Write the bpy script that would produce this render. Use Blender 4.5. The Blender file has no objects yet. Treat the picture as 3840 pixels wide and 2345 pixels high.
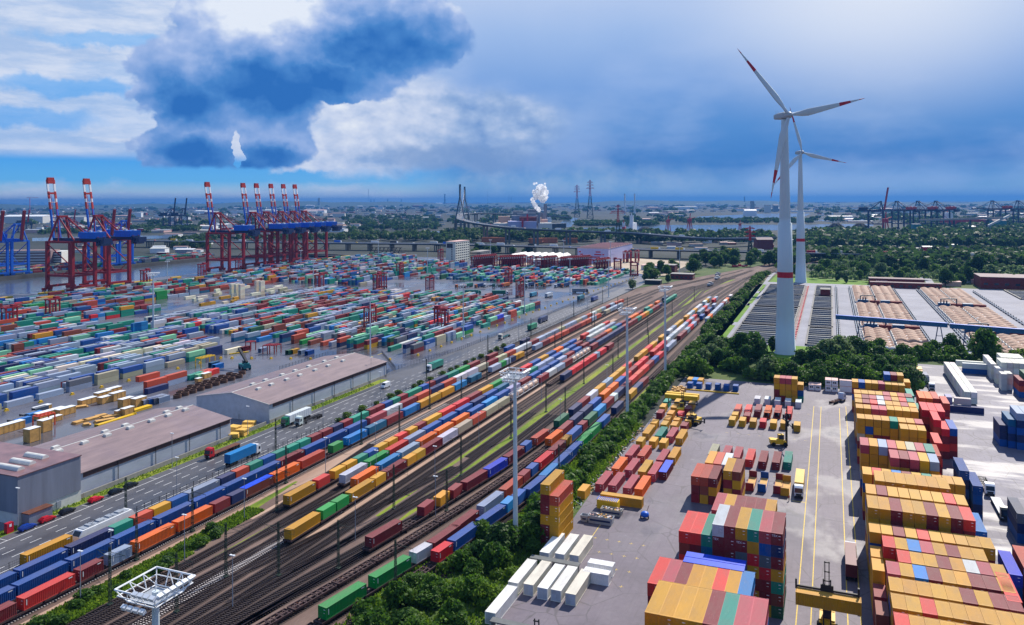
import bpy, math, random
import numpy as np
from mathutils import Vector, Matrix, geometry

rad = math.radians
# ------------------------------------------------------------------ camera, sky, sun, exposure
SC = bpy.context.scene
FPX, CAMH, TH, ROLL = 2961.0, 86.0, rad(22.0), 0.00365
cam_d = bpy.data.cameras.new('camera')
cam_d.sensor_width = 36.0
cam_d.lens = 36.0 * FPX / 3840.0
cam_d.shift_y = -(1172.5 - 753.5) / 3840.0
cam_d.clip_start, cam_d.clip_end = 1.0, 90000.0
cam = bpy.data.objects.new('camera', cam_d)
SC.collection.objects.link(cam)
cam.location = (0, 0, CAMH)
cam.rotation_euler = (rad(90), ROLL, 0)
SC.camera = cam

SUN_AZ, SUN_EL = rad(33.6), rad(41.0)
sun_d = bpy.data.lights.new('sun', 'SUN')
sun_d.energy, sun_d.angle, sun_d.color = 5.0, rad(0.5), (1.0, 0.93, 0.83)
sun = bpy.data.objects.new('sun', sun_d)
SC.collection.objects.link(sun)
sdir = Vector((math.sin(SUN_AZ) * math.cos(SUN_EL), math.cos(SUN_AZ) * math.cos(SUN_EL), math.sin(SUN_EL)))
sun.rotation_euler = sdir.to_track_quat('Z', 'Y').to_euler()
sun.location = sdir * 500

SC.view_settings.view_transform = 'Standard'
SC.view_settings.look = 'None'
SC.view_settings.exposure = 0.4
SC.view_settings.gamma = 1.0
try:
    SC.cycles.max_bounces = 5
    SC.cycles.volume_bounces = 0
    SC.cycles.diffuse_bounces = 2
    SC.cycles.glossy_bounces = 2
    SC.cycles.transparent_max_bounces = 10
    SC.cycles.use_denoising = True
except Exception:
    pass

def lin(r, g, b):
    f = lambda v: (v / 255 / 12.92) if v / 255 <= 0.04045 else ((v / 255 + 0.055) / 1.055) ** 2.4
    return (f(r), f(g), f(b))

# small expression helper for node trees
class X:
    tree = None
    def __init__(s, sock): s.s = sock
    @staticmethod
    def m(op, *a, clamp=False):
        n = X.tree.nodes.new('ShaderNodeMath'); n.operation = op; n.use_clamp = clamp
        for i, v in enumerate(a):
            if isinstance(v, X): X.tree.links.new(v.s, n.inputs[i])
            else: n.inputs[i].default_value = v
        return X(n.outputs[0])
    def __add__(s, o): return X.m('ADD', s, o)
    def __radd__(s, o): return X.m('ADD', o, s)
    def __sub__(s, o): return X.m('SUBTRACT', s, o)
    def __rsub__(s, o): return X.m('SUBTRACT', o, s)
    def __mul__(s, o): return X.m('MULTIPLY', s, o)
    def __rmul__(s, o): return X.m('MULTIPLY', o, s)
    def __truediv__(s, o): return X.m('DIVIDE', s, o)
    def __neg__(s): return X.m('MULTIPLY', s, -1.0)
def xmax(a, b): return X.m('MAXIMUM', a, b)
def xmin(a, b): return X.m('MINIMUM', a, b)
def clamp01(a): return X.m('ADD', a, 0.0, clamp=True)
def step(v, a, b):
    n = X.tree.nodes.new('ShaderNodeMapRange'); n.interpolation_type = 'SMOOTHSTEP'
    X.tree.links.new(v.s, n.inputs['Value'])
    lo, hi, t0, t1 = (a, b, 0.0, 1.0) if a < b else (b, a, 1.0, 0.0)
    n.inputs['From Min'].default_value, n.inputs['From Max'].default_value = lo, hi
    n.inputs['To Min'].default_value, n.inputs['To Max'].default_value = t0, t1
    return X(n.outputs['Result'])
def vec(a, b, c=0.0):
    n = X.tree.nodes.new('ShaderNodeCombineXYZ')
    for i, v in enumerate((a, b, c)):
        if isinstance(v, X): X.tree.links.new(v.s, n.inputs[i])
        else: n.inputs[i].default_value = v
    return X(n.outputs[0])
def noise(v, scale, detail=5.0, rough=0.55, dist=0.0):
    n = X.tree.nodes.new('ShaderNodeTexNoise')
    if v is not None: X.tree.links.new(v.s, n.inputs['Vector'])
    n.inputs['Scale'].default_value, n.inputs['Detail'].default_value = scale, detail
    n.inputs['Roughness'].default_value, n.inputs['Distortion'].default_value = rough, dist
    return X(n.outputs['Fac'])
def puffs(v, scale):
    n = noise(v, scale, 2.5, 0.5)
    return 1.0 - X.m('ABSOLUTE', n * 4.0 - 2.0)
def mixc(f, a, b, mode='MIX'):
    n = X.tree.nodes.new('ShaderNodeMix'); n.data_type = 'RGBA'; n.blend_type = mode
    if isinstance(f, X): X.tree.links.new(f.s, n.inputs[0])
    else: n.inputs[0].default_value = f
    for i, v in ((6, a), (7, b)):
        if isinstance(v, X): X.tree.links.new(v.s, n.inputs[i])
        else: n.inputs[i].default_value = (*v[:3], 1)
    return X(n.outputs[2])
def ramp(v, stops):
    n = X.tree.nodes.new('ShaderNodeValToRGB'); X.tree.links.new(v.s, n.inputs[0])
    e = n.color_ramp.elements
    while len(e) < len(stops): e.new(0.5)
    for i, (p, c) in enumerate(stops):
        e[i].position = p; e[i].color = (*c, 1)
    return X(n.outputs[0])

def build_world():
    w = bpy.data.worlds.new('World'); SC.world = w; w.use_nodes = True
    t = w.node_tree; X.tree = t
    for n in list(t.nodes): t.nodes.remove(n)
    out = t.nodes.new('ShaderNodeOutputWorld'); bg = t.nodes.new('ShaderNodeBackground')
    t.links.new(bg.outputs[0], out.inputs[0])
    sky = t.nodes.new('ShaderNodeTexSky'); sky.sky_type = 'NISHITA'; sky.sun_disc = False
    sky.sun_elevation, sky.sun_rotation = SUN_EL, SUN_AZ
    sky.altitude = 80
    STR = 0.10
    bg.inputs['Strength'].default_value = STR
    tc = t.nodes.new('ShaderNodeTexCoord'); sep = t.nodes.new('ShaderNodeSeparateXYZ')
    t.links.new(tc.outputs['Generated'], sep.inputs[0])
    x, y, z = (X(sep.outputs[i]) for i in range(3))
    az = X.m('ARCTAN2', x, y) * 57.2958
    el = X.m('ARCSINE', z) * 57.2958
    def AE(px, py):                       # direction of a spot of the sky, degrees
        a = math.atan2(px - 1920, FPX); e = math.atan2((753.5 - py), math.hypot(FPX, px - 1920))
        return math.degrees(a), math.degrees(e)
    P = vec(az, el)
    n1 = noise(vec(az, el, 3.0), 0.11, 4.0)
    n2 = noise(vec(az, el * 1.25, 7.7), 0.33, 6.0, 0.6)
    n3 = noise(vec(az, el * 1.1, 1.7), 0.95, 4.0, 0.6)
    wx = az + (n2 - 0.5) * 2.6 + (n3 - 0.5) * 0.6
    wy = el + (noise(vec(az, el, 11.3), 0.36, 5.0, 0.6) - 0.5) * 2.0 + (n3 - 0.5) * 0.5
    def ell(cx, cy, rx, ry, u=None, v=None):
        u = wx if u is None else u; v = wy if v is None else v
        a, e = AE(cx, cy); ra, re = rx / 51.7, ry / 51.7
        p = (u - a) * (1 / ra); q = (v - e) * (1 / re)
        return 1.0 - X.m('SQRT', p * p + q * q)
    def blobs(*L):
        f = None
        for b in L:
            e = ell(*b); f = e if f is None else xmax(f, e)
        return f
    D = lambda *c: tuple(v / STR * 0.74 for v in lin(*c))
    # veil of even cloud over the whole sky, darker low down, bright toward the sun
    eln = clamp01(el * (1 / 20.0) + (n1 - 0.5) * 0.10)
    veil = ramp(eln, [(0.0, D(112, 160, 212)), (0.045, D(120, 170, 218)), (0.085, D(92, 150, 212)), (0.14, D(66, 128, 200)),
                      (0.26, D(88, 145, 212)), (0.42, D(124, 166, 226)), (0.60, D(160, 190, 236)), (0.85, D(205, 219, 246)), (1.0, D(226, 234, 250))])
    nb = noise(vec(az * 0.9, el * 2.2, 5.0), 0.10, 5.0, 0.5)
    veil = mixc(step(nb, 0.42, 0.72) * 0.55, veil, D(168, 194, 238))
    veil = mixc(step(ell(3330, -60, 900, 560, az, el), 0.0, 1.0) * 0.75, veil, D(238, 243, 253))
    # clear blue to the left
    lf = step(az, -2.0, -9.0)
    clear = ramp(clamp01(el * (1 / 14.0)), [(0.0, D(196, 216, 226)), (0.05, D(176, 214, 236)), (0.10, D(92, 184, 246)), (0.22, D(48, 158, 242)), (0.6, D(84, 172, 246)), (1.0, D(150, 200, 248))])
    clear = mixc(0.06, clear, X(sky.outputs[0]))
    str_n = noise(vec(az * 0.45, el * 1.9 + az * 0.10, 2.0), 0.26, 6.0, 0.62)
    cover = step(str_n + (n1 - 0.5) * 0.5 + (el - 5.5) * 0.030, 0.36, 0.62)
    cover = xmax(cover * step(el, 2.7, 3.8), step(el, 2.6, 3.4) * 0.86)
    band = xmax(ell(70, 430, 330, 50, wx, wy), xmax(ell(250, 325, 420, 42, wx, wy), ell(420, 145, 330, 36, wx, wy)))
    cover = cover * (1.0 - step(band + (n2 - 0.5) * 0.8, 0.05, 0.6) * 0.70)
    low = step(noise(vec(az * 0.9, el * 2.0, 9.0), 0.35, 6.0, 0.6) - el * 0.26, 0.12, 0.42) * 0.75
    cover = xmax(cover, low)
    stratus = mixc(step(noise(vec(az * 0.5, el * 2.0, 6.0), 0.34, 6.0, 0.64), 0.34, 0.66), D(172, 198, 236), D(218, 228, 247))
    left = mixc(cover, clear, stratus)
    col = mixc(lf, veil, left)
    # pale bank low in the middle
    mid = step(ell(2050, 690, 900, 110, az, el), -0.1, 0.8) * step(n2, 0.30, 0.70) * 0.6
    col = mixc(mid, col, D(172, 196, 226))
    # bright broken cloud
    wb = blobs((1520, 440, 420, 150), (1380, 555, 340, 120), (1760, 540, 330, 120), (1900, 470, 260, 130), (1180, 620, 150, 40), (900, 480, 60, 100))
    wm = step(wb + (n2 - 0.5) * 0.45, -0.10, 0.45)
    wsh = noise(vec(az, el * 1.5, 21.0), 0.34, 4.0, 0.54)
    wsh2 = noise(vec(az - 0.4, el * 1.5 - 0.6, 21.0), 0.34, 4.0, 0.54)
    pw = lambda dx, dy: puffs(vec(az + (n2 - 0.5) * 1.4 - dx, el * 1.5 + (n3 - 0.5) * 0.6 - dy, 13.0), 0.28) + puffs(vec(az - dx, el * 1.5 + (n3 - 0.5) * 0.8 - dy, 18.0), 0.7) * 0.45
    litw = pw(0.5, -0.6) - pw(0.0, 0.0)
    lum = clamp01(0.56 + (wsh2 - wsh) * 1.0 - litw * 0.15 + (n1 - 0.5) * 0.7 - step(az + (n2 - 0.5) * 4.0, -9.5, -0.5) * 0.42 - step(ell(1600, 610, 420, 70), -0.2, 0.7) * 0.22 + 0.10)
    wc = ramp(lum, [(0.0, D(108, 150, 208)), (0.35, D(160, 186, 226)), (0.65, D(206, 218, 242)), (1.0, D(244, 248, 254))])
    col = mixc(wm * 0.93, col, wc)
    lowl = step(ell(1720, 590, 330, 70), -0.05, 0.5) * 0.65
    col = mixc(lowl, col, D(128, 160, 208))
    # the dark towering cloud
    cb = blobs((745, 480, 150, 170), (740, 300, 215, 150), (930, 150, 240, 200), (1130, 190, 300, 160), (1400, 150, 320, 150),
               (1560, 110, 190, 130), (1010, 520, 150, 120), (900, 380, 250, 150), (745, 560, 190, 110), (1640, 200, 90, 50), (780, 20, 90, 130), (620, 330, 110, 80), (1250, 290, 260, 90), (700, 560, 120, 80))
    hole = ell(893, 545, 26, 95)
    f = cb - xmax(hole, 0.0) * 1.3
    ux, uy = az + (n2 - 0.5) * 1.6, el * 1.15 + (n3 - 0.5) * 0.6
    pf = lambda dx, dy: puffs(vec(ux - dx, uy - dy, 3.0), 0.26) + puffs(vec(ux - dx, uy - dy, 8.0), 0.62) * 0.45
    lit = pf(0.6, -0.7) - pf(0.0, 0.0)
    pedge = pf(0.0, 0.0) - 0.62
    edge = f + (n2 - 0.5) * 0.34 + (n3 - 0.5) * 0.10 + pedge * 0.22 + 0.02
    flat = step(el + (n3 - 0.5) * 0.5, 2.15, 2.55)
    cm = step(edge, -0.04, 0.10) * flat
    s1 = noise(vec(az, el * 1.2, 31.0), 0.26, 4.0, 0.52)
    s2 = noise(vec(az - 0.5, el * 1.2 - 0.9, 31.0), 0.26, 4.0, 0.52)
    topl = step(ell(985, 10, 360, 190), 0.0, 0.9)
    dens = clamp01(edge * 1.05)
    big1 = noise(vec(az, el * 1.1, 41.0), 0.10, 3.0, 0.5)
    dk = blobs((1010, 320, 330, 110), (740, 575, 170, 75), (1480, 165, 330, 130), (1010, 590, 150, 55), (700, 380, 170, 110), (1180, 300, 300, 70))
    cl = clamp01(0.62 - step(dk + (n2 - 0.5) * 0.5, -0.25, 0.75) * 0.56 + (s2 - s1) * 0.9 - lit * 0.13 + topl * 0.46 + (big1 - 0.5) * 0.6)
    cc = ramp(cl, [(0.0, D(48, 112, 190)), (0.25, D(76, 136, 206)), (0.50, D(118, 160, 220)), (0.75, D(166, 190, 235)), (1.0, D(232, 240, 253))])
    col = mixc(cm, col, cc)
    # overhead and behind the viewer: broken bright cloud with blue between
    back = xmax(step(el, 15.0, 26.0), step(X.m('ABSOLUTE', az), 42.0, 60.0))
    ov = mixc(step(noise(vec(x * 3.0, y * 3.0, z * 5.0), 1.2, 5.0), 0.42, 0.62), D(92, 140, 208), D(176, 196, 228))
    col = mixc(back, col, ov)
    col = mixc(step(el, -0.2, -1.0), col, D(70, 110, 160))
    t.links.new(col.s, bg.inputs[0])
    w.cycles.sampling_method = 'MANUAL'; w.cycles.sample_map_resolution = 512
build_world()
# ------------------------------------------------------------------ helpers
RNG = random.Random(7)
NPR = np.random.default_rng(11)
COL = SC.collection
CT, ST = math.cos(TH), math.sin(TH)
def W(c, a, z=0.0):                       # terminal grid (across the tracks, along the tracks) -> world
    return (c * CT + a * ST, -c * ST + a * CT, z)
def at(u, v, z=0.0):                      # where a sight line of the survey photo meets level z
    cr, sr = math.cos(-ROLL), math.sin(-ROLL)
    x, y = u - 1920.0, v - 753.5
    xr, yr = x * cr + y * sr, -x * sr + y * cr
    k = (CAMH - z) / yr
    return Vector((xr * k, FPX * k, z))
def grid(p):                              # world -> terminal grid
    return p[0] * CT - p[1] * ST, p[0] * ST + p[1] * CT

class MB:
    def __init__(s): s.v, s.f, s.m, s.c = [], [], [], []
    def add(s, vs, fs, m=0, col=(1, 1, 1)):
        o = len(s.v); s.v.extend(vs)
        for f in fs:
            s.f.append([o + i for i in f]); s.m.append(m); s.c.append(col)
        return s
    def box(s, x0, x1, y0, y1, z0, z1, m=0, col=(1, 1, 1)):
        v = [(x0, y0, z0), (x1, y0, z0), (x1, y1, z0), (x0, y1, z0), (x0, y0, z1), (x1, y0, z1), (x1, y1, z1), (x0, y1, z1)]
        return s.add(v, [(3, 2, 1, 0), (4, 5, 6, 7), (0, 1, 5, 4), (1, 2, 6, 5), (2, 3, 7, 6), (3, 0, 4, 7)], m, col)
    def beam(s, p, q, w, h=None, m=0, col=(1, 1, 1)):
        p, q = Vector(p), Vector(q); h = w if h is None else h
        d = (q - p).normalized(); up = Vector((0, 0, 1))
        if abs(d.z) > 0.98: up = Vector((0, 1, 0))
        r = d.cross(up).normalized() * (w / 2); u = r.cross(d).normalized() * (h / 2)
        v = [tuple(p + a * r + b * u) for a, b in ((-1, -1), (1, -1), (1, 1), (-1, 1))] + [tuple(q + a * r + b * u) for a, b in ((-1, -1), (1, -1), (1, 1), (-1, 1))]
        return s.add(v, [(3, 2, 1, 0), (4, 5, 6, 7), (0, 1, 5, 4), (1, 2, 6, 5), (2, 3, 7, 6), (3, 0, 4, 7)], m, col)
    def tube(s, p, q, r0, r1=None, n=8, m=0, col=(1, 1, 1), cap=True):
        p, q = Vector(p), Vector(q); r1 = r0 if r1 is None else r1
        d = (q - p).normalized(); up = Vector((0, 0, 1)) if abs(d.z) < 0.98 else Vector((0, 1, 0))
        a = d.cross(up).normalized(); b = a.cross(d).normalized()
        v = []
        for c0, r in ((p, r0), (q, r1)):
            for i in range(n):
                t = 2 * math.pi * i / n
                v.append(tuple(c0 + a * (math.cos(t) * r) + b * (math.sin(t) * r)))
        f = [(i, (i + 1) % n, n + (i + 1) % n, n + i) for i in range(n)]
        if cap: f += [tuple(range(n - 1, -1, -1)), tuple(range(n, 2 * n))]
        return s.add(v, f, m, col)
    def prism(s, poly, z0, z1, m=0, col=(1, 1, 1)):
        n = len(poly)
        v = [(x, y, z0) for x, y in poly] + [(x, y, z1) for x, y in poly]
        f = [(i, (i + 1) % n, n + (i + 1) % n, n + i) for i in range(n)] + [tuple(range(n - 1, -1, -1)), tuple(range(n, 2 * n))]
        return s.add(v, f, m, col)
    def side(s, poly, x0, x1, m=0, col=(1, 1, 1)):      # outline in (y,z) drawn out along x
        n = len(poly)
        v = [(x0, y, z) for y, z in poly] + [(x1, y, z) for y, z in poly]
        f = [(n + i, n + (i + 1) % n, (i + 1) % n, i) for i in range(n)] + [tuple(range(n)), tuple(range(2 * n - 1, n - 1, -1))]
        return s.add(v, f, m, col)
    def lathe(s, prof, n=24, m=0, cx=0, cy=0):
        v = []; o = len(prof)
        for r, z in prof:
            for i in range(n):
                t = 2 * math.pi * i / n; v.append((cx + r * math.cos(t), cy + r * math.sin(t), z))
        for k in range(o - 1):
            mm = m[k] if isinstance(m, (list, tuple)) else m
            f = [(k * n + i, k * n + (i + 1) % n, (k + 1) * n + (i + 1) % n, (k + 1) * n + i) for i in range(n)]
            if k == 0: s.add(v, f, mm); base = len(s.v) - len(v)
            else:
                for q in f: s.f.append([base + j for j in q]); s.m.append(mm); s.c.append((1, 1, 1))
        return s
    def sheet(s, pts, z=0.0, m=0, col=(1, 1, 1)):
        return s.add([(p[0], p[1], z) for p in pts], [tuple(range(len(pts)))], m, col)
    def rect(s, x0, x1, y0, y1, z=0.0, m=0, col=(1, 1, 1)):
        return s.sheet([(x0, y0), (x1, y0), (x1, y1), (x0, y1)], z, m, col)
    def mesh(s, name, mats, smooth=False):
        me = bpy.data.meshes.new(name); me.from_pydata([tuple(p) for p in s.v], [], s.f)
        for m in (mats if isinstance(mats, (list, tuple)) else [mats]): me.materials.append(m)
        me.polygons.foreach_set('material_index', s.m)
        if any(c != (1, 1, 1) for c in s.c):
            at_ = me.color_attributes.new('Col', 'FLOAT_COLOR', 'CORNER'); arr = []
            for c, f in zip(s.c, s.f): arr.extend([c[0], c[1], c[2], 1.0] * len(f))
            at_.data.foreach_set('color', arr)
        if smooth: me.polygons.foreach_set('use_smooth', [True] * len(s.f))
        me.update(); return me

def put(name, me, parent=None, loc=(0, 0, 0), rz=0.0, col=None):
    o = bpy.data.objects.new(name, me); COL.objects.link(o)
    if parent is not None: o.parent = parent
    o.location = loc; o.rotation_euler = (0, 0, rz)
    if col is not None: o.color = (*col[:3], 1)
    return o
def trim(label):
    w = label.split()
    while len(w) > 16 and 'the' in w: del w[len(w) - 1 - w[::-1].index('the')]
    return ' '.join(w)
def tag(o, label=None, cat=None, group=None, kind=None):
    if label: o['label'] = trim(label)
    if cat: o['category'] = cat
    if group: o['group'] = group
    if kind: o['kind'] = kind
    return o
def thing(name, label, cat, loc=(0, 0, 0), rz=None, group=None):
    o = put(name, None, None, loc, -TH if rz is None else rz); o.empty_display_size = 0.5
    return tag(o, label, cat, group)
def part(name, mb, mats, parent, smooth=False, loc=(0, 0, 0)):
    return put(name, mb.mesh(name, mats, smooth), parent, loc)
def ground(name, mb, mats, rz=None):
    return tag(put(name, mb.mesh(name, mats), None, (0, 0, 0), -TH if rz is None else rz), kind='structure')
def dup(root, loc, rz=None, label=None, group=None, scale=None, col=None):
    r = root.copy(); COL.objects.link(r); r.location = loc
    if rz is not None: r.rotation_euler = (0, 0, rz)
    if label: r['label'] = trim(label)
    if group: r['group'] = group
    if scale is not None: r.scale = scale if isinstance(scale, (tuple, list)) else (scale,) * 3
    if col is not None: r.color = (*col[:3], 1)
    for ch in root.children:
        c = ch.copy(); COL.objects.link(c); c.parent = r
        if col is not None: c.color = (*col[:3], 1)
        for g in ch.children:
            d = g.copy(); COL.objects.link(d); d.parent = c
    return r
ORD = 'first second third fourth fifth sixth seventh eighth ninth tenth eleventh twelfth thirteenth fourteenth fifteenth sixteenth seventeenth eighteenth nineteenth twentieth'.split()
def nth(i):
    if i < 20: return ORD[i]
    t = ['twenty', 'thirty', 'forty', 'fifty', 'sixty'][(i + 1) // 10 - 2]
    return t + '-' + ORD[(i + 1) % 10 - 1] if (i + 1) % 10 else ['twentieth', 'thirtieth', 'fortieth', 'fiftieth', 'sixtieth'][(i + 1) // 10 - 2]

def fast_mesh(name, V, Fq, mats, colors=None, nper=4):
    """V (n,3), Fq (m,nper) -> mesh; colors (m,3) per face."""
    me = bpy.data.meshes.new(name); n, m = len(V), len(Fq)
    me.vertices.add(n); me.vertices.foreach_set('co', np.asarray(V, np.float32).ravel())
    me.loops.add(m * nper); me.loops.foreach_set('vertex_index', np.asarray(Fq, np.int32).ravel())
    me.polygons.add(m); me.polygons.foreach_set('loop_start', np.arange(0, m * nper, nper, dtype=np.int32))
    if colors is not None:
        a = me.color_attributes.new('Col', 'FLOAT_COLOR', 'CORNER')
        c4 = np.ones((m, 4), np.float32); c4[:, :3] = colors
        a.data.foreach_set('color', np.repeat(c4, nper, axis=0).ravel())
    for k in (mats if isinstance(mats, (list, tuple)) else [mats]): me.materials.append(k)
    me.polygons.foreach_set('use_smooth', np.zeros(m, dtype=bool)); me.update(calc_edges=True); me.validate(); return me
def box_cloud(B):
    """B rows: x0 x1 y0 y1 z0 z1 -> verts, quads"""
    B = np.asarray(B, np.float64); n = len(B)
    ix = np.array([[0, 2, 4], [1, 2, 4], [1, 3, 4], [0, 3, 4], [0, 2, 5], [1, 2, 5], [1, 3, 5], [0, 3, 5]])
    V = B[:, ix].reshape(-1, 3)
    q = np.array([[3, 2, 1, 0], [4, 5, 6, 7], [0, 1, 5, 4], [1, 2, 6, 5], [2, 3, 7, 6], [3, 0, 4, 7]])
    Fq = (np.arange(n)[:, None, None] * 8 + q[None]).reshape(-1, 4)
    return V, Fq

# ------------------------------------------------------------------ materials
def new_mat(name):
    m = bpy.data.materials.new(name); m.use_nodes = True; t = m.node_tree; X.tree = t
    return m, t, t.nodes['Principled BSDF']
def geo_pos(kind='Object'):
    n = X.tree.nodes.new('ShaderNodeTexCoord'); return X(n.outputs[kind])
def set_bump(p, h, strength, dist=0.05):
    b = X.tree.nodes.new('ShaderNodeBump'); b.inputs['Strength'].default_value = strength; b.inputs['Distance'].default_value = dist
    X.tree.links.new(h.s, b.inputs['Height']); X.tree.links.new(b.outputs[0], p.inputs['Normal'])
def scalev(v, sx, sy, sz):
    n = X.tree.nodes.new('ShaderNodeMapping'); n.inputs['Scale'].default_value = (sx, sy, sz)
    X.tree.links.new(v.s, n.inputs[0]); return X(n.outputs[0])
def paint(name, rgb, rough=0.5, var=0.25, scale=0.6, metal=0.0, streak=None, spec=0.4):
    m, t, p = new_mat(name); pos = geo_pos()
    v = scalev(pos, *(streak or (1, 1, 1)))
    n = noise(v, scale, 6.0, 0.62)
    c = lin(*rgb); dk = tuple(x * (1 - var) for x in c); lt = tuple(min(1, x * (1 + var * 0.7)) for x in c)
    t.links.new(ramp(n, [(0.30, dk), (0.70, lt)]).s, p.inputs['Base Color'])
    p.inputs['Roughness'].default_value = rough; p.inputs['Metallic'].default_value = metal
    p.inputs['Specular IOR Level'].default_value = spec
    return m
def tinted(name, source, rough=0.5, dirt=0.35, corr=False, scale=0.5):
    """paint whose hue belongs to each object (or each face), with grime and rust"""
    m, t, p = new_mat(name); pos = geo_pos()
    if source == 'object':
        n = t.nodes.new('ShaderNodeObjectInfo'); base = X(n.outputs['Color']); rnd = X(n.outputs['Random'])
        off = vec(rnd * 50.0, rnd * 31.0, rnd * 77.0)
        a = t.nodes.new('ShaderNodeVectorMath'); a.operation = 'ADD'; t.links.new(pos.s, a.inputs[0]); t.links.new(off.s, a.inputs[1]); pos = X(a.outputs[0])
    else:
        n = t.nodes.new('ShaderNodeAttribute'); n.attribute_name = 'Col'; base = X(n.outputs['Color'])
    g = noise(scalev(pos, 1, 0.35, 1), scale, 7.0, 0.66)
    g2 = noise(scalev(pos, 3.0, 0.6, 0.8), 1.3, 6.0, 0.7)
    c = mixc(step(g, 0.36, 0.70) * dirt, base, mixc(0.55, base, (0.16, 0.12, 0.09)))
    c = mixc(step(g2, 0.60, 0.78) * dirt * 1.1, c, (0.11, 0.055, 0.03))
    c = mixc(step(g2, 0.42, 0.30) * dirt * 0.45, c, mixc(0.5, base, (0.62, 0.60, 0.57)))
    if corr:                                  # upward faces mixed towards a paler, pinkish tone
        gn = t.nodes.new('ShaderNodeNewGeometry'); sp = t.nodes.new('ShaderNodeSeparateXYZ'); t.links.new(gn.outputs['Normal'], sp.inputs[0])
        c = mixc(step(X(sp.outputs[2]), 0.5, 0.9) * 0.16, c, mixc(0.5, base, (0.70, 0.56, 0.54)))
    t.links.new(c.s, p.inputs['Base Color'])
    p.inputs['Roughness'].default_value = rough; p.inputs['Specular IOR Level'].default_value = 0.22
    return m

M = {}
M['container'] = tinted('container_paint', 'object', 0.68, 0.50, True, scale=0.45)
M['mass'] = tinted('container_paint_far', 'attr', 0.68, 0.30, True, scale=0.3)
M['tint'] = tinted('vehicle_paint', 'object', 0.35, 0.12)
M['attr'] = tinted('painted_panel', 'attr', 0.6, 0.16, scale=0.05)
for k, rgb, r, v in (('red', (150, 26, 34), .45, .25), ('orange', (206, 74, 30), .45, .2), ('blue', (16, 96, 200), .45, .2), ('navy', (14, 40, 84), .45, .25),
                     ('white', (226, 228, 230), .5, .10), ('offwhite', (205, 205, 200), .6, .12), ('grey', (130, 134, 140), .6, .15), ('dark', (34, 34, 38), .6, .25),
                     ('yellow', (222, 178, 22), .5, .15), ('steel', (150, 156, 164), .4, .15), ('rust', (96, 54, 40), .8, .4), ('wagon', (70, 50, 50), .8, .45),
                     ('greenmast', (40, 58, 48), .6, .3), ('tyre', (18, 18, 19), .9, .2), ('concrete', (150, 146, 140), .85, .2), ('pier', (104, 106, 106), .85, .2),
                     ('wood', (198, 152, 84), .8, .3), ('brick', (118, 44, 40), .85, .3), ('roofbrown', (128, 106, 106), .75, .16), ('coil', (92, 62, 44), .6, .4),
                     ('glassy', (40, 52, 66), .12, .2), ('lilac', (176, 176, 214), .6, .12), ('pink', (206, 168, 160), .7, .12), ('tank', (206, 172, 150), .6, .12),
                     ('teal', (30, 118, 122), .5, .2), ('crimson', (186, 20, 44), .5, .2), ('lamp', (222, 226, 230), .35, .08), ('hub', (168, 174, 178), .5, .08),
                     ('trunk', (66, 52, 40), .9, .3), ('scrap', (150, 128, 116), .8, .5), ('beige', (206, 172, 140), .85, .22), ('logs', (176, 104, 66), .85, .3)):
    M[k] = paint(k, rgb, r, v)
M['tower'] = paint('tower_concrete', (196, 208, 212), .55, .08, .12, streak=(1, 1, .15))
M['cladding'] = paint('corrugated_cladding', (172, 178, 190), .5, .14, .5, streak=(1, .25, 1))
M['cladding_dark'] = paint('dark_cladding', (124, 130, 144), .45, .2, .35, streak=(1, 1, .1))
def glass_mat():
    m, t, p = new_mat('window_glass')
    p.inputs['Base Color'].default_value = (0.02, 0.03, 0.045, 1); p.inputs['Roughness'].default_value = 0.08
    return m
M['glass'] = glass_mat()

def leaf_mat(name, a, b):
    m, t, p = new_mat(name)
    at_ = t.nodes.new('ShaderNodeAttribute'); at_.attribute_name = 'Col'
    oi = t.nodes.new('ShaderNodeObjectInfo')
    f = clamp01(X(at_.outputs['Fac']) * 0.75 + X(oi.outputs['Random']) * 0.35 - 0.1)
    c = mixc(f, a, b)
    t.links.new(c.s, p.inputs['Base Color']); p.inputs['Roughness'].default_value = 0.6; p.inputs['Specular IOR Level'].default_value = 0.25
    tr = t.nodes.new('ShaderNodeBsdfTranslucent'); t.links.new(c.s, tr.inputs[0])
    mx = t.nodes.new('ShaderNodeMixShader'); mx.inputs[0].default_value = 0.48
    t.links.new(p.outputs[0], mx.inputs[1]); t.links.new(tr.outputs[0], mx.inputs[2])
    t.links.new(mx.outputs[0], t.nodes['Material Output'].inputs[0])
    return m
M['leaf'] = leaf_mat('leaves', (0.030, 0.090, 0.010), (0.120, 0.230, 0.022))
M['leaf_dark'] = leaf_mat('leaves_dark', (0.018, 0.060, 0.012), (0.075, 0.160, 0.024))
M['leaf_pale'] = leaf_mat('leaves_pale', (0.060, 0.120, 0.040), (0.17, 0.25, 0.085))
M['leaf_bright'] = leaf_mat('leaves_bright', (0.055, 0.120, 0.010), (0.19, 0.30, 0.024))
M['leaf_far'] = leaf_mat('leaves_far', (0.016, 0.052, 0.016), (0.070, 0.130, 0.030))

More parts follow.
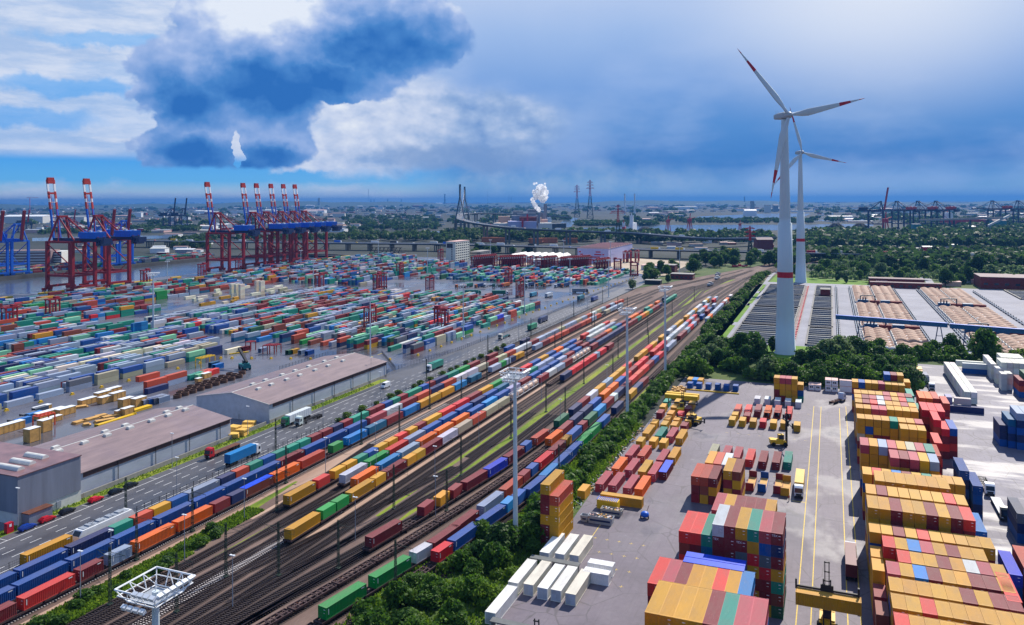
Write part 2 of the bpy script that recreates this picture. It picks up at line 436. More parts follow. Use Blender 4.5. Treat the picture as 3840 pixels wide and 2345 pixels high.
def floor_mat(name, cols, scale=0.05, rough=(0.9, 0.9), fine=1.2, bump=0.15, wet=None, stretch=(1, 1, 1), streak=False):
    m, t, p = new_mat(name); pos = geo_pos(); v = scalev(pos, *stretch)
    big = noise(v, scale, 6.0, 0.6); sm = noise(v, fine, 5.0, 0.65)
    f = clamp01(big * 0.75 + sm * 0.35 - 0.05)
    n = len(cols)
    c = ramp(f, [(0.28 + 0.44 * i / (n - 1), lin(*q)) for i, q in enumerate(cols)])
    if streak:                                # tyre tracks, oil, patched slabs and cracks
        st = noise(scalev(pos, 1.3, .05, 1), 1.0, 4.0, .6); oil = noise(pos, .22, 5.0, .7)
        vo = t.nodes.new('ShaderNodeTexVoronoi'); vo.feature = 'DISTANCE_TO_EDGE'; vo.inputs['Scale'].default_value = .11; t.links.new(scalev(pos, 1, .8, 1).s, vo.inputs['Vector'])
        wv = noise(pos, .5, 3.0, .6); ck = step(X(vo.outputs['Distance']) + (wv - .5) * .05, .022, .004) * step(big, .40, .55)
        c = mixc(step(st, .50, .70) * .30, c, (.045, .04, .05)); c = mixc(step(oil, .60, .72) * .45, c, (.03, .028, .032)); c = mixc(ck * .5, c, (.03, .027, .03))
        c = mixc(step(oil, .40, .28) * .22, c, (.34, .32, .35))
    p.inputs['Specular IOR Level'].default_value = 0.35
    if wet:
        wn = noise(scalev(pos, wet[1], wet[2], 1), wet[0], 5.0, 0.55)
        wmask = step(wn, wet[3], wet[4])
        c = mixc(wmask * 0.45, c, mixc(0.65, c, (0.01, 0.01, 0.012)))
        t.links.new((wmask * (rough[1] - rough[0]) + rough[0]).s, p.inputs['Roughness'])
        p.inputs['Specular IOR Level'].default_value = 0.5
    else:
        p.inputs['Roughness'].default_value = rough[0]
    t.links.new(c.s, p.inputs['Base Color'])
    if bump: set_bump(p, sm, bump, 0.06)
    return m
M['land'] = floor_mat('far_land', [(16, 26, 20), (26, 38, 28), (52, 56, 54), (20, 32, 24)], 0.006, (0.95, .95), 0.03, 0)
M['terminal'] = floor_mat('wet_asphalt', [(72, 72, 80), (92, 92, 102), (112, 110, 120)], 0.03, (0.42, 0.10), 0.8, 0.04, (0.045, 1, .5, .42, .60))
M['yard'] = floor_mat('yard_asphalt', [(76, 68, 80), (96, 87, 99), (112, 103, 113)], 0.04, (0.70, 0.38), 0.7, 0.12, (0.05, 1, .6, .50, .66), streak=True)
M['yardpale'] = floor_mat('pale_wet_asphalt', [(84, 80, 94), (104, 100, 114), (120, 116, 130)], 0.05, (0.72, 0.42), 0.6, 0.12, (0.06, .5, 1.6, .46, .62), streak=True)
M['road'] = floor_mat('road_asphalt', [(66, 66, 70), (80, 80, 86), (92, 92, 98)], 0.05, (0.55, 0.25), 0.9, 0.05, (0.05, 2, .3, .45, .66))
M['ballast'] = floor_mat('ballast', [(78, 62, 56), (106, 86, 78), (128, 108, 98)], 0.05, (0.95, .95), 1.6, 0.3, None, (2.5, 0.4, 1))
M['gravel'] = floor_mat('pinkish_gravel', [(142, 114, 98), (166, 138, 120), (184, 156, 138)], 0.08, (0.95, .95), 1.5, 0.2, None, (2.0, 0.35, 1))
M['grass'] = floor_mat('grass', [(62, 84, 18), (96, 118, 24), (128, 138, 36), (150, 146, 60)], 0.06, (0.95, .95), 0.9, 0.3, None, (1.6, 0.5, 1))
M['lawn'] = floor_mat('lawn', [(70, 104, 22), (92, 128, 28), (116, 142, 40)], 0.05, (0.95, .95), 0.8, 0.2)
M['scrub'] = floor_mat('scrub_ground', [(40, 58, 20), (62, 84, 28), (98, 104, 48)], 0.03, (0.95, .95), 0.5, 0.3)
M['sand'] = floor_mat('sandy_gravel', [(150, 134, 116), (178, 160, 138), (196, 182, 160)], 0.02, (0.95, .95), 0.4, 0.1)
M['path'] = floor_mat('pale_path', [(112, 112, 122), (132, 132, 142), (150, 150, 158)], 0.04, (0.8, .8), 0.6, 0.05)
M['whiteline'] = paint('white_road_paint', (214, 214, 214), .7, .15, 1.5)
M['yellowline'] = paint('yellow_road_paint', (214, 182, 60), .7, .25, 1.2)
M['blackwater'] = floor_mat('dark_basin_water', [(26, 26, 34), (40, 40, 52), (54, 54, 70)], 0.03, (0.25, .25), 0.5, 0.1)
def water_mat():
    m, t, p = new_mat('river_water'); pos = geo_pos()
    n = noise(scalev(pos, 1, .45, 1), 0.35, 6.0, 0.6); n2 = noise(pos, 0.012, 3.0)
    t.links.new(ramp(n2, [(0.3, (0.045, 0.062, 0.095)), (0.7, (0.075, 0.098, 0.14))]).s, p.inputs['Base Color'])
    p.inputs['Roughness'].default_value = 0.16
    set_bump(p, n, 0.35, 0.35)
    return m
M['water'] = water_mat()
# ------------------------------------------------------------------ the ground, the water, the roads
def poly(pts):
    def f(a):
        if a <= pts[0][0]: return pts[0][1] + (a - pts[0][0]) * (pts[1][1] - pts[0][1]) / (pts[1][0] - pts[0][0])
        for (a0, c0), (a1, c1) in zip(pts, pts[1:]):
            if a <= a1: return c0 + (c1 - c0) * (a - a0) / (a1 - a0)
        return pts[-1][1]
    return f
def flat(name, pts, z, mat, rz=None):
    mb = MB(); mb.sheet(pts, z); return ground(name, mb, M[mat] if isinstance(mat, str) else mat, rz)
def R4(c0, c1, a0, a1): return [(c0, a0), (c1, a0), (c1, a1), (c0, a1)]

RIVER = [(-893, -400), (-714, -400), (-714, 1072), (-770, 1090), (-893, 1000)]
mb = MB()
outer = [(40000 * math.cos(2 * math.pi * i / 72), 40000 * math.sin(2 * math.pi * i / 72)) for i in range(72)]
o3 = [Vector((x, y, -0.3)) for x, y in outer]; h3 = [Vector((x, y, -0.3)) for x, y in RIVER]
tri = geometry.tessellate_polygon([o3, h3]); allp = o3 + h3
mb.add([tuple(p) for p in allp], [tuple(t) if (allp[t[1]] - allp[t[0]]).cross(allp[t[2]] - allp[t[0]]).z > 0 else (t[2], t[1], t[0]) for t in tri])
ground('ground', mb, M['land'])
flat('river_water', [(-900, -410), (-708, -410), (-708, 1080), (-770, 1096), (-900, 1010)], -5.0, 'water')
mb = MB()
for (x0, y0), (x1, y1) in zip(RIVER, RIVER[1:] + RIVER[:1]):
    d = Vector((x1 - x0, y1 - y0)).normalized(); n = Vector((d.y, -d.x)) * 1.2
    mb.prism([(x0, y0), (x1, y1), (x1 + n.x, y1 + n.y), (x0 + n.x, y0 + n.y)], -7, -0.02)
ground('quay_walls', mb, paint('quay_concrete', (92, 88, 82), .9, .35, .1))
def water(pts, z=-0.12):
    mb = MB(); mb.sheet([tuple(at(u, v, z)[:2]) for u, v in pts], z); ground('harbour_water', mb, M['water'], 0.0)
water([(120, 905), (690, 893), (720, 884), (420, 884), (120, 893)])
water([(1375, 891), (1672, 891), (1672, 868), (1500, 866), (1391, 876)])
water([(2200, 871), (2440, 868), (2700, 869), (2960, 863), (3275, 848), (3275, 840), (2900, 843), (2440, 844), (2180, 855)])
water([(2080, 852), (2140, 852), (2170, 818), (2130, 815)])
water([(2600, 822), (3010, 815), (3040, 802), (2880, 801), (2620, 812)])
water([(3010, 831), (3260, 827), (3260, 822), (3010, 825)])
water([(730, 889), (820, 884), (800, 879), (700, 882)])

# terminal, yards, plant
flat('terminal_ground', [(-714, 30), (-202, 30), (-202, 330), (-206.5, 345), (-199, 420), (-199, 900), (-250, 985), (-440, 985), (-440, 1072), (-714, 1072)], 0.0, 'terminal')
flat('workshop_ground', [(-440, 985), (-250, 985), (-199, 900), (-176, 900), (-176, 1110), (-300, 1170), (-440, 1170)], 0.0, 'sand')
flat('terminal_road', [(-198, 30), (-177.6, 30), (-177.6, 900), (-199, 900), (-199, 420), (-206.5, 345), (-202, 330)], 0.0, 'road')
flat('grass_verge', R4(-202, -198, 30, 330), 0.004, 'grass')
flat('rail_yard_ground', [(-177.6, 30), (-62, 30), (-66, 180), (-71, 320), (-75, 700), (-66, 900), (-40, 1100), (40, 1330), (20, 1345), (-75, 1120), (-120, 960), (-176, 760)], 0.0, 'ballast')
flat('junction_ground', [(-177.6, 758), (-121, 955), (-76, 1120), (20, 1345), (-60, 1345), (-120, 1130), (-177.6, 900)], -0.004, 'scrub')
flat('container_yard', R4(-66, 36, 40, 388), 0.004, 'yard')
flat('reefer_yard', R4(36, 190, 40, 462), 0.004, 'yardpale')
flat('bank_scrub', [(-92, 30), (-60, 30), (-64, 180), (-69.5, 320), (-69.5, 480), (-72, 520), (-77, 380), (-81, 230), (-90, 150)], 0.006, 'scrub')
flat('woodland_floor', [(-69.5, 388), (36, 388), (36, 462), (190, 462), (190, 512), (-8, 500), (-69.5, 480)], 0.0, 'scrub')
flat('turbine_lawn', [(-38, 452), (-6, 436), (-2, 470), (-8, 494), (-34, 492)], 0.01, 'lawn')
flat('wild_meadow', [(-77, 480), (-69.5, 480), (-69.5, 970), (-66, 1010), (-30, 1020), (200, 1000), (420, 1000), (420, 850), (170, 850), (170, 512), (-60, 492), (-62, 846), (-77, 846)], -0.006, 'scrub')
flat('service_path', [(-69, 490), (-64.5, 490), (-65, 850), (-66, 975), (-60, 1000), (-56, 998), (-61, 970), (-62, 868), (160, 868), (160, 850), (-60, 850), (-60.2, 492)], 0.008, 'path')
flat('far_lawn', [(-60, 869), (-25, 869), (20, 868), (60, 868), (60, 905), (-20, 925), (-52, 960), (-58, 965)], 0.012, 'lawn')
for a0, a1 in ((500, 560), (574, 668), (682, 760), (776, 840)):
    flat('grass_strip', R4(-64.4, -61.2, a0, a1), 0.012, 'lawn')
flat('field_path', [(88, 870), (96, 870), (100, 960), (92, 985), (86, 984), (93, 958)], 0.008, 'path')

# strips of grass and pale gravel between the tracks
def strip(name, pts, z, mat):             # pts: (a, c0, c1)
    L = [(c0, a) for a, c0, c1 in pts]; Rr = [(c1, a) for a, c0, c1 in reversed(pts)]
    return flat(name, [(x, y) for x, y in Rr[::-1]] + L[::-1], z, mat)
strip('gravel_strip', [(30, -153.6, -152.6), (165, -153.8, -152.2), (210, -154.2, -148.5), (300, -154, -149.6), (650, -154, -149.6)], 0.010, 'gravel')
strip('grass_strip', [(30, -152.5, -143.5), (128, -152.3, -144.5), (158, -152.2, -146.2), (182, -152.8, -150.0), (200, -153.0, -152.0)], 0.014, 'grass')
strip('gravel_strip', [(172, -146.4, -145.6), (215, -147.6, -143.6), (330, -147.4, -143.6), (560, -147, -143.8)], 0.010, 'gravel')
strip('gravel_strip', [(110, -128.2, -127.6), (134, -128.8, -127.8), (165, -128.0, -126.0), (172, -125.0, -122.6), (240, -124.8, -122.9), (420, -124.6, -123.0), (620, -124.8, -123.2)], 0.010, 'gravel')
strip('gravel_strip', [(138, -134.4, -132.2), (168, -133.2, -131.4)], 0.010, 'gravel')
strip('grass_strip', [(112, -126.8, -124.8), (140, -127.4, -125.6), (152, -126.2, -124.4)], 0.012, 'grass')
strip('grass_strip', [(150, -139.0, -138.2), (190, -137.8, -136.4), (196, -136.2, -135.6)], 0.012, 'grass')
strip('grass_strip', [(186, -115.8, -114.6), (250, -116.0, -114.4), (340, -116.0, -114.4)], 0.012, 'grass')
strip('grass_strip', [(190, -111.2, -110.2), (260, -111.6, -109.8), (420, -111.8, -110.4)], 0.012, 'grass')
strip('grass_strip', [(185, -108.4, -107.6), (205, -109.0, -106.2), (300, -109.4, -106.2), (430, -109.8, -107.2), (560, -110, -108), (690, -112, -110)], 0.013, 'grass')
strip('gravel_strip', [(222, -106.2, -105.0), (330, -106.2, -103.2), (440, -105.6, -103.0), (620, -104, -101.5)], 0.010, 'gravel')
strip('gravel_strip', [(300, -100.8, -99.2), (420, -101, -98.6), (600, -99.8, -98.0)], 0.010, 'gravel')
strip('grass_strip', [(600, -112, -108), (720, -122, -110), (800, -118, -108), (880, -104, -96)], 0.014, 'grass')
strip('grass_strip', [(30, -95.5, -92), (150, -92, -88.5), (230, -83.5, -81), (380, -78.6, -77), (480, -77, -76)], 0.012, 'grass')

# ------------------------------------------------------------------ tracks
N0 = poly([(110, -115), (150, -107.5), (172, -104.7), (206, -100.4), (230, -97.7), (264, -95.6), (300, -95.4), (700, -96), (900, -88), (1100, -62)])
N2 = poly([(110, -109), (150, -102.3), (169, -99.4), (202, -95.2), (232, -92.6), (264, -90.8), (300, -90.6), (700, -91), (900, -84), (1100, -58)])
N3 = poly([(110, -100), (150, -93.5), (160, -91.7), (173, -89.4), (207, -87.2), (240, -86.0), (259, -85.8), (700, -86.2), (900, -78), (1100, -54)])
N4 = poly([(110, -96), (150, -88.5), (170, -86), (184, -84.5), (216, -80.6), (254, -80.2), (700, -81), (900, -74), (1100, -50)])
K = lambda c: poly([(0, c), (600, c), (760, c * 0.78 - 28), (900, c * 0.45 - 48), (1100, c * 0.2 - 50)])
TRK = {'A1': K(-156.8), 'A2': K(-163.3), 'A3': K(-169.5), 'A4': K(-175.3), 'M1': K(-126.7), 'M2': K(-131.6), 'M3': K(-136.6), 'M4': K(-141.6),
       'WG': K(-121.6), 'RED': K(-118.0), 'N0': N0, 'N2': N2, 'N3': N3, 'N4': N4,
       'E1': K(-113.0), 'E2': poly([(60, -122), (180, -113.2), (230, -110.8), (320, -112.4), (600, -112.4), (800, -100)]), 'E3': poly([(60, -128), (150, -117), (215, -106.8), (260, -105), (600, -105.6), (760, -112), (880, -102)]),
       'E4': poly([(60, -123), (150, -111.5), (190, -105.0), (240, -101.8), (600, -102.4), (800, -98), (950, -80)]), 'E5': K(-151.3), 'E6': poly([(60, -146), (110, -143.3), (165, -141.6), (200, -146.2), (240, -150.8)]), 'E7': poly([(60, -141), (110, -139.6), (160, -136.6), (210, -131.6)]),
       'E8': poly([(60, -136), (115, -135.6), (160, -131.6), (200, -126.7)]), 'E9': poly([(90, -131.4), (135, -130.4), (165, -129.4), (185, -126.8)]), 'E10': poly([(60, -132), (120, -123.2), (160, -121.8), (200, -121.6)]), 'E11': poly([(60, -126), (120, -119.4), (170, -118.2), (210, -118)]),
       'E12': poly([(60, -119), (120, -112.5), (150, -108.5), (180, -104.0)]), 'E13': poly([(60, -90.5), (150, -84.2), (180, -81.6), (216, -80.6)]),
       'E14': poly([(100, -135.5), (150, -126), (190, -119), (230, -113)])}
SPAN = {'A1': (40, 1000), 'A2': (40, 900), 'A3': (40, 720), 'A4': (40, 560), 'M1': (60, 1000), 'M2': (60, 900), 'M3': (150, 800), 'M4': (60, 760), 'WG': (200, 1000), 'RED': (210, 960),
        'N0': (40, 1100), 'N2': (40, 1100), 'N3': (40, 1100), 'N4': (40, 1100), 'E1': (240, 900), 'E2': (60, 800), 'E3': (60, 880), 'E4': (60, 950), 'E5': (240, 700), 'E6': (40, 240), 'E7': (40, 210),
        'E8': (40, 200), 'E9': (112, 185), 'E10': (40, 200), 'E11': (40, 210), 'E12': (40, 180), 'E13': (40, 216), 'E14': (100, 230)}
SLEEP_D = paint('dark_sleepers', (50, 40, 40), .9, .3); SLEEP_L = paint('concrete_sleepers', (176, 168, 164), .85, .15)
RAILM = paint('rail_steel', (70, 54, 52), .38, .3, .4, .7); BED = floor_mat('track_bed', [(50, 39, 36), (70, 57, 52), (88, 74, 68)], 0.06, (0.95, .95), 1.8, 0.3, None, (2.5, .4, 1))
def build_track(key, idx):
    f = TRK[key]; a0, a1 = SPAN[key]; mb = MB(); stp = 10.0; n = int((a1 - a0) / stp)
    A = [a0 + (a1 - a0) * i / n for i in range(n + 1)]
    zb = 0.022 + 0.002 * (idx % 3)
    bed_l = [(f(a) - 1.75, a) for a in A]; bed_r = [(f(a) + 1.75, a) for a in A]
    for i in range(n):
        mb.sheet([bed_l[i], bed_r[i], bed_r[i + 1], bed_l[i + 1]], zb, 0)
        for s in (-0.75, 0.75):
            mb.beam((f(A[i]) + s, A[i], 0.25), (f(A[i + 1]) + s, A[i + 1], 0.25), 0.11, 0.16, 1)
    white = key == 'E9'
    a = a0
    lim = min(a1, 300)
    while a < lim:
        if a > 95:
            c = f(a); mb.box(c - 1.3, c + 1.3, a - .13, a + .13, 0.03, 0.16 + (0.03 if white else 0), 2)
        a += 0.66
    o = ground('railway_track', mb, [BED, RAILM, SLEEP_L if white or key in ('A1', 'A2', 'E5') else SLEEP_D])
for i, k in enumerate(TRK): build_track(k, i)

# ------------------------------------------------------------------ road paint
mb = MB(); a = 60.0
while a < 640:
    for c in (-194.4 + 3.0, -188.0, -184.6, -181.4):
        mb.rect(c - .09, c + .09, a, a + 3.2, 0.006)
    a += 7.2
mb.rect(-194.75, -194.55, 60, 330, 0.006); mb.rect(-179.2, -179.0, 60, 640, 0.006)
for a in range(130, 200, 8): mb.rect(-197.6, -194.8, a, a + .14, 0.006)
ground('road_markings', mb, M['whiteline'])
mb = MB()
for c in (-6.9, -4.1, 2.9, 5.4): mb.rect(c - .11, c + .11, 90, 352 if c < 4 else 356, 0.010)
for c, a0, a1 in ((-57, 180, 206),): mb.rect(c - .08, c + .08, a0, a1, 0.010)
for i in range(5):
    for j in range(4):
        c, a = -56 + i * 3.1, 172 + j * 7.5
        mb.rect(c - .5, c + .5, a - .05, a + .05, 0.010); mb.rect(c - .05, c + .05, a - .5, a + .5, 0.011)
for i in range(8):
    for a in (300.5, 258.0, 338.0): mb.rect(-36 + i * 3.9 - .5, -36 + i * 3.9 + .5, a - .06, a + .06, 0.010)
mb.rect(-10.6, -7.0, 238.9, 239.2, 0.010)
ground('yard_markings', mb, M['yellowline'])
mb = MB()
mb.rect(-712.6, -709.6, 990, 1070, 0.02)
for a in range(0, 26): mb.rect(-236 + a * 0.0, -235.6, 352 + a * 10, 357 + a * 10, 0.006)
ground('quay_edge_markings', mb, paint('bright_yellow_paint', (236, 204, 30), .6, .2, .3))
# ------------------------------------------------------------------ containers
CW, CH, L40, L20 = 2.36, 2.50, 12.0, 5.95
PAL = {'y': ((196, 142, 20), 'yellow'), 'm': ((122, 30, 40), 'maroon'), 'r': ((208, 52, 44), 'coral red'), 'o': ((232, 104, 8), 'orange'), 'b': ((0, 124, 200), 'light blue'),
       'B': ((0, 76, 150), 'blue'), 'n': ((18, 42, 92), 'navy blue'), 't': ((6, 132, 112), 'teal'), 'G': ((0, 140, 62), 'green'), 'g': ((142, 158, 180), 'grey'),
       'w': ((196, 198, 202), 'white'), 'p': ((172, 66, 78), 'dusty pink'), 's': ((184, 70, 46), 'brick red'), 'W': ((204, 202, 194), 'white'), 'l': ((150, 146, 178), 'lilac grey'),
       'k': ((172, 164, 138), 'beige'), 'T': ((0, 92, 128), 'dark teal'), 'c': ((0, 122, 186), 'bright blue'), 'd': ((92, 102, 114), 'dark grey'), 'R': ((206, 30, 44), 'bright red'),
       'e': ((222, 214, 188), 'cream'), 'i': ((120, 190, 150), 'mint green'), 'z': ((128, 60, 46), 'rust brown'), 'D': ((20, 92, 62), 'dark green'), 'u': ((30, 60, 190), 'royal blue')}
def pal(k, j=0.10):
    c = lin(*PAL[k][0]); s = 1 + RNG.uniform(-j, j)
    return tuple(min(1, max(0, x * s * (1 + RNG.uniform(-j, j) * .5))) for x in c)

def container_mesh(L, high=CH):
    mb = MB(); h = CW / 2
    for s in (-1, 1):                                           # corrugated long walls
        n = int((L - .3) / .42); y = .15; prof = []
        stp = (L - .3) / n
        for i in range(n):
            y0 = .15 + i * stp
            prof += [(h - .02, y0), (h - .02, y0 + stp * .32), (h - .09, y0 + stp * .46), (h - .09, y0 + stp * .86)]
        prof.append((h - .02, L - .15))
        v = [(s * x, yy, .14) for x, yy in prof] + [(s * x, yy, high - .10) for x, yy in prof]; k = len(prof)
        mb.add(v, [((i, i + 1, k + i + 1, k + i) if s > 0 else (i + 1, i, k + i, k + i + 1)) for i in range(k - 1)])
        mb.box(*(sorted((s * (h - .10), s * h))), .0, L, 0, .15); mb.box(*(sorted((s * (h - .09), s * h))), .0, L, high - .11, high - .02)
        for y0 in (0, L - .16): mb.box(*(sorted((s * (h - .16), s * h))), y0, y0 + .16, .15, high - .11)
        for y0 in (-.01, L - .17):
            for z0 in (0, high - .12): mb.box(*(sorted((s * (h - .18), s * (h + .008)))), y0, y0 + .18, z0, z0 + .125)
    n = int((L - .6) / .36); stp = (L - .6) / n                   # ribbed roof
    pr = []
    for i in range(n):
        y0 = .3 + i * stp; pr += [(y0, high - .03), (y0 + stp * .4, high - .03), (y0 + stp * .5, high - .055), (y0 + stp * .9, high - .055)]
    pr = [(.16, high - .03)] + pr + [(L - .16, high - .03)]; k = len(pr)
    mb.add([(-h + .09, y, z) for y, z in pr] + [(h - .09, y, z) for y, z in pr], [(i, k + i, k + i + 1, i + 1) for i in range(k - 1)])
    n = 8; x = -h + .16; stp = (CW - .32) / n; pr = []              # corrugated blind end
    for i in range(n):
        x0 = -h + .16 + i * stp; pr += [(x0, L - .03), (x0 + stp * .5, L - .03), (x0 + stp * .6, L - .07), (x0 + stp * .9, L - .07)]
    pr.append((h - .16, L - .03)); k = len(pr)
    mb.add([(x, y, .14) for x, y in pr] + [(x, y, high - .1) for x, y in pr], [(i + 1, i, k + i, k + i + 1) for i in range(k - 1)])
    mb.box(-h + .1, h - .1, .1, L - .1, .03, .14); mb.box(-h + .16, h - .16, 0, .12, high - .11, high - .02); mb.box(-h + .16, h - .16, L - .12, L, high - .11, high - .02)
    mb.box(-h + .16, h - .16, 0, .12, 0, .15); mb.box(-h + .16, h - .16, L - .12, L, 0, .15)
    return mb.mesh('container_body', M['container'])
def door_mesh(s, high=CH):
    mb = MB(); h = CW / 2; x0, x1 = sorted((s * .012, s * (h - .165)))
    mb.box(x0, x1, .045, .10, .155, high - .115)
    for z in (.5, 1.05, 1.6, 2.1): mb.box(x0 + .05, x1 - .05, .02, .046, z - .09, z + .09)
    for f in (.3, .72): xx = s * (h - .165) * f; mb.tube((xx, .005, .06), (xx, .005, high - .06), .022, n=5)
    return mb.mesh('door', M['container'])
ME40, ME20 = container_mesh(L40), container_mesh(L20)
DOORS = (door_mesh(-1), door_mesh(1))
GROUP_CT = 'shipping containers on the trains and in the stacks'

CANDS = []          # (weight, c, a_front, z, L, colour key, rot, label, lettering)
def cand(w, c, a, z, L, k, label=None, rot=0.0, let=None):
    X_, Y_, _ = W(c, a); CANDS.append((w * L / 12.0 / (Y_ / 150.0) ** 2, c, a, z, L, k, rot, label, let))

# --- trains
def seq(s): return [(float(a), k) for k, a in (t.split(':') for t in s.split())]
TRAINS = {
 'A1': ('train beside the grassy strip', 'm:106.4 r:113.9 m:127.3 g:135.3 o:142.8 o:155.8 m:168.8 n:175.4 z:181.0 o:193.8 s:207.1 G:223.8 b:232.8 T:246.3 m:258.8 c:272.3 y:285.2 y:291.3 y:304.2 c:317.3 T:333.8 g:358.2 G:370.8 g:377.3 n:384.3 y:390.7'),
 'A2': ('second train from the grassy strip', 'B:104.8 B:117.4 B:130.2 B:142.6 B:155.7 B:168.4 B:180.7 B:192.6 m:204.9 B:217.6 B:230.3 B:243 p:257.3 w:269.5 m:281.8 s:294.4 n:306.9 s:319.2 w:331.7 w:344.3 k:356.9 m:369.4 k:381.9 s:394.3 w:406.9 w:419.4 m:431.9'),
 'A3': ('third train from the grassy strip', 'B:115.6 B:122.3 n:135.1 t:147.3 s:153.7 y:160.0 B:166.2 g:172.5 n:185.2 s:191.5 t:197.8 B:204.0 t:210.2 t:216.5 t:222.8 m:229.4 m:236.0 n:242.5 m:248.9 t:255.3 m:266.0 m:272.1 B:278.4 t:284.7 m:291.0 t:297.3 B:310.1 m:316.5 n:322.9 t:335.2 G:347.6 m:360.1 m:383.9 B:408.8 n:433.3'),
 'A4': ('train along the road fence', 'y:128.2'),
 'M1': ('middle train with the tank wagons', 'y:162.6 G:175.8 G:182.2 y:189.4 y:202.0 m:208.4 y:221.1 y:227.2 m:233.3 w:245.7 k:258.3 s:270.8 k:283.4 k:295.6 m:345.3 w:357.7 g:370.3 m:382.9 m:431.9 n:444.5 n:457.0 n:469.5 n:482.1'),
 'M2': ('second middle train', 'o:199.5 c:213.0 g:226.0 o:239.0 o:252.3 o:266.3 B:280.1 c:294.0 B:307.0 l:320.4 m:334.5 B:347.9 B:361.0 B:374.5 g:388.3 m:401.9 B:415.6 m:430.4 n:443.9'),
 'M3': ('third middle train', 'w:201.0 G:214.3 r:226.9 g:239.5 B:252.3 B:265.7 B:279.8 n:293.3 B:306.0 T:318.7 w:331.3 g:344.0 t:356.8 g:369.5 g:382.2 B:395.0 g:408.0 B:421 m:434'),
 'M4': ('innermost middle train', 'y:181.1 r:194.4 y:202.8 y:209.2 t:215.5 B:221.8 y:228.1 y:234.7 r:241.4 y:248.9 m:255.5 y:262.2 r:274.9 R:287.7 m:300.3 y:312.5 G:324.8 w:337.4 R:362.5 B:375.2 y:387.5 B:399.9 o:412.5 B:425'),
 'RED': ('lone red train between bare tracks', 'n:354.3 R:366.8 R:373.1 R:385.6 R:398.2 g:410.6 R:418.0 m:434.5'),
 'N0': ('part-loaded train beside the bare wagons', 'm:166.2 m:187.7 y:195.3 m:201.8 m:209.0 u:221.8 m:234.9 B:247.9 s:256.7 D:279.8 n:297 m:308.5 w:321.0 y:333.6 g:346.2 y:358.8 y:371.4 r:384'),
 'N2': ('train behind the bare wagons', 'o:257.7 m:270.3 n:283.2 n:295.9 B:308.6 o:325.0 o:338.0 B:350.8 r:363.4 m:376 R:388.6 R:401.2'),
 'N3': ('second train from the hedge', 'G:134.1 G:149.0 w:162.8 m:169.2 m:179.4 g:194.2 s:207.7 m:220.4 B:226.9 R:233.5 m:246.4 y:259.0 B:265.3 m:278.5 D:286.0 c:298.9 m:311.6 w:324.2 n:330.6 m:343 r:355.8 s:368.2 r:380.8'),
 'N4': ('train along the hedge', 'R:165.1 B:172.0 B:185.4 c:198.1 B:204.3 B:210.5 c:222.8 B:235.0 B:247.2 G:259.5 G:271.8 B:284.1 n:305.6 y:330 n:342 m:354')}
TAIL = {'A1': (420, 620, 'mgwks'), 'A2': (444, 640, 'mkswgg'), 'M1': (494.6, 690, 'nnmmoty'), 'M2': (456.6, 640, 'Bnmot'), 'M3': (447, 520, 'gwgm'), 'M4': (438, 520, 'roBw'), 'N0': (397, 700, 'ywgyrr'), 'N2': (414, 690, 'RRrgygw'), 'N3': (393, 640, 'gmgRB'), 'N4': (560, 700, 'ogmw')}
WAGS = []           # slots for wagon sections: (key, a0, L)
LOADED = {}
for key, (nm, s) in TRAINS.items():
    L_ = seq(s); f = TRK[key]
    if key in TAIL:
        a0, a1, ks = TAIL[key]; a = a0
        while a < a1:
            if RNG.random() < .86: L_.append((a, RNG.choice(ks)))
            a += 12.7
    LOADED[key] = L_
    for i, (a, k) in enumerate(L_):
        nx = L_[i + 1][0] - a if i + 1 < len(L_) else 12.7
        L = L20 if nx < 9.5 and a < 600 else L40
        c = f(a + L / 2); ang = math.atan2(f(a + L) - f(a), L)
        cand(1.35, c - math.sin(ang) * L / 2, a, 1.22, L, k, '%s container on the %s, %s from its near end' % (PAL[k][1], nm, nth(i)), -ang)

# --- tall stacks along the lane: rows of 20/30-foot boxes, ends to the viewer
C0, PW = 7.6, 2.42
ROWS = [(150.0, 5, 5.95, 1, 'ryyyymyy'), (157.4, 5, 5.95, 1, 'yyryyyyyy'), (164.3, 5, 5.95, 1, 'yyyyymymm'), (171.6, 5, 5.95, 1, 'pybmyymmy'), (178.0, 5, 5.95, 2, 'ryymywpy'),
        (184.6, 5, 5.95, 1, 'rybpymyy'), (191.6, 5, 5.95, 0, 'yymyryyyyy'), (199.6, 6, 8.4, 0, 'yymyymymr'), (209.2, 6, 7.0, 0, 'ymyyyyyry'), (219.4, 6, 8.4, 1, 'yyyyyyy'),
        (231.4, 5, 6.6, 0, 'yrybmytyyy'), (240.4, 6, 8.0, 3, 'pmpyg'), (249.8, 6, 8.2, 0, 'pygpykpt'), (271.9, 6, 6.2, 5, 'yyy'), (280.0, 6, 5.95, 0, 'yyyytyyp'),
        (293.8, 6, 5.95, 0, 'yypp'), (295.0, 6, 6.0, 4, 'yyyy'), (301.9, 6, 5.95, 0, 'ymrwyypy'), (309.0, 6, 5.95, 0, 'ympwpyrt'), (316.2, 6, 5.95, 0, 'yyyypysm'),
        (346.8, 5, 6.2, 0, 'yByypyyy'), (353.6, 6, 6.6, 5, 'BmyY')]
UNDER = 'yyymyymykmBy'
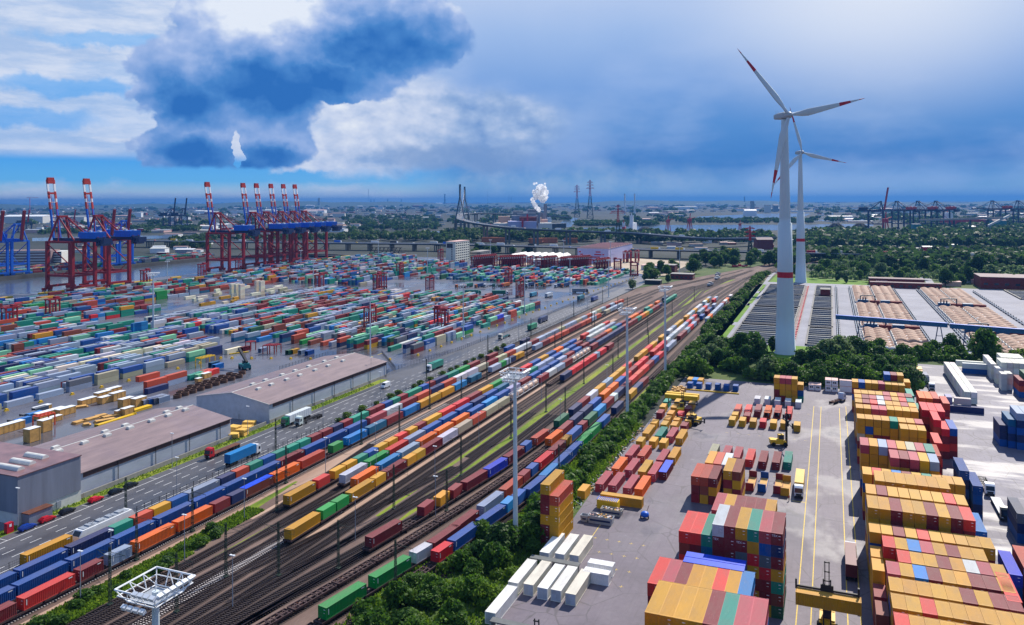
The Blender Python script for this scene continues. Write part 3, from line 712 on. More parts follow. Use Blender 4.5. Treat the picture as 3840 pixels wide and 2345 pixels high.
for i, (a, tiers, L, j0, cols) in enumerate(ROWS):
    for j, k in enumerate(cols):
        tt = tiers
        if k == 'Y': k, tt = 'y', tiers - 1
        if i in (2, 3) and j == 7: tt = tiers + 0
        c = C0 + PW * (j0 + j) + PW / 2
        for t in range(tt):
            top = t == tt - 1
            kk = k if top else RNG.choice(UNDER)
            lab = '%s container, %s from the lane in the %s row of the yellow stacks' % (PAL[kk][1], nth(j0 + j), nth(i)) if top else None
            wgt = 1.0 if top else (0.42 if t == tt - 2 and i in (6, 7, 12, 14, 15, 20) else 0.001)
            if wgt > .1 and not top: lab = '%s container one tier down, %s from the lane, %s row of the yellow stacks' % (PAL[kk][1], nth(j0 + j), nth(i))
            cand(wgt, c, a, t * CH, L, kk, lab)
for a, tiers in ((164.3, 3), (171.6, 3), (178.0, 4), (184.6, 4), (157.4, 2), (150.0, 2)):      # lower first column beside the lane
    for t in range(tiers):
        top = t == tiers - 1; k = 'mmzmyn'[int(a) % 6]
        cand(.55 if top else .3, C0 + PW / 2, a, t * CH, L20, k, '%s container %s tier up, beside the lane at the low edge of the yellow stacks, %s' % (PAL[k][1], nth(t), nth(int((a - 145) / 6.8))))
# --- the mixed block across the lane, seven high
PW2 = 2.36
LA = ['sst', 'sTt', 'rkt', 'mmt']
FACE = ['ss%s' % 't', None]
TOP = 'rrtwmytpm'; T2_ = 'zmTmmmyBn'; T3_ = 'rytmmdRdm'; T4_ = 'DmtmnmyRy'; T5_ = 'mmymymmmt'; T6_ = 'ymmyymymz'; T7_ = 'mymmymlyD'; T8_ = 'mmymmymmm'
tiersL = [T8_, T7_, T6_, T5_, T4_, T3_, T2_]
for j in range(9):
    n = 6 if j < 3 else 7
    c = -30.6 + PW2 * (j + .5)
    for t in range(n):
        top = t == n - 1
        src = [TOP, T2_, T3_, T4_, T5_, T6_, T7_, T8_][n - 1 - t]
        k = src[j]
        lab = '%s container on top of the seven-high mixed block, %s from its far side' % (PAL[k][1], nth(8 - j)) if top else '%s container %s tier up in the end wall of the mixed block, %s from the lane' % (PAL[k][1], nth(t), nth(8 - j))
        vis = top or (j >= 4) or t >= 3
        cand(1.0 if top else (.5 if vis else .002), c, 170.6, t * CH, L40, k, lab, let='TEX' if (k == 'm' and t == 5 and j in (3, 5)) or (k == 'm' and top and j == 8) else None)
def block(a, L, n, c0, cols, nm, pw=PW2):
    for j, k in enumerate(cols):
        for t in range(n):
            top = t == n - 1; kk = k if top else RNG.choice('mmymBtgyrm')
            lab = '%s container, %s from the lane on top of the %s' % (PAL[kk][1], nth(len(cols) - 1 - j), nm)
            cand(1.0 if top else (.22 if j == len(cols) - 1 or t == n - 2 else .001), c0 + pw * (j + .5), a, t * CH, L, kk, lab if top else (None if t < n - 2 else '%s container one tier down, %s from the lane in the %s' % (PAL[kk][1], nth(len(cols) - 1 - j), nm)))
block(191.5, L40, 5, -26.6, 'pymmmy', 'row behind the mixed block')
block(150.4, L40, 5, -33.0, 'rpmyyryc', 'row before the mixed block')
block(130.0, L40, 7, -29.0, 'yyyymtpp', 'row of foreground mixed boxes')
for j in range(2):
    for t in range(5): cand(1.0 if t == 4 else .001, -28.2, 163.0 + j * 2.6, t * CH, L40, 'B' if t == 4 else 'm', 'blue-sheeted open box lying crosswise before the mixed block, %s' % ('nearer', 'farther')[j], rot=-math.pi / 2)
block(116.5, L40, 6, -31.4, 'rprybbyy', 'frontmost row of boxes')
for j, k in enumerate('wwy'):
    for t in range(3): cand(.5 if t == 2 else .001, -33.4 + PW2 * (j + .5), 190.0, t * CH, L40, k, '%s container, %s of the low trio behind the mixed block' % (PAL[k][1], nth(j)))
for j, (k, tt) in enumerate(zip('sssxxx', (3, 3, 3, 0, 0, 0))):
    for t in range(tt):
        top = t == 2; kk = 'ssm'[j] if top else 'mymzym'[(j + t * 2) % 6]
        cand(1.0 if top else .5, -37.3 + PW * (j + .5), 227.4, t * CH, L40, kk, '%s container %s tier up, %s from the scattered boxes in the stepped brick-red stack' % (PAL[kk][1], nth(t), nth(j)))
for j, k in enumerate('yz'):
    for t in range(4):
        top = t == 3; kk = k if top else 'zymy'[(t + j) % 4]
        cand(1.0 if top else .45, -28.4 + PW * (j + .5), 228.0, t * CH, L40, kk, '%s container %s tier up on the lane side of the stepped stack, %s column' % (PAL[kk][1], nth(t), nth(j)))
for j, k in enumerate('ysw'): cand(.5, -35.4 + PW * (j + .5), 240.6, 2 * CH, L40, k, '%s container at the back of the stepped stack, %s column' % (PAL[k][1], nth(j))); cand(.001, -35.4 + PW * (j + .5), 240.6, CH, L40, 'm'); cand(.001, -35.4 + PW * (j + .5), 240.6, 0, L40, 'm')
for j, (k, tt) in enumerate(zip('yppyy', (4, 4, 4, 4, 3))):
    for t in range(tt):
        top = t == tt - 1; kk = k if top else ['mmyyt', 'myyyB', 'yyyyy'][t % 3][j]
        cand(.9 if top else .6, -23.0 + 2.38 * (j + .5), 355.0 + (0 if j < 4 else 1.5), t * CH, L20, kk, '%s container %s tier up in the stack by the trees, %s from the lane' % (PAL[kk][1], nth(t), nth(4 - j)))
# two-column tower by the hedge
for j, cc in enumerate(('mzyy' + 'my', 'yymys')):
    n = 6 if j == 0 else 5
    for t in range(n):
        k = ('mmymmy' if j == 0 else 'yyyys')[t]
        cand(1.3 if t == n - 1 else .9, -66.6 + PW * j, 186.0, t * CH, L40, k, '%s container %s tier up in the %s column of the tower beside the hedge' % (PAL[k][1], nth(t), ('taller', 'lower')[j]))
# boxes set out on the open asphalt
SC_R = [('white row by the tree stack', [(-29.1, 345.9, 6, 'w'), (-25.1, 346.7, 6, 'w'), (-21.0, 345.9, 6, 'w'), (-16.9, 346.0, 6, 'w'), (-12.8, 346.0, 6, 'w')]),
 ('row ahead of the white boxes', [(-35.0, 322.6, 12, 's'), (-31.1, 323.4, 12, 'r'), (-27.4, 325.2, 12, 'm'), (-23.6, 324.9, 12, 'o'), (-19.9, 326.4, 12, 's'), (-15.8, 326.3, 12, 'r')]),
 ('pair tucked behind the yellow line', [(-35.1, 317.0, 6, 'y'), (-30.6, 317.2, 6, 'm')]),
 ('line of short boxes by the yellow lift truck', [(-35.3, 309.3, 6, 'y'), (-31.6, 309.5, 6, 'y'), (-27.7, 309.7, 6, 'y'), (-24.2, 310.7, 6, 'R'), (-20.4, 310.5, 6, 'y'), (-16.8, 311.4, 6, 'y'), (-12.0, 310.4, 6, 'y')]),
 ('row of seven behind the stepped stack', [(-36.7, 265.0, 12, 'k'), (-32.4, 264.7, 12, 'p'), (-28.9, 264.8, 12, 'p'), (-24.8, 263.9, 12, 'r'), (-20.7, 263.4, 12, 'm'), (-16.6, 264.1, 12, 'm'), (-13.2, 265.6, 12, 't')]),
 ('short boxes at the debris heap, first line', [(-63.8, 327.2, 6, 't'), (-59.5, 328.8, 6, 'y'), (-53.6, 326.9, 6, 'y')]), ('short boxes at the debris heap, second line', [(-63.6, 318.6, 6, 'y'), (-59.2, 319.2, 6, 'y'), (-53.7, 319.1, 6, 'm')]),
 ('short boxes at the debris heap, third line', [(-62.9, 309.1, 6, 'm'), (-58.8, 309.3, 6, 'y'), (-55.2, 309.6, 6, 'R'), (-51.4, 310.1, 6, 'y')]), ('short boxes at the debris heap, fourth line', [(-58.5, 301.0, 6, 'y'), (-54.9, 301.5, 6, 'y'), (-50.6, 301.8, 6, 'y')]),
 ('short boxes at the debris heap, fifth line', [(-62.1, 294.0, 6, 'y'), (-58.2, 293.5, 6, 'y'), (-54.6, 293.9, 6, 'y'), (-51.0, 294.6, 6, 'm')]), ('long boxes near the hedge', [(-62.0, 280.2, 12, 'y'), (-57.2, 279.1, 12, 't'), (-53.3, 279.8, 12, 'p'), (-49.8, 278.6, 12, 'y')]),
 ('trio of short boxes near the hedge', [(-62.0, 270.1, 6, 'y'), (-57.8, 271.7, 6, 'y'), (-54.2, 271.4, 6, 'y')]), ('four long boxes by the rubbish bank', [(-61.9, 254.2, 12, 'p'), (-58.0, 255.0, 12, 's'), (-51.4, 253.2, 12, 'p'), (-48.4, 256.9, 12, 'y')]),
 ('second line of long boxes', [(-62.7, 240.0, 12, 'o'), (-58.6, 240.2, 12, 'p'), (-54.4, 240.2, 12, 'y'), (-51.2, 239.4, 12, 'p'), (-48.3, 242.0, 12, 'm')]), ('line of boxes above the skips', [(-63.7, 225.2, 12, 'p'), (-59.9, 225.5, 12, 'p'), (-55.3, 225.0, 12, 'p'), (-52.0, 225.4, 12, 'o')])]
for nm, L_ in SC_R:
    for j, (c, a, L, k) in enumerate(L_):
        cand(1.7, c, a, 0.0, L40 if L == 12 else L20, k, '%s container, %s in the %s' % (PAL[k][1], nth(j), nm))
for j, (c, a) in enumerate([(-61.2, 363.4), (-57.2, 364.0), (-53.2, 364.6), (-49.1, 365.3), (-45.3, 364.9), (-41.3, 365.6)]):
    cand(1.4, c + 1.2, a, 0.15, 4.2, 'B', 'small blue container, %s of six on yellow rails by the trees' % nth(j))
for j, k in enumerate('yby'): cand(1.0, -61.5 + j * 2.4, 372.0, 0.0, L20, k, '%s container, %s of the trio behind the blue boxes' % (PAL[k][1], nth(j)))
cand(1.4, -67.0, 218.0, 0.0, L20, 'y', 'yellow container standing against the hedge beside the skips')
cand(1.4, -61.2, 218.8, CH * .0, L40, 'y', 'long yellow container lying across the yard above the skips', rot=-math.pi / 2)
# blue, red and orange stacks on the far side of the yellow rows
for ii, (nm, c, a, n, L, ks) in enumerate((('blue stack', 33.2, 243.8, 5, L40, 'B'), ('blue stack', 35.8, 240.0, 4, L40, 'B'), ('blue column by the lorries', 31.6, 207.4, 4, L40, 'b'), ('blue column by the lorries', 31.0, 194.0, 3, L40, 'g'),
                           ('blue column by the lorries', 34.4, 186.0, 4, L40, 'u'), ('blue column by the lorries', 32.4, 172.0, 3, L40, 'b'), ('orange stack', 32.2, 338.9, 4, L40, 'o'), ('orange stack', 34.6, 338.9, 4, L40, 'o'), ('orange stack', 37.0, 339.8, 4, L40, 's'), ('orange stack', 39.6, 333.0, 4, L40, 's'),
                           ('red stack', 30.4, 309.4, 5, L40, 'R'), ('red stack', 32.8, 309.2, 5, L40, 'R'), ('red stack', 35.2, 309.0, 5, L40, 'R'), ('red stack', 32.6, 296.8, 5, L40, 'R'), ('red stack', 34.9, 295.6, 4, L40, 'R'), ('red stack', 37.4, 297.0, 4, L40, 'B'), ('red stack', 28.8, 264.0, 4, L40, 's'), ('red stack', 30.8, 278.0, 4, L40, 'r'), ('teal pair', 27.5, 330.0, 5, L40, 't'), ('teal pair', 28.6, 318.0, 4, L40, 't'), ('pink stack', 28.4, 345.0, 4, L40, 'p'),
                           ('coral stack', 30.9, 168.0, 5, L40, 'r'), ('brick stack', 37.8, 190.0, 4, L40, 's'), ('brick stack', 38.0, 177.0, 4, L40, 's'), ('teal heap', 44.0, 230.0, 3, L40, 'd'), ('teal heap', 46.4, 224.0, 2, L40, 'T'),
                           ('navy wall', 55.2, 317.9, 3, L40, 'n'), ('navy wall', 57.6, 316.8, 4, L40, 'T'), ('navy wall', 60.0, 315.9, 5, L40, 'g'), ('navy wall', 62.4, 315.9, 5, L40, 'g'), ('navy wall', 64.8, 315.9, 5, L40, 'g'))):
    for t in range(n):
        top = t == n - 1; k = ks if top else ('BnBnT'[t % 5] if nm in ('blue stack', 'navy wall', 'blue column by the lorries', 'teal heap') else 'mrmsR'[t % 5])
        cand(1.0 if top else .4, c, a, t * CH, L, k, '%s container %s tier up, %s column of the %s beyond the yellow rows' % (PAL[k][1], nth(t), nth(ii), nm))
for j in range(11):
    for i in range(2):
        for t in range(2): cand(.8 if t else .3, 52.6 + 2.45 * i, 377 + 6.0 * j, t * CH + .5, L20, 'W', 'white refrigerated box, %s along the long white row, %s side, %s tier' % (nth(j), ('near', 'far')[i], ('lower', 'upper')[t]))
for j, (c, a, n, L, r, k) in enumerate([(44.6, 366.5, 2, L20, 0, 'l'), (46.9, 370, 1, L20, 0, 'W'), (72, 447, 3, L40, 0, 'W'), (71.6, 434, 3, L40, 0, 'W'), (72, 424, 3, L20, 0, 'W'), (71.8, 411, 3, L20, 0, 'W'), (74.2, 413, 3, L20, 0, 'W'),
                               (76.4, 399, 3, L40, 0, 'm'), (78.8, 400, 4, L40, 0, 'D'), (81.2, 400, 4, L40, 0, 'n'), (74.4, 426, 4, L40, 0, 'W'), (76.8, 426, 4, L40, 0, 'W'), (79.2, 426, 4, L40, 0, 'W'), (81.6, 426, 4, L40, 0, 'W'), (84, 426, 4, L40, 0, 'W'), (76.8, 440, 4, L40, 0, 'W'), (79.2, 440, 4, L40, 0, 'W'), (81.6, 440, 4, L40, 0, 'W'), (84, 440, 4, L40, 0, 'W')]):
    for t in range(n): cand(.8 if t == n - 1 else .3, c, a, t * CH, L, k if t == n - 1 or k == 'W' else 'BsnB'[t], '%s box, %s tier, %s stack of the far reefer yard' % (PAL[k][1], nth(t), nth(j)))
cand(1, 44.4, 363.8, 0, L40, 'n', 'navy container lying across the end of the white row', rot=-math.pi / 2)
cand(1, 46.4, 367.0, CH, L20, 'W', 'white box lying crosswise above the navy container', rot=-math.pi / 2)
cand(1, 58, 452, CH, L40, 'W', 'white box crosswise at the tree line behind the white row', rot=-math.pi / 2)
cand(1, 60, 446, 0, L40, 'B', 'blue box crosswise near the tree line', rot=-math.pi / 2)
cand(1, 60, 446, CH, L40, 'w', 'white box on a blue one near the tree line', rot=-math.pi / 2)
# --- quay terminal
FRONT = [('k', 198.5, 1, 'k'), ('k', 212.6, 1, 'k'), ('g', 226.8, 1, 'g'), ('g', 241.2, 1, 'g'), ('d', 256.0, 2, 'g'), ('k', 270.8, 2, 'k'), ('B', 285.2, 2, 'k'), ('g', 299.0, 2, 'g'), ('k', 313.0, 1, 'k'), ('i', 327.8, 2, 't'), ('n', 341.0, 2, 'n')]
for j, (k, a, n, lo) in enumerate(FRONT):
    for t in range(n):
        kk = k if t == n - 1 else lo
        cand(1.2, -320.8, a, t * CH, L40, kk, '%s container %s tier up, %s in the terminal row facing the timber yard' % (PAL[kk][1], nth(t), nth(j)))
cand(1.2, -317.0, 352.5, 0, L40, 'e', 'cream container alone at the end of the terminal row')
SIDE = [(391, 'dm'), (405, 'Bg'), (419, 'kk'), (433, 'gg'), (446, 'i'), (459, 'BG'), (487, 't'), (499, 'iz'), (511, 'um'), (524, 'g'), (536, 'ss'), (549, 'i'), (562, 'it'), (575, 'it'), (588, 'mn')]
for j, (a, ks) in enumerate(SIDE):
    for t, k in enumerate(reversed(ks)):
        cand(1.0, -219.0, a, t * CH, L40, k, '%s container %s tier up, %s in the terminal row along the fence' % (PAL[k][1], nth(t), nth(j)))
for j, (c, a, ks) in enumerate([(-224, 391, 'ng'), (-234.7, 392.5, 't'), (-251, 393.5, 'my'), (-258, 393, 'tm'), (-263, 393.5, 'tT'), (-270, 393.5, 'sn'), (-276, 394, 'g'), (-281, 392.6, 's'), (-290, 392.6, 'z'), (-296, 392.6, 'G'), (-302, 392.6, 'sz'), (-311, 393, 'nT'), (-316, 393, 'tg'), (-326, 390, 'b'), (-333, 388, 'gT'), (-341, 385, 'gT')]):
    for t, k in enumerate(reversed(ks)):
        cand(1.0, c, a, t * CH, L40, k, '%s container %s tier up, %s along the ragged terminal front by the lifting frames' % (PAL[k][1], nth(t), nth(j)))
for j, (a, k, n) in enumerate([(252, 's', 2), (264.2, 's', 2), (276.4, 's', 1)]):
    pass
for c, a, z, k, lab in ((-287.0, 268, 0, 's', 'rust red container at the foot of the brick-red pile by the timber'), (-287.0, 268, CH, 's', 'rust red container in the middle of the brick-red pile by the timber'), (-289.6, 266, CH * 2, 's', 'rust red container on top of the brick-red pile by the timber'),
                        (-284.4, 266, 0, 'n', 'navy container before the brick-red pile by the timber'), (-288, 281, CH, 's', 'rust red container stepped behind the pile by the timber'), (-288, 281, 0, 'g', 'grey container under the stepped end of the pile by the timber')):
    cand(1.2, c, a, z, L40, k, lab)
for j in range(6): cand(1.0, -287.5 - j * .4 + (j % 2) * 3, 294 + j * 2.6, 0, L20, 'titrsr'[j], '%s container, %s in the coral-topped row behind the pile' % (PAL['titrsr'[j]][1], nth(j)))

def zone(c0, c1, dc, a0, a1, da, P, ks, amax=None, skip=None):
    c = c0
    while c > c1:
        run = None; hi = a1 if amax is None else amax(c); a = a0 + RNG.uniform(0, 1.5)
        while a + L40 < hi:
            if skip is None or not skip(c, a):
                u = RNG.random(); n = 0
                for q in P:
                    if u < q: break
                    u -= q; n += 1
                two = RNG.random() < .12
                for t in range(n):
                    k = run if run and RNG.random() < .5 else RNG.choice(ks)
                    run = k
                    if two: cand(.0001, c, a, t * CH, L20, k); cand(.0001, c, a + 6.1, t * CH, L20, RNG.choice(ks))
                    else: cand(.0001, c, a, t * CH, L40, k)
            a += da
        c -= dc
MIX = 'ttttttttmmmmmmzzzsggggggggggBBBccnnDTTTTiwwdddRky'
zone(-325.2, -350, 4.05, 60, 0, 14.3, (.04, .25, .71), 'gggggggggtiBBnkwmd', lambda c: 352 + .95 * (-318 - c))
zone(-353.6, -356, 4.05, 60, 0, 13.4, (0, .1, .9), 'eeeeeeeew', lambda c: 350)
zone(-357.7, -414, 4.05, 60, 0, 13.6, (.06, .34, .60), 'gggttBBnnmgmisBwc', lambda c: 350 + .8 * (-318 - c))
zone(-440, -450, 4.0, 418, 640, 12.9, (0, .1, .9), 'gggggggggggnwg')
zone(-227.0, -438, 3.95, 405.0, 0, 13.0, (.12, .40, .48), MIX, lambda c: 640 if c < -262 else 612 - (c + 262) * .2)
zone(-420.0, -492, 4.1, 60, 0, 13.4, (.05, .30, .48, .17), MIX, lambda c: 402)
zone(-494.0, -548, 4.1, 60, 0, 13.0, (.05, .32, .45, .18), MIX + 'ym', lambda c: 478)
zone(-550.0, -638, 4.15, 60, 0, 12.9, (.05, .30, .46, .19), MIX + 'ymmG', lambda c: 760)
zone(-640.0, -664, 4.15, 60, 0, 12.9, (.25, .75), MIX + 'ymmzG', lambda c: 720)
zone(-582.0, -664, 4.15, 770, 1066, 12.9, (.06, .24, .45, .25), MIX + 'gg')
zone(-448.0, -580, 4.15, 690, 955, 12.9, (.05, .30, .44, .21), MIX)
zone(-222.0, -424, 4.0, 774, 0, 12.9, (.10, .56, .34), 'tttttmmBBcTTnnisggRwD', lambda c: 945 + (c + 222) * .04)
for j in range(26): cand(.0001, -470 - RNG.uniform(0, 60), 500 + RNG.uniform(0, 140), RNG.choice((0, 0, CH)), L20 if j % 2 else L40, 'eeeekyy'[j % 7])
for j in range(5):
    for t in range(5): cand(.0001, -488 - j * 2.5, 560 + (j % 2) * 30, t * CH, L20, 'e')

zone(-906, -962, 4.3, 610, 1000, 13, (.2, .35, .45), MIX)
def mark_mesh(L):
    mb = MB(); h = CW / 2
    for s in (-1, 1): mb.box(*sorted((s * (h - .03), s * (h - .005)))  , .55, .72, .9, 2.05); mb.box(*sorted((s * (h - .03), s * (h - .005))), L - 1.6, L - .7, 2.0, 2.2)
    mb.box(.25, .8, .036, .048, 1.85, 2.05); mb.box(.3, .7, .036, .048, 1.2, 1.28)
    return mb.mesh('code_lettering', M['white'])
MARK40, MARK20 = mark_mesh(L40), mark_mesh(L20)
CANDS.sort(key=lambda q: -q[0])
NIND = 272
chosen = [q for q in CANDS if q[7]][:NIND]
ids = {id(q) for q in chosen}
used = {}
for q in chosen:
    w_, c, a, z, L, k, rot, lab, let = q
    n = used.get(lab, 0); used[lab] = n + 1
    if n: lab = lab.replace(' container', ' container set ' + ('lower', 'farther along', 'just behind', 'deeper in')[min(3, n - 1)], 1) if ' container' in lab else lab + ', farther along'
    base = pal(k)
    r = put('shipping_container', ME40 if L > 9.9 or L == L40 else ME20, None, W(c, a, z), -TH + rot, base)
    if abs(L - L40) > .01 and abs(L - L20) > .01: r.scale = (1, L / (L40 if L > 9.9 else L20), 1)
    tag(r, lab, 'shipping container', GROUP_CT)
    X_, Y_, _ = W(c, a)
    if Y_ < 300:
        for d in DOORS: put('door', d, r, (0, 0, 0), 0, base)
    if Y_ < 330 and RNG.random() < .7:
        put('code_lettering', MARK40 if L > 9.9 else MARK20, r)
    if let:
        cu = bpy.data.curves.new('lettering', 'FONT'); cu.body = let; cu.size = .62; cu.extrude = .004; cu.materials.append(M['white'])
        tmp = bpy.data.objects.new('tmp', cu); o = put('lettering', bpy.data.meshes.new_from_object(tmp), r); bpy.data.objects.remove(tmp)
        o.location = (-1.0, -.005, 1.75); o.rotation_euler = (rad(90), 0, 0)
    if k == 'z' and abs(a - 181.0) < .01 or (k == 'm' and abs(c + 48.3) < .01) or abs(c + 28.2) < .01:
        mb = MB(); mb.box(-1.19, 1.19, .02, L40 - .02, CH - .02, CH + .06); part('tarpaulin', mb, paint('blue_tarpaulin', (20, 70, 210), .5, .3, .8), r)
B, Cc = [], []
rotd = []
for q in CANDS:
    if id(q) in ids: continue
    w_, c, a, z, L, k, rot, lab, let = q
    if abs(rot) > 1: B.append((c, c + L, a - CW / 2, a + CW / 2, z, z + CH - .02))
    else: B.append((c - CW / 2 + .04, c + CW / 2 - .04, a + .07, a + L - .07, z + .03, z + CH - .04))
    Cc.append(pal(k, .14))
V, Fq = box_cloud(B)
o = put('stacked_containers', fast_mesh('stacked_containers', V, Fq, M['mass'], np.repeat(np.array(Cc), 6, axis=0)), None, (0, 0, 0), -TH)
tag(o, 'thousands of mixed shipping containers filling the quay terminal and the lower tiers of the stacks', 'shipping containers', None, 'stuff')
# ------------------------------------------------------------------ railway vehicles and masts
def wagon_proto(L):
    t = thing('container_wagon', 'flat container wagon', 'wagon', (0, 0, -500))
    mb = MB()
    for s in (-1, 1): mb.box(*sorted((s * 1.05, s * 1.25)), .1, L - .1, .80, 1.20)
    mb.box(-.16, .16, .0, L, .82, 1.12)
    y = .3; k = 0
    while y < L - .2:
        mb.box(-1.06, 1.06, y - .12, y + .12, .95, 1.16); k += 1
        if k % 2 and y + 1.6 < L: mb.beam((-1.0, y, 1.05), (1.0, y + 1.6, 1.05), .10, .10); mb.beam((1.0, y, 1.05), (-1.0, y + 1.6, 1.05), .10, .10)
        y += 1.62
    for s in (0, L): mb.box(-1.1, 1.1, s - .1 if s else 0, s + .1 if not s else s, .75, 1.2)
    part('frame', mb, M['wagon'], t)
    for y0 in (1.6, L - 1.6):
        mb = MB()
        for s in (-1, 1):
            mb.box(*sorted((s * .86, s * .98)), y0 - 1.25, y0 + 1.25, .42, .72)
        mb.box(-.9, .9, y0 - .2, y0 + .2, .5, .8)
        b = part('bogie', mb, M['dark'], t)
        for yy in (y0 - .9, y0 + .9):
            mb = MB()
            for s in (-1, 1): mb.tube((s * .68, yy, .46 + .25), (s * .82, yy, .46 + .25), .46, n=10)
            mb.tube((-.7, yy, .71), (.7, yy, .71), .09, n=6); part('wheelset', mb, M['rust'], b)
    return t
WPROTO = wagon_proto(12.4)
def wagon_simple(L):
    mb = MB()
    for s in (-1, 1): mb.box(*sorted((s * .95, s * 1.22)), .1, L - .1, .82, 1.20)
    for i in range(8): mb.box(-1.0, 1.0, .2 + i * 1.68, .5 + i * 1.68, .95, 1.16)
    for y0 in (1.6, L - 1.6): mb.box(-.9, .9, y0 - 1.3, y0 + 1.3, .3, .82)
    return mb.mesh('wagon_frame', M['wagon'])
WSIMPLE = wagon_simple(12.4)
WNAME = {'A1': 'beside the grassy strip', 'A2': 'second from the grassy strip', 'A3': 'third from the grassy strip', 'A4': 'by the road fence', 'M1': 'of the middle train with tanks', 'M2': 'of the second middle train', 'M3': 'of the third middle train',
         'M4': 'of the innermost middle train', 'RED': 'of the lone red train', 'N0': 'of the part-loaded train', 'N2': 'of the long bare rake', 'N3': 'of the second train from the hedge', 'N4': 'of the train along the hedge', 'WG': 'of the far bare rake'}
WSP = {'A1': (93, 620), 'A2': (92, 640), 'A3': (103, 450), 'A4': (127, 141), 'M1': (162, 694), 'M2': (199, 640), 'M3': (200, 520), 'M4': (181, 520), 'RED': (354, 447), 'N0': (165, 560), 'N2': (97, 560), 'N3': (120, 520), 'N4': (152, 420), 'WG': (345, 690)}
first = True
for key, (a0, a1) in WSP.items():
    f = TRK[key]; i = 0
    L_ = [q for q in LOADED.get(key, [])]
    a = a0
    while a + 12.4 <= a1 + 6:
        ang = math.atan2(f(a + 12.4) - f(a), 12.4); loc = W(f(a), a, 0.0); Y_ = loc[1]
        loaded = any(abs(q[0] - a) < 11 for q in L_)
        lab = '%s wagon %s, %s from its near end' % ('loaded flat' if loaded else 'bare skeletal', WNAME[key], nth(i))
        if Y_ < 330 or (not loaded and Y_ < 420):
            r = dup(WPROTO, loc, -TH - ang, lab, 'container wagons in the rail yard')
        elif Y_ < 620:
            r = tag(put('container_wagon', WSIMPLE, None, loc, -TH - ang), lab, 'wagon', 'container wagons in the rail yard')
        a += 12.75; i += 1
for ch in list(WPROTO.children):
    for g in list(ch.children): bpy.data.objects.remove(g)
    bpy.data.objects.remove(ch)
bpy.data.objects.remove(WPROTO)

def tank_container():
    t = thing('tank_container', 'tank', 'tank container', (0, 0, -500))
    mb = MB()
    prof = [(0.02, -2.75), (.6, -2.7), (.95, -2.55), (1.08, -2.3), (1.08, 2.3), (.95, 2.55), (.6, 2.7), (0.02, 2.75)]
    n = 14; V_ = []
    for r, y in prof:
        for i in range(n): q = 2 * math.pi * i / n; V_.append((r * math.cos(q), y + 2.97, 1.3 + r * math.sin(q)))
    mb.add(V_, [(k * n + i, (k + 1) * n + i, (k + 1) * n + (i + 1) % n, k * n + (i + 1) % n) for k in range(len(prof) - 1) for i in range(n)])
    part('tank', mb, M['tank'], t, True)
    mb = MB()
    for y in (.06, 5.88):
        for s in (-1, 1): mb.beam((s * 1.1, y, 0), (s * 1.1, y, 2.5), .14); mb.beam((s * 1.1, y, .1), (0, y, 1.3), .10)
        for z in (.08, 2.44): mb.beam((-1.1, y, z), (1.1, y, z), .14)
    for s in (-1, 1): mb.beam((s * 1.1, 0, .1), (s * 1.1, 5.95, .1), .14); mb.beam((s * 1.1, 0, 2.42), (s * 1.1, 5.95, 2.42), .08)
    part('frame', mb, M['white'], t)
    mb = MB(); mb.box(-.3, .3, 1.2, 4.7, 2.36, 2.44); mb.tube((0, 2.97, 2.3), (0, 2.97, 2.55), .3, n=10); part('walkway', mb, M['steel'], t)
    return t
TP = tank_container()
tl = [311.3, 317.7, 324.1, 330.4, 336.8, 395.5, 402, 408.5, 415, 421.5]
for i, a in enumerate(tl):
    o = dup(TP, W(TRK['M1'](a), a, 1.22), -TH, '%s tank container in a frame, %s of the tanks on the middle train' % (('white', 'orange')[i == 1], nth(i)), 'tank containers on the middle train')
for ch in list(TP.children): bpy.data.objects.remove(ch)
bpy.data.objects.remove(TP)

def loco(name, label, c, a, rot, colour, low=False, L=17.0):
    t = thing(name, label, 'locomotive', W(c, a, 0.24), -TH + rot); hood = [( -L/2, .9), (L/2, .9), (L/2, 2.2), (L/2 - 1.0, 3.5), (-L/2 + 1.0, 3.5), (-L/2, 2.2)]
    mb = MB()
    if low:
        mb.side([(-L/2, .9), (L/2, .9), (L/2, 2.5), (1.6, 2.6), (1.6, 3.9), (-1.6, 3.9), (-1.6, 2.6), (-L/2, 2.5)], -1.4, 1.4)
    else: mb.side(hood, -1.45, 1.45)
    part('body', mb, colour, t)
    for s in (-1, 1):
        mb = MB()
        if low: mb.box(-1.2, 1.2, *sorted((s * 1.6, s * 1.63)), 2.9, 3.6)
        else: mb.add([(-1.2, s * (L / 2 - .02), 2.3), (1.2, s * (L / 2 - .02), 2.3), (1.1, s * (L / 2 - .78), 3.3), (-1.1, s * (L / 2 - .78), 3.3)], [(0, 1, 2, 3)])
        part('windscreen', mb, M['glassy'], t)
    mb = MB(); mb.box(-1.1, 1.1, -L/2 + 1.6, L/2 - 1.6, 3.5 if not low else 2.6, 3.66 if not low else 2.7)
    if not low:
        for y in (-4.5, -1.5, 1.5, 4.5): mb.box(-.9, .9, y - .8, y + .8, 3.66, 3.95)
    part('roof_gear', mb, M['steel'], t)
    for s in (-1, 1):
        mb = MB(); mb.box(-1.0, 1.0, s * 4.6 - 1.7, s * 4.6 + 1.7, .35, .95)
        for yy in (-1.1, 1.1):
            for q in (-1, 1): mb.tube((q * .68, s * 4.6 + yy, .5), (q * .85, s * 4.6 + yy, .5), .5, n=10)
        part('bogie', mb, M['dark'], t)
    if not low:
        mb = MB(); mb.beam((-.7, -5, 3.7), (-.7, -3.4, 4.6), .06); mb.beam((.7, -5, 3.7), (.7, -3.4, 4.6), .06); mb.beam((-.9, -3.4, 4.65), (.9, -3.4, 4.65), .08); part('pantograph', mb, M['dark'], t)
    return t
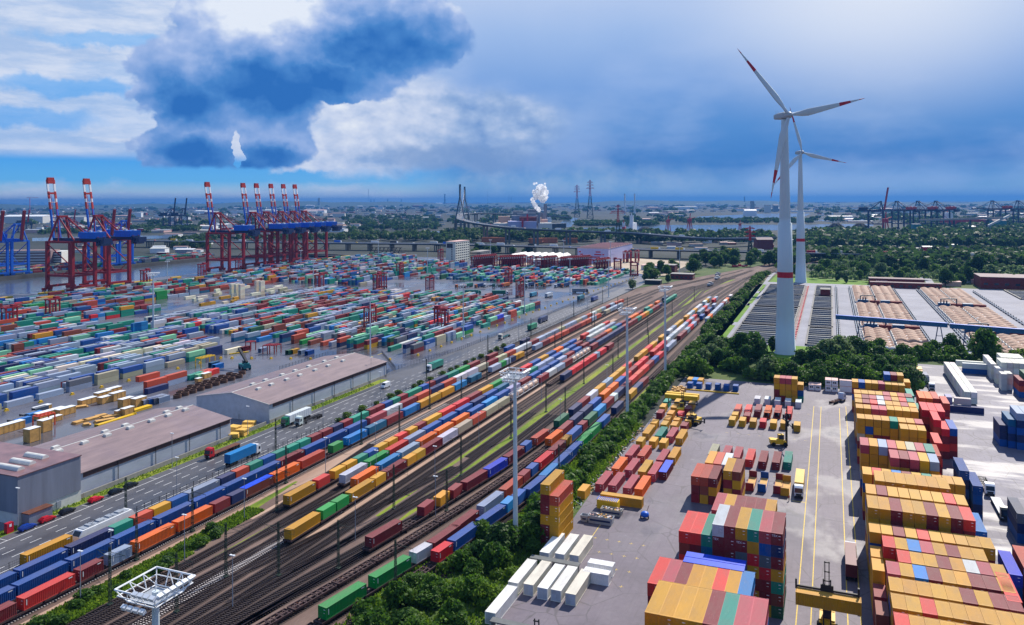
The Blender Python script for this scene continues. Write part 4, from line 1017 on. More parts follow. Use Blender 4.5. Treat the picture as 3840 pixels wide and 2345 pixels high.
loco('electric_locomotive', 'white and blue electric locomotive waiting on the track beside the road fence', TRK['A4'](150), 150.4, 0, M['white'])
loco('electric_locomotive', 'dark blue locomotive at the head of the far middle train', TRK['M2'](690), 672, 0, M['navy'])
for i, (u, v, lab) in enumerate(((2664, 1073, 'grey locomotive on the grass at the far junction, nearer one'), (2690, 1048, 'white locomotive behind the grey one at the far junction'), (2692, 1035, 'short grey locomotive alone on the far siding'))):
    p = at(u, v); loco('shunting_locomotive', lab, *grid(p), -rad(8), M['steel'] if i != 1 else M['offwhite'], True, 15)
p = at(2774, 1003); loco('red_locomotive', 'bright red locomotive on the curve below the trees', *grid(p), -rad(62), M['crimson'], True, 20)

def lattice(mb, h, w0, w1, x=0, y=0, z0=0, m=0, seg=5, r=.05):
    for i in range(seg + 1):
        pass
    L = [(w0 + (w1 - w0) * i / seg, z0 + (h - z0) * i / seg) for i in range(seg + 1)]
    for (wa, za), (wb, zb) in zip(L, L[1:]):
        P0 = [(x + sx * wa / 2, y + sy * wa / 2, za) for sx, sy in ((-1, -1), (1, -1), (1, 1), (-1, 1))]
        P1 = [(x + sx * wb / 2, y + sy * wb / 2, zb) for sx, sy in ((-1, -1), (1, -1), (1, 1), (-1, 1))]
        for i in range(4):
            mb.beam(P0[i], P1[i], r * 1.6, m=m); mb.beam(P0[i], P1[(i + 1) % 4], r, m=m); mb.beam(P0[(i + 1) % 4], P0[i], r, m=m)
def catenary(h, arms):
    t = thing('catenary_mast', 'mast', 'catenary mast', (0, 0, -500))
    mb = MB(); lattice(mb, h, .5, .28, seg=8, r=.05); mb.box(-.5, .5, -.5, .5, 0, .35); part('mast', mb, M['greenmast'], t)
    for s, l in arms:
        mb = MB(); z = h - 2.2
        mb.tube((s * .2, 0, z + 1.1), (s * l, 0, z + .95), .05, n=6); mb.tube((s * .2, 0, z - .3), (s * l * .9, 0, z + .9), .04, n=6); mb.tube((s * l, 0, z + .95), (s * l, 0, z - .3), .03, n=5)
        mb.tube((s * l, 0, z - .25), (s * l * .6, 0, z - .1), .03, n=5)
        part('arm', mb, M['greenmast'], t)
    return t
CAT1, CAT2 = catenary(11.5, ((1, 4.4),)), catenary(12.5, ((1, 4.4), (-1, 3.8)))
def kill(t):
    for ch in list(t.children): bpy.data.objects.remove(ch)
    bpy.data.objects.remove(t)
rows = [('beside the grassy strip', CAT1, [(-155.0, 142), (-154.8, 159.7), (-154.6, 197.6), (-154.4, 239), (-154.2, 290), (-154, 348), (-154, 402), (-154, 462), (-154, 528), (-154, 600)]),
        ('between the yellow and tank trains', CAT2, [(-143.0, 124), (-128.8, 143), (-143.2, 179), (-144.2, 248), (-144, 299), (-144, 352), (-144, 420), (-144, 500), (-144, 590)]),
        ('in the mid-yard green strip', CAT2, [(-127.5, 127), (-118, 148), (-113.5, 192), (-107.6, 223), (-107.8, 265), (-107.8, 303), (-107.8, 356), (-108.2, 422), (-109, 500), (-110, 590), (-108, 680)]),
        ('between the bare rake and the hedge trains', CAT1, [(-107.2, 156), (-99.0, 196), (-89.2, 151.5), (-77.4, 229), (-98.6, 300), (-98, 372), (-97.5, 450)]),
        ('along the road fence', CAT1, [(-177.4, 159), (-177.2, 221), (-177.2, 330), (-177.2, 402), (-177.2, 470), (-177.2, 560), (-177.2, 640)])]
for nm, proto, L_ in rows:
    for i, (c, a) in enumerate(L_):
        dup(proto, W(c, a), -TH, 'dark green lattice catenary mast %s, %s from the near end' % (nm, nth(i)), 'catenary masts in the rail yard')
kill(CAT1); kill(CAT2)
def lamp_post(h):
    t = thing('lamp_post', 'lamp', 'lamp post', (0, 0, -500))
    mb = MB(); mb.tube((0, 0, 0), (0, 0, h), .11, .06, 6); part('post', mb, M['steel'], t)
    for s in (-1, 1):
        mb = MB(); mb.box(*sorted((s * .1, s * .65)), -.22, .22, h - .08, h + .1); part('lamp_head', mb, M['lamp'], t)
    return t
LP = lamp_post(11.0)
for nm, L_ in (('among the tracks', [(-150, 122.6), (-112.1, 170.6), (-112.6, 215), (-100.2, 191.6), (-118, 133), (-144, 146), (-153, 133), (-147.6, 171), (-149, 210), (-127.2, 205), (-143, 230), (-116, 255), (-95, 283), (-116, 320), (-95, 350)]),
               ('along the road', [(-198.4, 143.6), (-178.4, 178), (-198.4, 196), (-198.6, 232), (-178.4, 250), (-178.4, 330), (-178.6, 379), (-198.6, 372), (-178.6, 452), (-199, 440)]),
               ('by the fenced road', [(-184, 300), (-205, 326), (-197.5, 506), (-197.5, 560), (-178.6, 600)])):
    for i, (c, a) in enumerate(L_): dup(LP, W(c, a), -TH, 'slim twin-headed lamp post %s, %s from the near end' % (nm, nth(i)), 'lamp posts of the yard and the road')
kill(LP)

def fence(name, label, pts, h, mat, dx=2.6, bars=4):
    t = thing(name, label, 'fence', (0, 0, 0)); mb = MB(); mp = MB()
    for (c0, a0), (c1, a1) in zip(pts, pts[1:]):
        n = max(1, int(math.hypot(c1 - c0, a1 - a0) / dx))
        for i in range(n):
            c, a = c0 + (c1 - c0) * i / n, a0 + (a1 - a0) * i / n; mp.box(c - .05, c + .05, a - .05, a + .05, 0, h + .1)
        for b in range(bars): z = .25 + (h - .3) * b / (bars - 1); mb.beam((c0, a0, z), (c1, a1, z), .03, .04)
        m = int(math.hypot(c1 - c0, a1 - a0) / .45)
        for i in range(m):
            c, a = c0 + (c1 - c0) * i / m, a0 + (a1 - a0) * i / m; mb.box(c - .012, c + .012, a - .012, a + .012, .1, h)
    part('wire_panel', mb, mat, t); part('posts', mp, mat, t); return t
fence('wire_fence', 'dark wire fence between the road and the rail yard', [(-177.8, 90), (-177.8, 330), (-177.8, 640)], 2.1, M['dark'])
fence('terminal_fence', 'dark wire fence between the road and the wet terminal', [(-203, 333), (-206.5, 345), (-198.8, 405), (-197, 520), (-198.5, 700), (-199, 840)], 2.0, M['dark'])
fence('timber_yard_fence', 'low wire fence behind the second warehouse', [(-262, 330), (-262, 372), (-235, 385), (-207, 352)], 1.8, M['dark'])
# ------------------------------------------------------------------ light masts
def light_mast(h, big):
    t = thing('light_mast', 'mast', 'light mast', (0, 0, -500))
    mb = MB(); n = 12
    mb.tube((0, 0, 0), (0, 0, .5), .95, .95, n); mb.tube((0, 0, .5), (0, 0, h), .66 if big else .42, .40 if big else .26, n); part('pole', mb, M['tower'], t, False)
    if big:
        mb = MB(); r0, r1, z0, z1 = 2.1, 3.0, h - .6, h + 1.0
        P0 = [(-r0, -r0, z0), (r0, -r0, z0), (r0, r0, z0), (-r0, r0, z0)]; P1 = [(-r1, -r1, z1), (r1, -r1, z1), (r1, r1, z1), (-r1, r1, z1)]; P2 = [(x * .94, y * .94, z1 - .8) for x, y, z in P1]
        for Q, w in ((P0, .16), (P1, .22), (P2, .14)):
            for i in range(4): mb.tube(Q[i], Q[(i + 1) % 4], w / 2, n=6)
        for i in range(4):
            for k in range(3):
                f = k / 3; lerp = lambda A: tuple(a + (b - a) * f for a, b in zip(A[i], A[(i + 1) % 4]))
                mb.tube(lerp(P0), lerp(P1), .07, n=5)
                if k < 2: g = (k + 1) / 3; mb.tube(lerp(P0), tuple(a + (b - a) * g for a, b in zip(P1[i], P1[(i + 1) % 4])), .055, n=5)
            mb.tube(P0[i], (0, 0, h - 1.4), .12, n=6)
        part('frame', mb, M['white'], t)
        mb = MB(); mb.box(-1.7, 1.7, -1.7, 1.7, h - .62, h - .52); part('platform', mb, M['steel'], t)
        mb = MB(); mb.tube((0, 0, h - .5), (0, 0, h + 1.2), .06, n=6); part('rod', mb, M['white'], t)
        spots = [(-r1 + .7 + i * .85, -r1, -90) for i in range(3, 7)] + [(r1, -r1 + .6 + i * .9, 0) for i in range(6)] + [(-r0 + i * .9, -r0 - .25, -90) for i in range(4)]
        for k, (x, y, dr) in enumerate(spots):
            mb = MB(); d = Vector((math.cos(rad(dr)), math.sin(rad(dr)), -.5)).normalized(); z = (z1 + .15) if k < 10 else z0 - .5
            p = Vector((x, y, z)); mb.beam(p - d * .12, p + d * .36, .66, .5); part('floodlight', mb, M['lamp'], t)
    else:
        mb = MB()
        for z in (h - .2, h - 1.0): mb.box(-2.0, 2.0, -.12, .12, z - .1, z + .1); mb.box(-.12, .12, -2.0, 2.0, z - .1, z + .1)
        part('crossbar', mb, M['steel'], t)
        for k in range(8):
            q = k * math.pi / 4; mb = MB(); x, y = 1.9 * math.cos(q), 1.9 * math.sin(q)
            mb.box(x - .3, x + .3, y - .3, y + .3, h - .35, h + .25); part('floodlight', mb, M['lamp'], t)
    return t
B1, B2 = light_mast(42.4, True), light_mast(33.0, False)
for i, (c, a, lab) in enumerate([(-72.4, 69.0, 'white light mast rising in front of the tracks, lamp basket nearest the camera'), (-73.6, 183.7, 'white light mast at the hedge above the white refrigerated boxes'), (-74.7, 305.5, 'white light mast at the hedge beside the debris heap'), (-76.1, 389.5, 'white light mast at the end of the dense hedge')]):
    dup(B1, W(c, a), -TH, lab, 'tall light masts with lamp baskets', scale=(1, 1, .97) if i == 0 else None)
dup(B1, W(-416.7, 396), -TH, 'white light mast among the long grey terminal rows', 'tall light masts with lamp baskets', scale=(1, 1, .90))
SM = [(-215.5, 450.6, 'by the mint green terminal boxes'), (-217.5, 563.4, 'by the teal boxes at the terminal fence'), (-221.8, 690, 'beside the waiting lorries'), (-183.6, 683, 'at the bend of the fenced road'), (-432, 591.5, 'at the end of the long grey row'), (-598.4, 586, 'before the two nearer red cranes'),
      (-580, 770, 'before the cluster of red cranes'), (-423, 791.5, 'between terminal blocks near the lifting frames'), (-636, 1033, 'at the far end of the quay stacks'), (-232.7, 369.4, 'at the corner of the second warehouse'), (-262, 985, 'in front of the lilac hall'), (-430, 985, 'beside the parked straddle carriers'), (-160, 905, 'by the far trees'), (-330, 1000, 'in front of the pale workshop')]
for c, a, lab in SM: dup(B2, W(c, a), -TH, 'slim white light mast ' + lab, 'slim light masts of the terminal', scale=(1, 1, .86 if c < -570 else 1))
kill(B1); kill(B2)

# ------------------------------------------------------------------ wind turbines
TW = [M['tower'], M['crimson'], M['hub']]
def turbine(label, c, a, naz, phases, hub_h=133.0, R=48.0):
    x, y, _ = W(c, a); t = thing('wind_turbine', label, 'wind turbine', (x, y, 0), 0.0)
    mb = MB(); prof = [(6.2, 0), (6.2, .5), (5.5, .5), (4.75, 22), (4.25, 42.5), (4.2, 45.7), (3.75, 73), (3.05, 73.2), (3.0, 76), (1.75, hub_h - 2)]
    mb.lathe(prof, 40, [0, 0, 0, 0, 1, 0, 0, 0, 0]); part('tower', mb, TW, t, True)
    mb = MB(); mb.box(5.25, 5.6, -.6, .6, 1.0, 3.2); part('door', mb, M['steel'], t)
    n = Vector((math.sin(naz), -math.cos(naz), 0)); side = Vector((math.cos(naz), math.sin(naz), 0)); up = Vector((0, 0, 1))
    hc = Vector((0, 0, hub_h)) + n * 4.6
    def oriented(mb, pts, fs, m=0): mb.add([tuple(Vector((0, 0, hub_h)) + n * p[0] + side * p[1] + up * p[2]) for p in pts], fs, m)
    mb = MB(); sec = [(2.6, 1.7, 1.7), (1.0, 2.0, 2.0), (-5, 2.0, 1.9), (-8.6, 1.6, 1.5), (-9.6, .9, .9)]
    V_ = []; k = 12
    for d, w, h in sec:
        for i in range(k):
            q = 2 * math.pi * (i + .5) / k; cs, sn = math.cos(q), math.sin(q); e = .55
            V_.append((d, w * math.copysign(abs(cs) ** e, cs), h * math.copysign(abs(sn) ** e, sn) + .2))
    oriented(mb, V_, [(j * k + i, j * k + (i + 1) % k, (j + 1) * k + (i + 1) % k, (j + 1) * k + i) for j in range(len(sec) - 1) for i in range(k)] + [tuple(range(k - 1, -1, -1)), tuple(range((len(sec) - 1) * k, len(sec) * k))])
    part('nacelle', mb, M['hub'], t, False)
    mb = MB()
    for s in (-.8, 0, .8): p = Vector((0, 0, hub_h)) + n * -7.5 + side * s; mb.tube(p + up * 1.8, p + up * 3.6, .05, n=5)
    part('weather_mast', mb, M['steel'], t)
    mb = MB(); V_ = []; sp = [(2.4, 1.65), (3.6, 1.9), (5.0, 1.85), (6.0, 1.35), (6.7, .5)]
    for d, r in sp:
        for i in range(16): q = 2 * math.pi * i / 16; V_.append((d, r * math.cos(q), r * math.sin(q)))
    oriented(mb, V_, [(j * 16 + i, j * 16 + (i + 1) % 16, (j + 1) * 16 + (i + 1) % 16, (j + 1) * 16 + i) for j in range(4) for i in range(16)] + [tuple(range(64, 80))]); part('hub', mb, M['hub'], t, True)
    for ph in phases:
        rv = side * math.cos(rad(ph)) + up * math.sin(rad(ph)); tv = n.cross(rv).normalized()
        mb = MB(); st = []; N = 26; kk = 10
        for j in range(N + 1):
            f = j / N; r = 1.2 + (R - 1.2) * f
            ch = 1.7 + 2.1 * math.sin(min(1, f / .22) * math.pi / 2) ** 2 if f < .22 else 3.8 * (1 - (f - .22) / .78) ** .85 + .35 * (1 - f) + .12
            if f < .06: ch = 1.75
            th = (1.7 if f < .06 else max(.10, 1.5 * (1 - f) ** 1.5 * .62)); tw = rad(22 * (1 - f) ** 1.6)
            ca, sa = math.cos(tw), math.sin(tw); bend = n * (1.6 * f * f)
            off = ch * .18 * min(1, f / .12)
            for i in range(kk):
                q = 2 * math.pi * i / kk; u_ = ch / 2 * math.cos(q) - off; w_ = th / 2 * math.sin(q)
                st.append(tuple(hc + rv * r + bend + tv * (u_ * ca - w_ * sa) + n * (u_ * sa + w_ * ca)))
        fs, ms = [], []
        o = len(mb.v); mb.v.extend(st)
        for j in range(N):
            f = (j + .5) / N; red = .66 < f < .80 or f > .915
            for i in range(kk): mb.f.append([o + j * kk + i, o + j * kk + (i + 1) % kk, o + (j + 1) * kk + (i + 1) % kk, o + (j + 1) * kk + i]); mb.m.append(1 if red else 0); mb.c.append((1, 1, 1))
        mb.add(st[-kk:], [tuple(range(kk))], 1); part('blade', mb, TW, t, True)
    return t
turbine('tall white wind turbine standing nearer, on the small lawn before the clarifier basins', -24.0, 467.5, rad(13), (132.5, 12.5, 255))
turbine('white wind turbine standing behind, on the far lawn beyond the basins', -29.5, 875.0, rad(6), (107, -13, 227), 135.0, 49.0)

# ------------------------------------------------------------------ quay cranes
def crane_proto(legm, boomm, housem, girderm, raised=True, single=False, light=False, bh=60.0):
    t = thing('quay_crane', 'crane', 'quay crane', (0, 0, -900)); G_ = 34.0; D_ = 25.0; H_ = 48.0
    for x in (0, G_):
        for y in (0, D_):
            mb = MB(); mb.beam((x, y, 4.5), (x, y, 15.0), 2.6, 2.0) if False else mb.box(x - 1.35, x + 1.35, y - 1.5, y + 1.5, 4.5, H_); part('leg', mb, legm, t)
        mb = MB(); mb.box(x - 1.2, x + 1.2, -2.0, D_ + 2.0, 3.0, 5.2); mb.prism([(x - .9, 1), (x + .9, 1), (x + .9, 4), (x - .9, 4)], 5.2, 9, 0) if False else None
        b = part('sill_beam', mb, legm, t)
        mb = MB()
        for y in (-3.5, 2.5, D_ - 2.5, D_ + 3.5):
            mb.box(x - .8, x + .8, y - 2.4, y + 2.4, .9, 2.9)
            for q in (-1.7, -.6, .6, 1.7): mb.tube((x - .4, y + q, .55), (x + .4, y + q, .55), .5, n=10)
        part('wheel_truck', mb, legm, b)
    mb = MB()
    for y in (0, D_): mb.box(1.0, G_ - 1.0, y - .9, y + .9, 13.8, 16.0)
    for x in (0, G_): mb.box(x - .9, x + .9, 1.25, D_ - 1.25, 14.0, 15.8)
    part('portal_beam', mb, legm, t)
    mb = MB()
    for y in (0, D_): mb.box(-1.2, G_ + 1.2, y - 1.0, y + 1.0, H_ - 1.6, H_ + .4)
    for x in (0, G_): mb.box(x - 1.1, x + 1.1, 1.0, D_ - 1.0, H_ - 1.4, H_ + .6)
    part('upper_frame', mb, legm, t)
    mb = MB()
    for y in (0, D_): mb.tube((1, y, H_ - 3), (G_ - 1, y, 24), .55, n=8); mb.tube((1, y, 26), (12, y, 16), .4, n=8); mb.tube((G_ - 1, y, 24), (22, y, 16), .4, n=8)
    part('brace', mb, legm, t)
    ym = D_ / 2; A_ = 72.0
    mb = MB()
    for s in (-1, 1):
        mb.tube((0, ym + s * 11, H_), (4.5, ym + s * 4.2, A_), 1.0, n=8); mb.tube((9, ym + s * 8, H_), (4.5, ym + s * 4.2, A_), .5, n=8)
    mb.box(2.6, 6.4, ym - 5.2, ym + 5.2, A_ - 1, A_ + 1.0); part('apex_frame', mb, legm, t)
    mb = MB()
    for s in (-1, 1):
        mb.tube((4.5, ym + s * 4.2, A_), (G_, ym + s * 10, H_ + .5), .8, n=8); mb.tube((5, ym + s * 4, A_ + .5), (58, ym + s * 3.4, H_ + 4), .22, n=6); mb.tube((5, ym + s * 4, A_ + .5), (46, ym + s * 3.4, H_ + 3.5), .22, n=6)
    part('backstay', mb, legm if not light else girderm, t)
    mb = MB()
    for s in (-1, 1): mb.box(-3, 60, ym + s * 3.6 - .7, ym + s * 3.6 + .7, H_ - .2, H_ + 2.8)
    for x in (-2, 12, 26, 40, 52, 60): mb.box(x - .5, x + .5, ym - 3.6, ym + 3.6, H_ + .2, H_ + 2.4)
    for x in range(56, 66, 3): mb.box(x, x + 1.2, ym - 5, ym + 5, H_ - 4 + (x % 2) * 2, H_ + 4 - (x % 4))
    part('girder', mb, girderm, t)
    mb = MB(); mb.add([(36, ym - 6.5, H_ + 2.9), (56, ym - 6.5, H_ + 2.9), (56, ym + 6.5, H_ + 2.9), (36, ym + 6.5, H_ + 2.9), (34.5, ym - 6.5, H_ + 9.2), (57, ym - 6.5, H_ + 9.2), (57, ym + 6.5, H_ + 9.2), (34.5, ym + 6.5, H_ + 9.2)], [(3, 2, 1, 0), (4, 5, 6, 7), (0, 1, 5, 4), (1, 2, 6, 5), (2, 3, 7, 6), (3, 0, 4, 7)])
    hs = part('machine_house', mb, housem, t)
    mb = MB(); mb.box(44, 47, ym - 3, ym - 1, H_ + 9.2, H_ + 10.8); mb.box(50, 54, ym + 1, ym + 4, H_ + 9.2, H_ + 10.4); part('roof_unit', mb, M['offwhite'] if not light else housem, hs)
    mb = MB(); mb.box(28, 31.5, ym - 1.6, ym + 1.6, H_ - 4.6, H_ - 1.2); part('cab', mb, M['white'], t)
    if raised:
        dx, dz = -9.5 * bh / 60.0, bh; d = Vector((dx, 0, dz)).normalized(); o = Vector((-2.5, 0, H_ + 1.5))
        mb = MB(); seg = [(0, .50, 0), (.50, .62, 1), (.62, .68, 2), (.68, .80, 1), (.80, .93, 2), (.93, 1.0, 1)] if not single else [(0, 1, 0)]
        if single:
            mb.beam(o + Vector((0, ym, 0)), o + Vector((0, ym, 0)) + d * bh, 4.2, 2.6, 0)
            for s in (-1, 1): mb.tube(o + Vector((0, ym + s * 1.6, 0)) + d * bh, o + Vector((0, ym + s * .6, 0)) + d * (bh + 3.2), .3, n=6, m=2)
        else:
            for f0, f1, m in seg:
                for s in (-1, 1): mb.beam(o + Vector((0, ym + s * 3.6, 0)) + d * bh * f0, o + Vector((0, ym + s * 3.6, 0)) + d * bh * f1, 1.15, 2.0, m)
            for f, m in ((.02, 0), (.2, 0), (.36, 0), (.62, 2), (.77, 1), (.985, 1), (.95, 1)):
                p = o + d * bh * f; mb.beam(p + Vector((0, ym - 3.6, 0)), p + Vector((0, ym + 3.6, 0)), 2.0 if m == 1 else 1.0, 2.0 if m == 1 else .9, m)
            for s in (-1, 1): mb.tube(o + Vector((1.5, ym + s * 2.2, 0)), o + Vector((1.2, ym + s * 2.2, 0)) + d * bh * .74, .22, n=6, m=1)
            p = o + d * bh; mb.box(p.x - 1.2, p.x + 1.2, ym - 3.4, ym + 3.4, p.z - .2, p.z + 2.2, 1)
        part('boom', mb, boomm, t)
    else:
        mb = MB(); 
        for s in (-1, 1): mb.box(-52, -3, ym + s * 3.6 - .7, ym + s * 3.6 + .7, H_, H_ + 2.8); mb.tube((4.5, ym + s * 3, A_), (-40, ym + s * 3.4, H_ + 3), .3, n=6)
        mb.box(-52, -51, ym - 3.6, ym + 3.6, H_, H_ + 2.6); part('boom', mb, boomm[0], t)
    return t
CR = crane_proto(M['red'], [M['blue'], paint('boom_red', (188, 52, 36), .5, .2), M['white']], M['blue'], M['navy'])
names = ['red quay crane at the near end of the quay, blue machine house, boom raised', 'red quay crane second along the quay, overlapping the nearest one, boom raised', 'red quay crane standing a little apart before the cluster of five, boom raised', 'red quay crane first of the cluster of five, boom raised', 'red quay crane second of the cluster of five, boom raised', 'red quay crane third of the cluster of five, boom raised', 'red quay crane fourth of the cluster of five, boom raised', 'red quay crane last of the cluster of five, by the green bank, boom raised']
for u, nm in zip((194, 329, 781, 915, 965, 1019.5, 1066, 1109), names):
    lo, hi = 100., 2000.
    for _ in range(50):
        m_ = (lo + hi) / 2; x_, y_, _z = W(-721, m_)
        if 1920 + FPX * x_ / y_ < u: lo = m_
        else: hi = m_
    dup(CR, W(-711, lo - 12.5), -TH, nm, 'red quay cranes with raised booms')
kill(CR) if False else None
def killdeep(t):
    for ch in list(t.children):
        for g in list(ch.children): bpy.data.objects.remove(g)
        bpy.data.objects.remove(ch)
    bpy.data.objects.remove(t)
killdeep(CR)
CB = crane_proto(M['blue'], [M['red'], M['orange'], M['white']], M['blue'], M['blue'], single=True, bh=42.0)
for i, (u, lab) in enumerate(((14.9, 'blue quay crane on the opposite bank cut by the picture edge, red boom raised'), (95, 'blue quay crane on the opposite bank, tall red boom raised beside the striped car park'), (433.5, 'blue quay crane on the opposite bank behind the red cranes, red boom raised'), (492, 'blue quay crane on the opposite bank next to the dark trees, red boom raised'))):
    lo, hi = 100., 2000.
    for _ in range(50):
        m_ = (lo + hi) / 2; x_, y_, _z = W(-888, m_)
        if 1920 + FPX * x_ / y_ < u: lo = m_
        else: hi = m_
    dup(CB, W(-898, lo + 11), -TH + math.pi, lab, 'blue quay cranes with red booms', scale=(.84, .84, .84))
killdeep(CB)
CF = crane_proto(M['navy'], [M['navy']], M['crimson'], M['navy'], raised=False, light=True)
for i, (u, v, s, lab) in enumerate([(3345, 860, 1.0, 'dark blue far crane with a red machine house, first of the row across the water'), (3425, 858, 1.0, 'dark blue far crane with a red machine house, second of the row across the water'), (3492, 858, 1.0, 'dark blue far crane with a red machine house, third of the row across the water'),
                                   (3705, 850, 1.0, 'dark blue far crane beside the red ship'), (3800, 850, 1.0, 'dark blue far crane at the picture edge behind the red ship')]):
    p = at(u, v); dup(CF, (p.x, p.y, 0), rad(-62), lab, 'dark blue cranes across the water', scale=1.12)
killdeep(CF)
for s_ in (0, 1):
  CU = crane_proto(M['navy'], [M['crimson' if s_ == 0 else 'navy'], M['orange'], M['white']], M['navy'], M['navy'], single=True, bh=58.0)
  if s_ == 0: p = at(3310, 862); dup(CU, (p.x, p.y, 0), rad(160), 'dark far crane with a tall red boom raised high', 'dark blue cranes across the water', scale=1.12)
  for u, v, lab in ((660, 862, 'slim blue far crane, one of a pair beyond the harbour, nearer the red cranes'), (702, 862, 'slim blue far crane, second of the pair beyond the harbour'), (118, 872, 'squat blue gantry crane with a red trolley far across the harbour'), (290, 868, 'blue gantry crane with a red trolley between the red crane booms')):
    if (u > 500) == (s_ == 1): p = at(u, v); dup(CU, (p.x, p.y, 0), rad(150), lab, 'slim blue far cranes', scale=(1.0, .8, .92) if u > 500 else (.8, .9, .6))
  killdeep(CU)

# ------------------------------------------------------------------ straddle carriers
def straddle():
    t = thing('straddle_carrier', 'carrier', 'straddle carrier', (0, 0, -900)); H_ = 14.6
    for s in (-1, 1):
        x = s * 2.15; mb = MB()
        mb.box(x - .35, x + .35, -5.0, 5.0, .9, 1.9)
        for y in (-3.9, 3.9): mb.box(x - .38, x + .38, y - .45, y + .45, 1.9, H_)
        for y in (-1.2, 1.2): mb.box(x - .22, x + .22, y - .22, y + .22, 1.9, H_ - 2.4)
        mb.box(x - .3, x + .3, -3.9, 3.9, H_ - 3.0, H_ - 2.3)
        f = part('side_frame', mb, M['red'], t)
        for y in (-4.1, -1.4, 1.4, 4.1):
            mb = MB(); mb.tube((x - .28, y, .72), (x + .28, y, .72), .72, n=12); part('wheel', mb, M['tyre'], f)
    mb = MB()
    for s in (-1, 1): mb.box(s * 2.15 - .5, s * 2.15 + .5, -5.2, 5.2, H_, H_ + .9)
    for y in (-4.0, 0, 4.0): mb.box(-2.2, 2.2, y - .45, y + .45, H_ + .05, H_ + .85)
    part('top_frame', mb, M['red'], t)
    mb = MB(); mb.box(-1.5, 1.5, 1.2, 4.6, H_ + .9, H_ + 2.2); part('engine_box', mb, M['red'], t)
    mb = MB(); mb.box(.3, 1.7, -5.6, -4.2, H_ - 2.2, H_ - .1); part('cab', mb, M['offwhite'], t)
    mb = MB(); mb.box(-1.2, 1.2, -5.9, 5.9, 5.0, 5.45); [mb.tube((q, y, 5.4), (q, y, H_), .05, n=5) for q in (-.9, .9) for y in (-3, 3)]; part('spreader', mb, M['navy'], t)
    return t
SP_ = straddle(); RNG2 = random.Random(3)
SROW = [((430, 1072), (655, 1050), 11, 'first parked rank beside the office tower'), ((725, 1072), (985, 1058), 11, 'second parked rank before the pale workshop'), ((1265, 1078), (1355, 1070), 4, 'short parked rank of four'), ((1430, 1090), (1745, 1066), 14, 'long parked rank before the lilac hall'), ((1840, 1114), (1965, 1098), 5, 'rank of five near the fenced road')]
for (x0, y0), (x1, y1), n, nm in SROW:
    for i in range(n):
        f = i / max(1, n - 1); p = at(1640 + (x0 + (x1 - x0) * f) / 3.08, 660 + (y0 + (y1 - y0) * f) / 3.08)
        dup(SP_, (p.x, p.y, 0), -TH + rad(90) * 0 + rad(-4), 'red straddle carrier, %s in the %s' % (nth(i), nm), 'red straddle carriers of the terminal')
for u, v, r, lab in [(198, 1199, 0, 'at work among the mixed boxes below the near crane'), (545, 1068, 0, 'on the quay beside the yellow edge line'), (758, 1041, 0, 'on the quay before the lone crane'), (897, 1020, 0, 'under the cluster of cranes'), (1198, 1090, 0, 'by the end of the long grey row'), (1415, 1088, 0, 'at the edge of the open lorry square, far corner'), (1432, 1081, 90, 'behind another at the corner of the lorry square'),
                     (1612, 1100, 0, 'standing alone on the open wet square'), (1500, 1040, 0, 'among the far stacks behind the square'), (1652, 977, 0, 'beside the white office tower'), (1907, 1066, 0, 'behind the waiting lorries'), (1950, 1115, 0, 'before the fence among the waiting lorries'), (1655, 1242, 90, 'at work over the boxes near the road'),
                     (1988, 1010, 0, 'on its own between the parked ranks'), (2022, 1011, 90, 'on its own before the workshop'), (2040, 1011, 0, 'beside another before the workshop'), (2316, 1018, 90, 'alone in a puddle near the far bend'), (2378, 1035, 90, 'alone at the far gate, empty'), (2345, 985, 0, 'on the sandy ground beyond the hall'), (2360, 984, 0, 'second on the sandy ground beyond the hall'), (2389, 982, 0, 'third on the sandy ground beyond the hall'), (36, 1236, 0, 'at work in the coloured rows at the picture edge'), (1388, 1236, 0, 'at work in the teal rows by the slim mast')]:
    p = at(u, v); dup(SP_, (p.x, p.y, 0), -TH + rad(r), 'red straddle carrier ' + lab, 'red straddle carriers of the terminal')
killdeep(SP_)
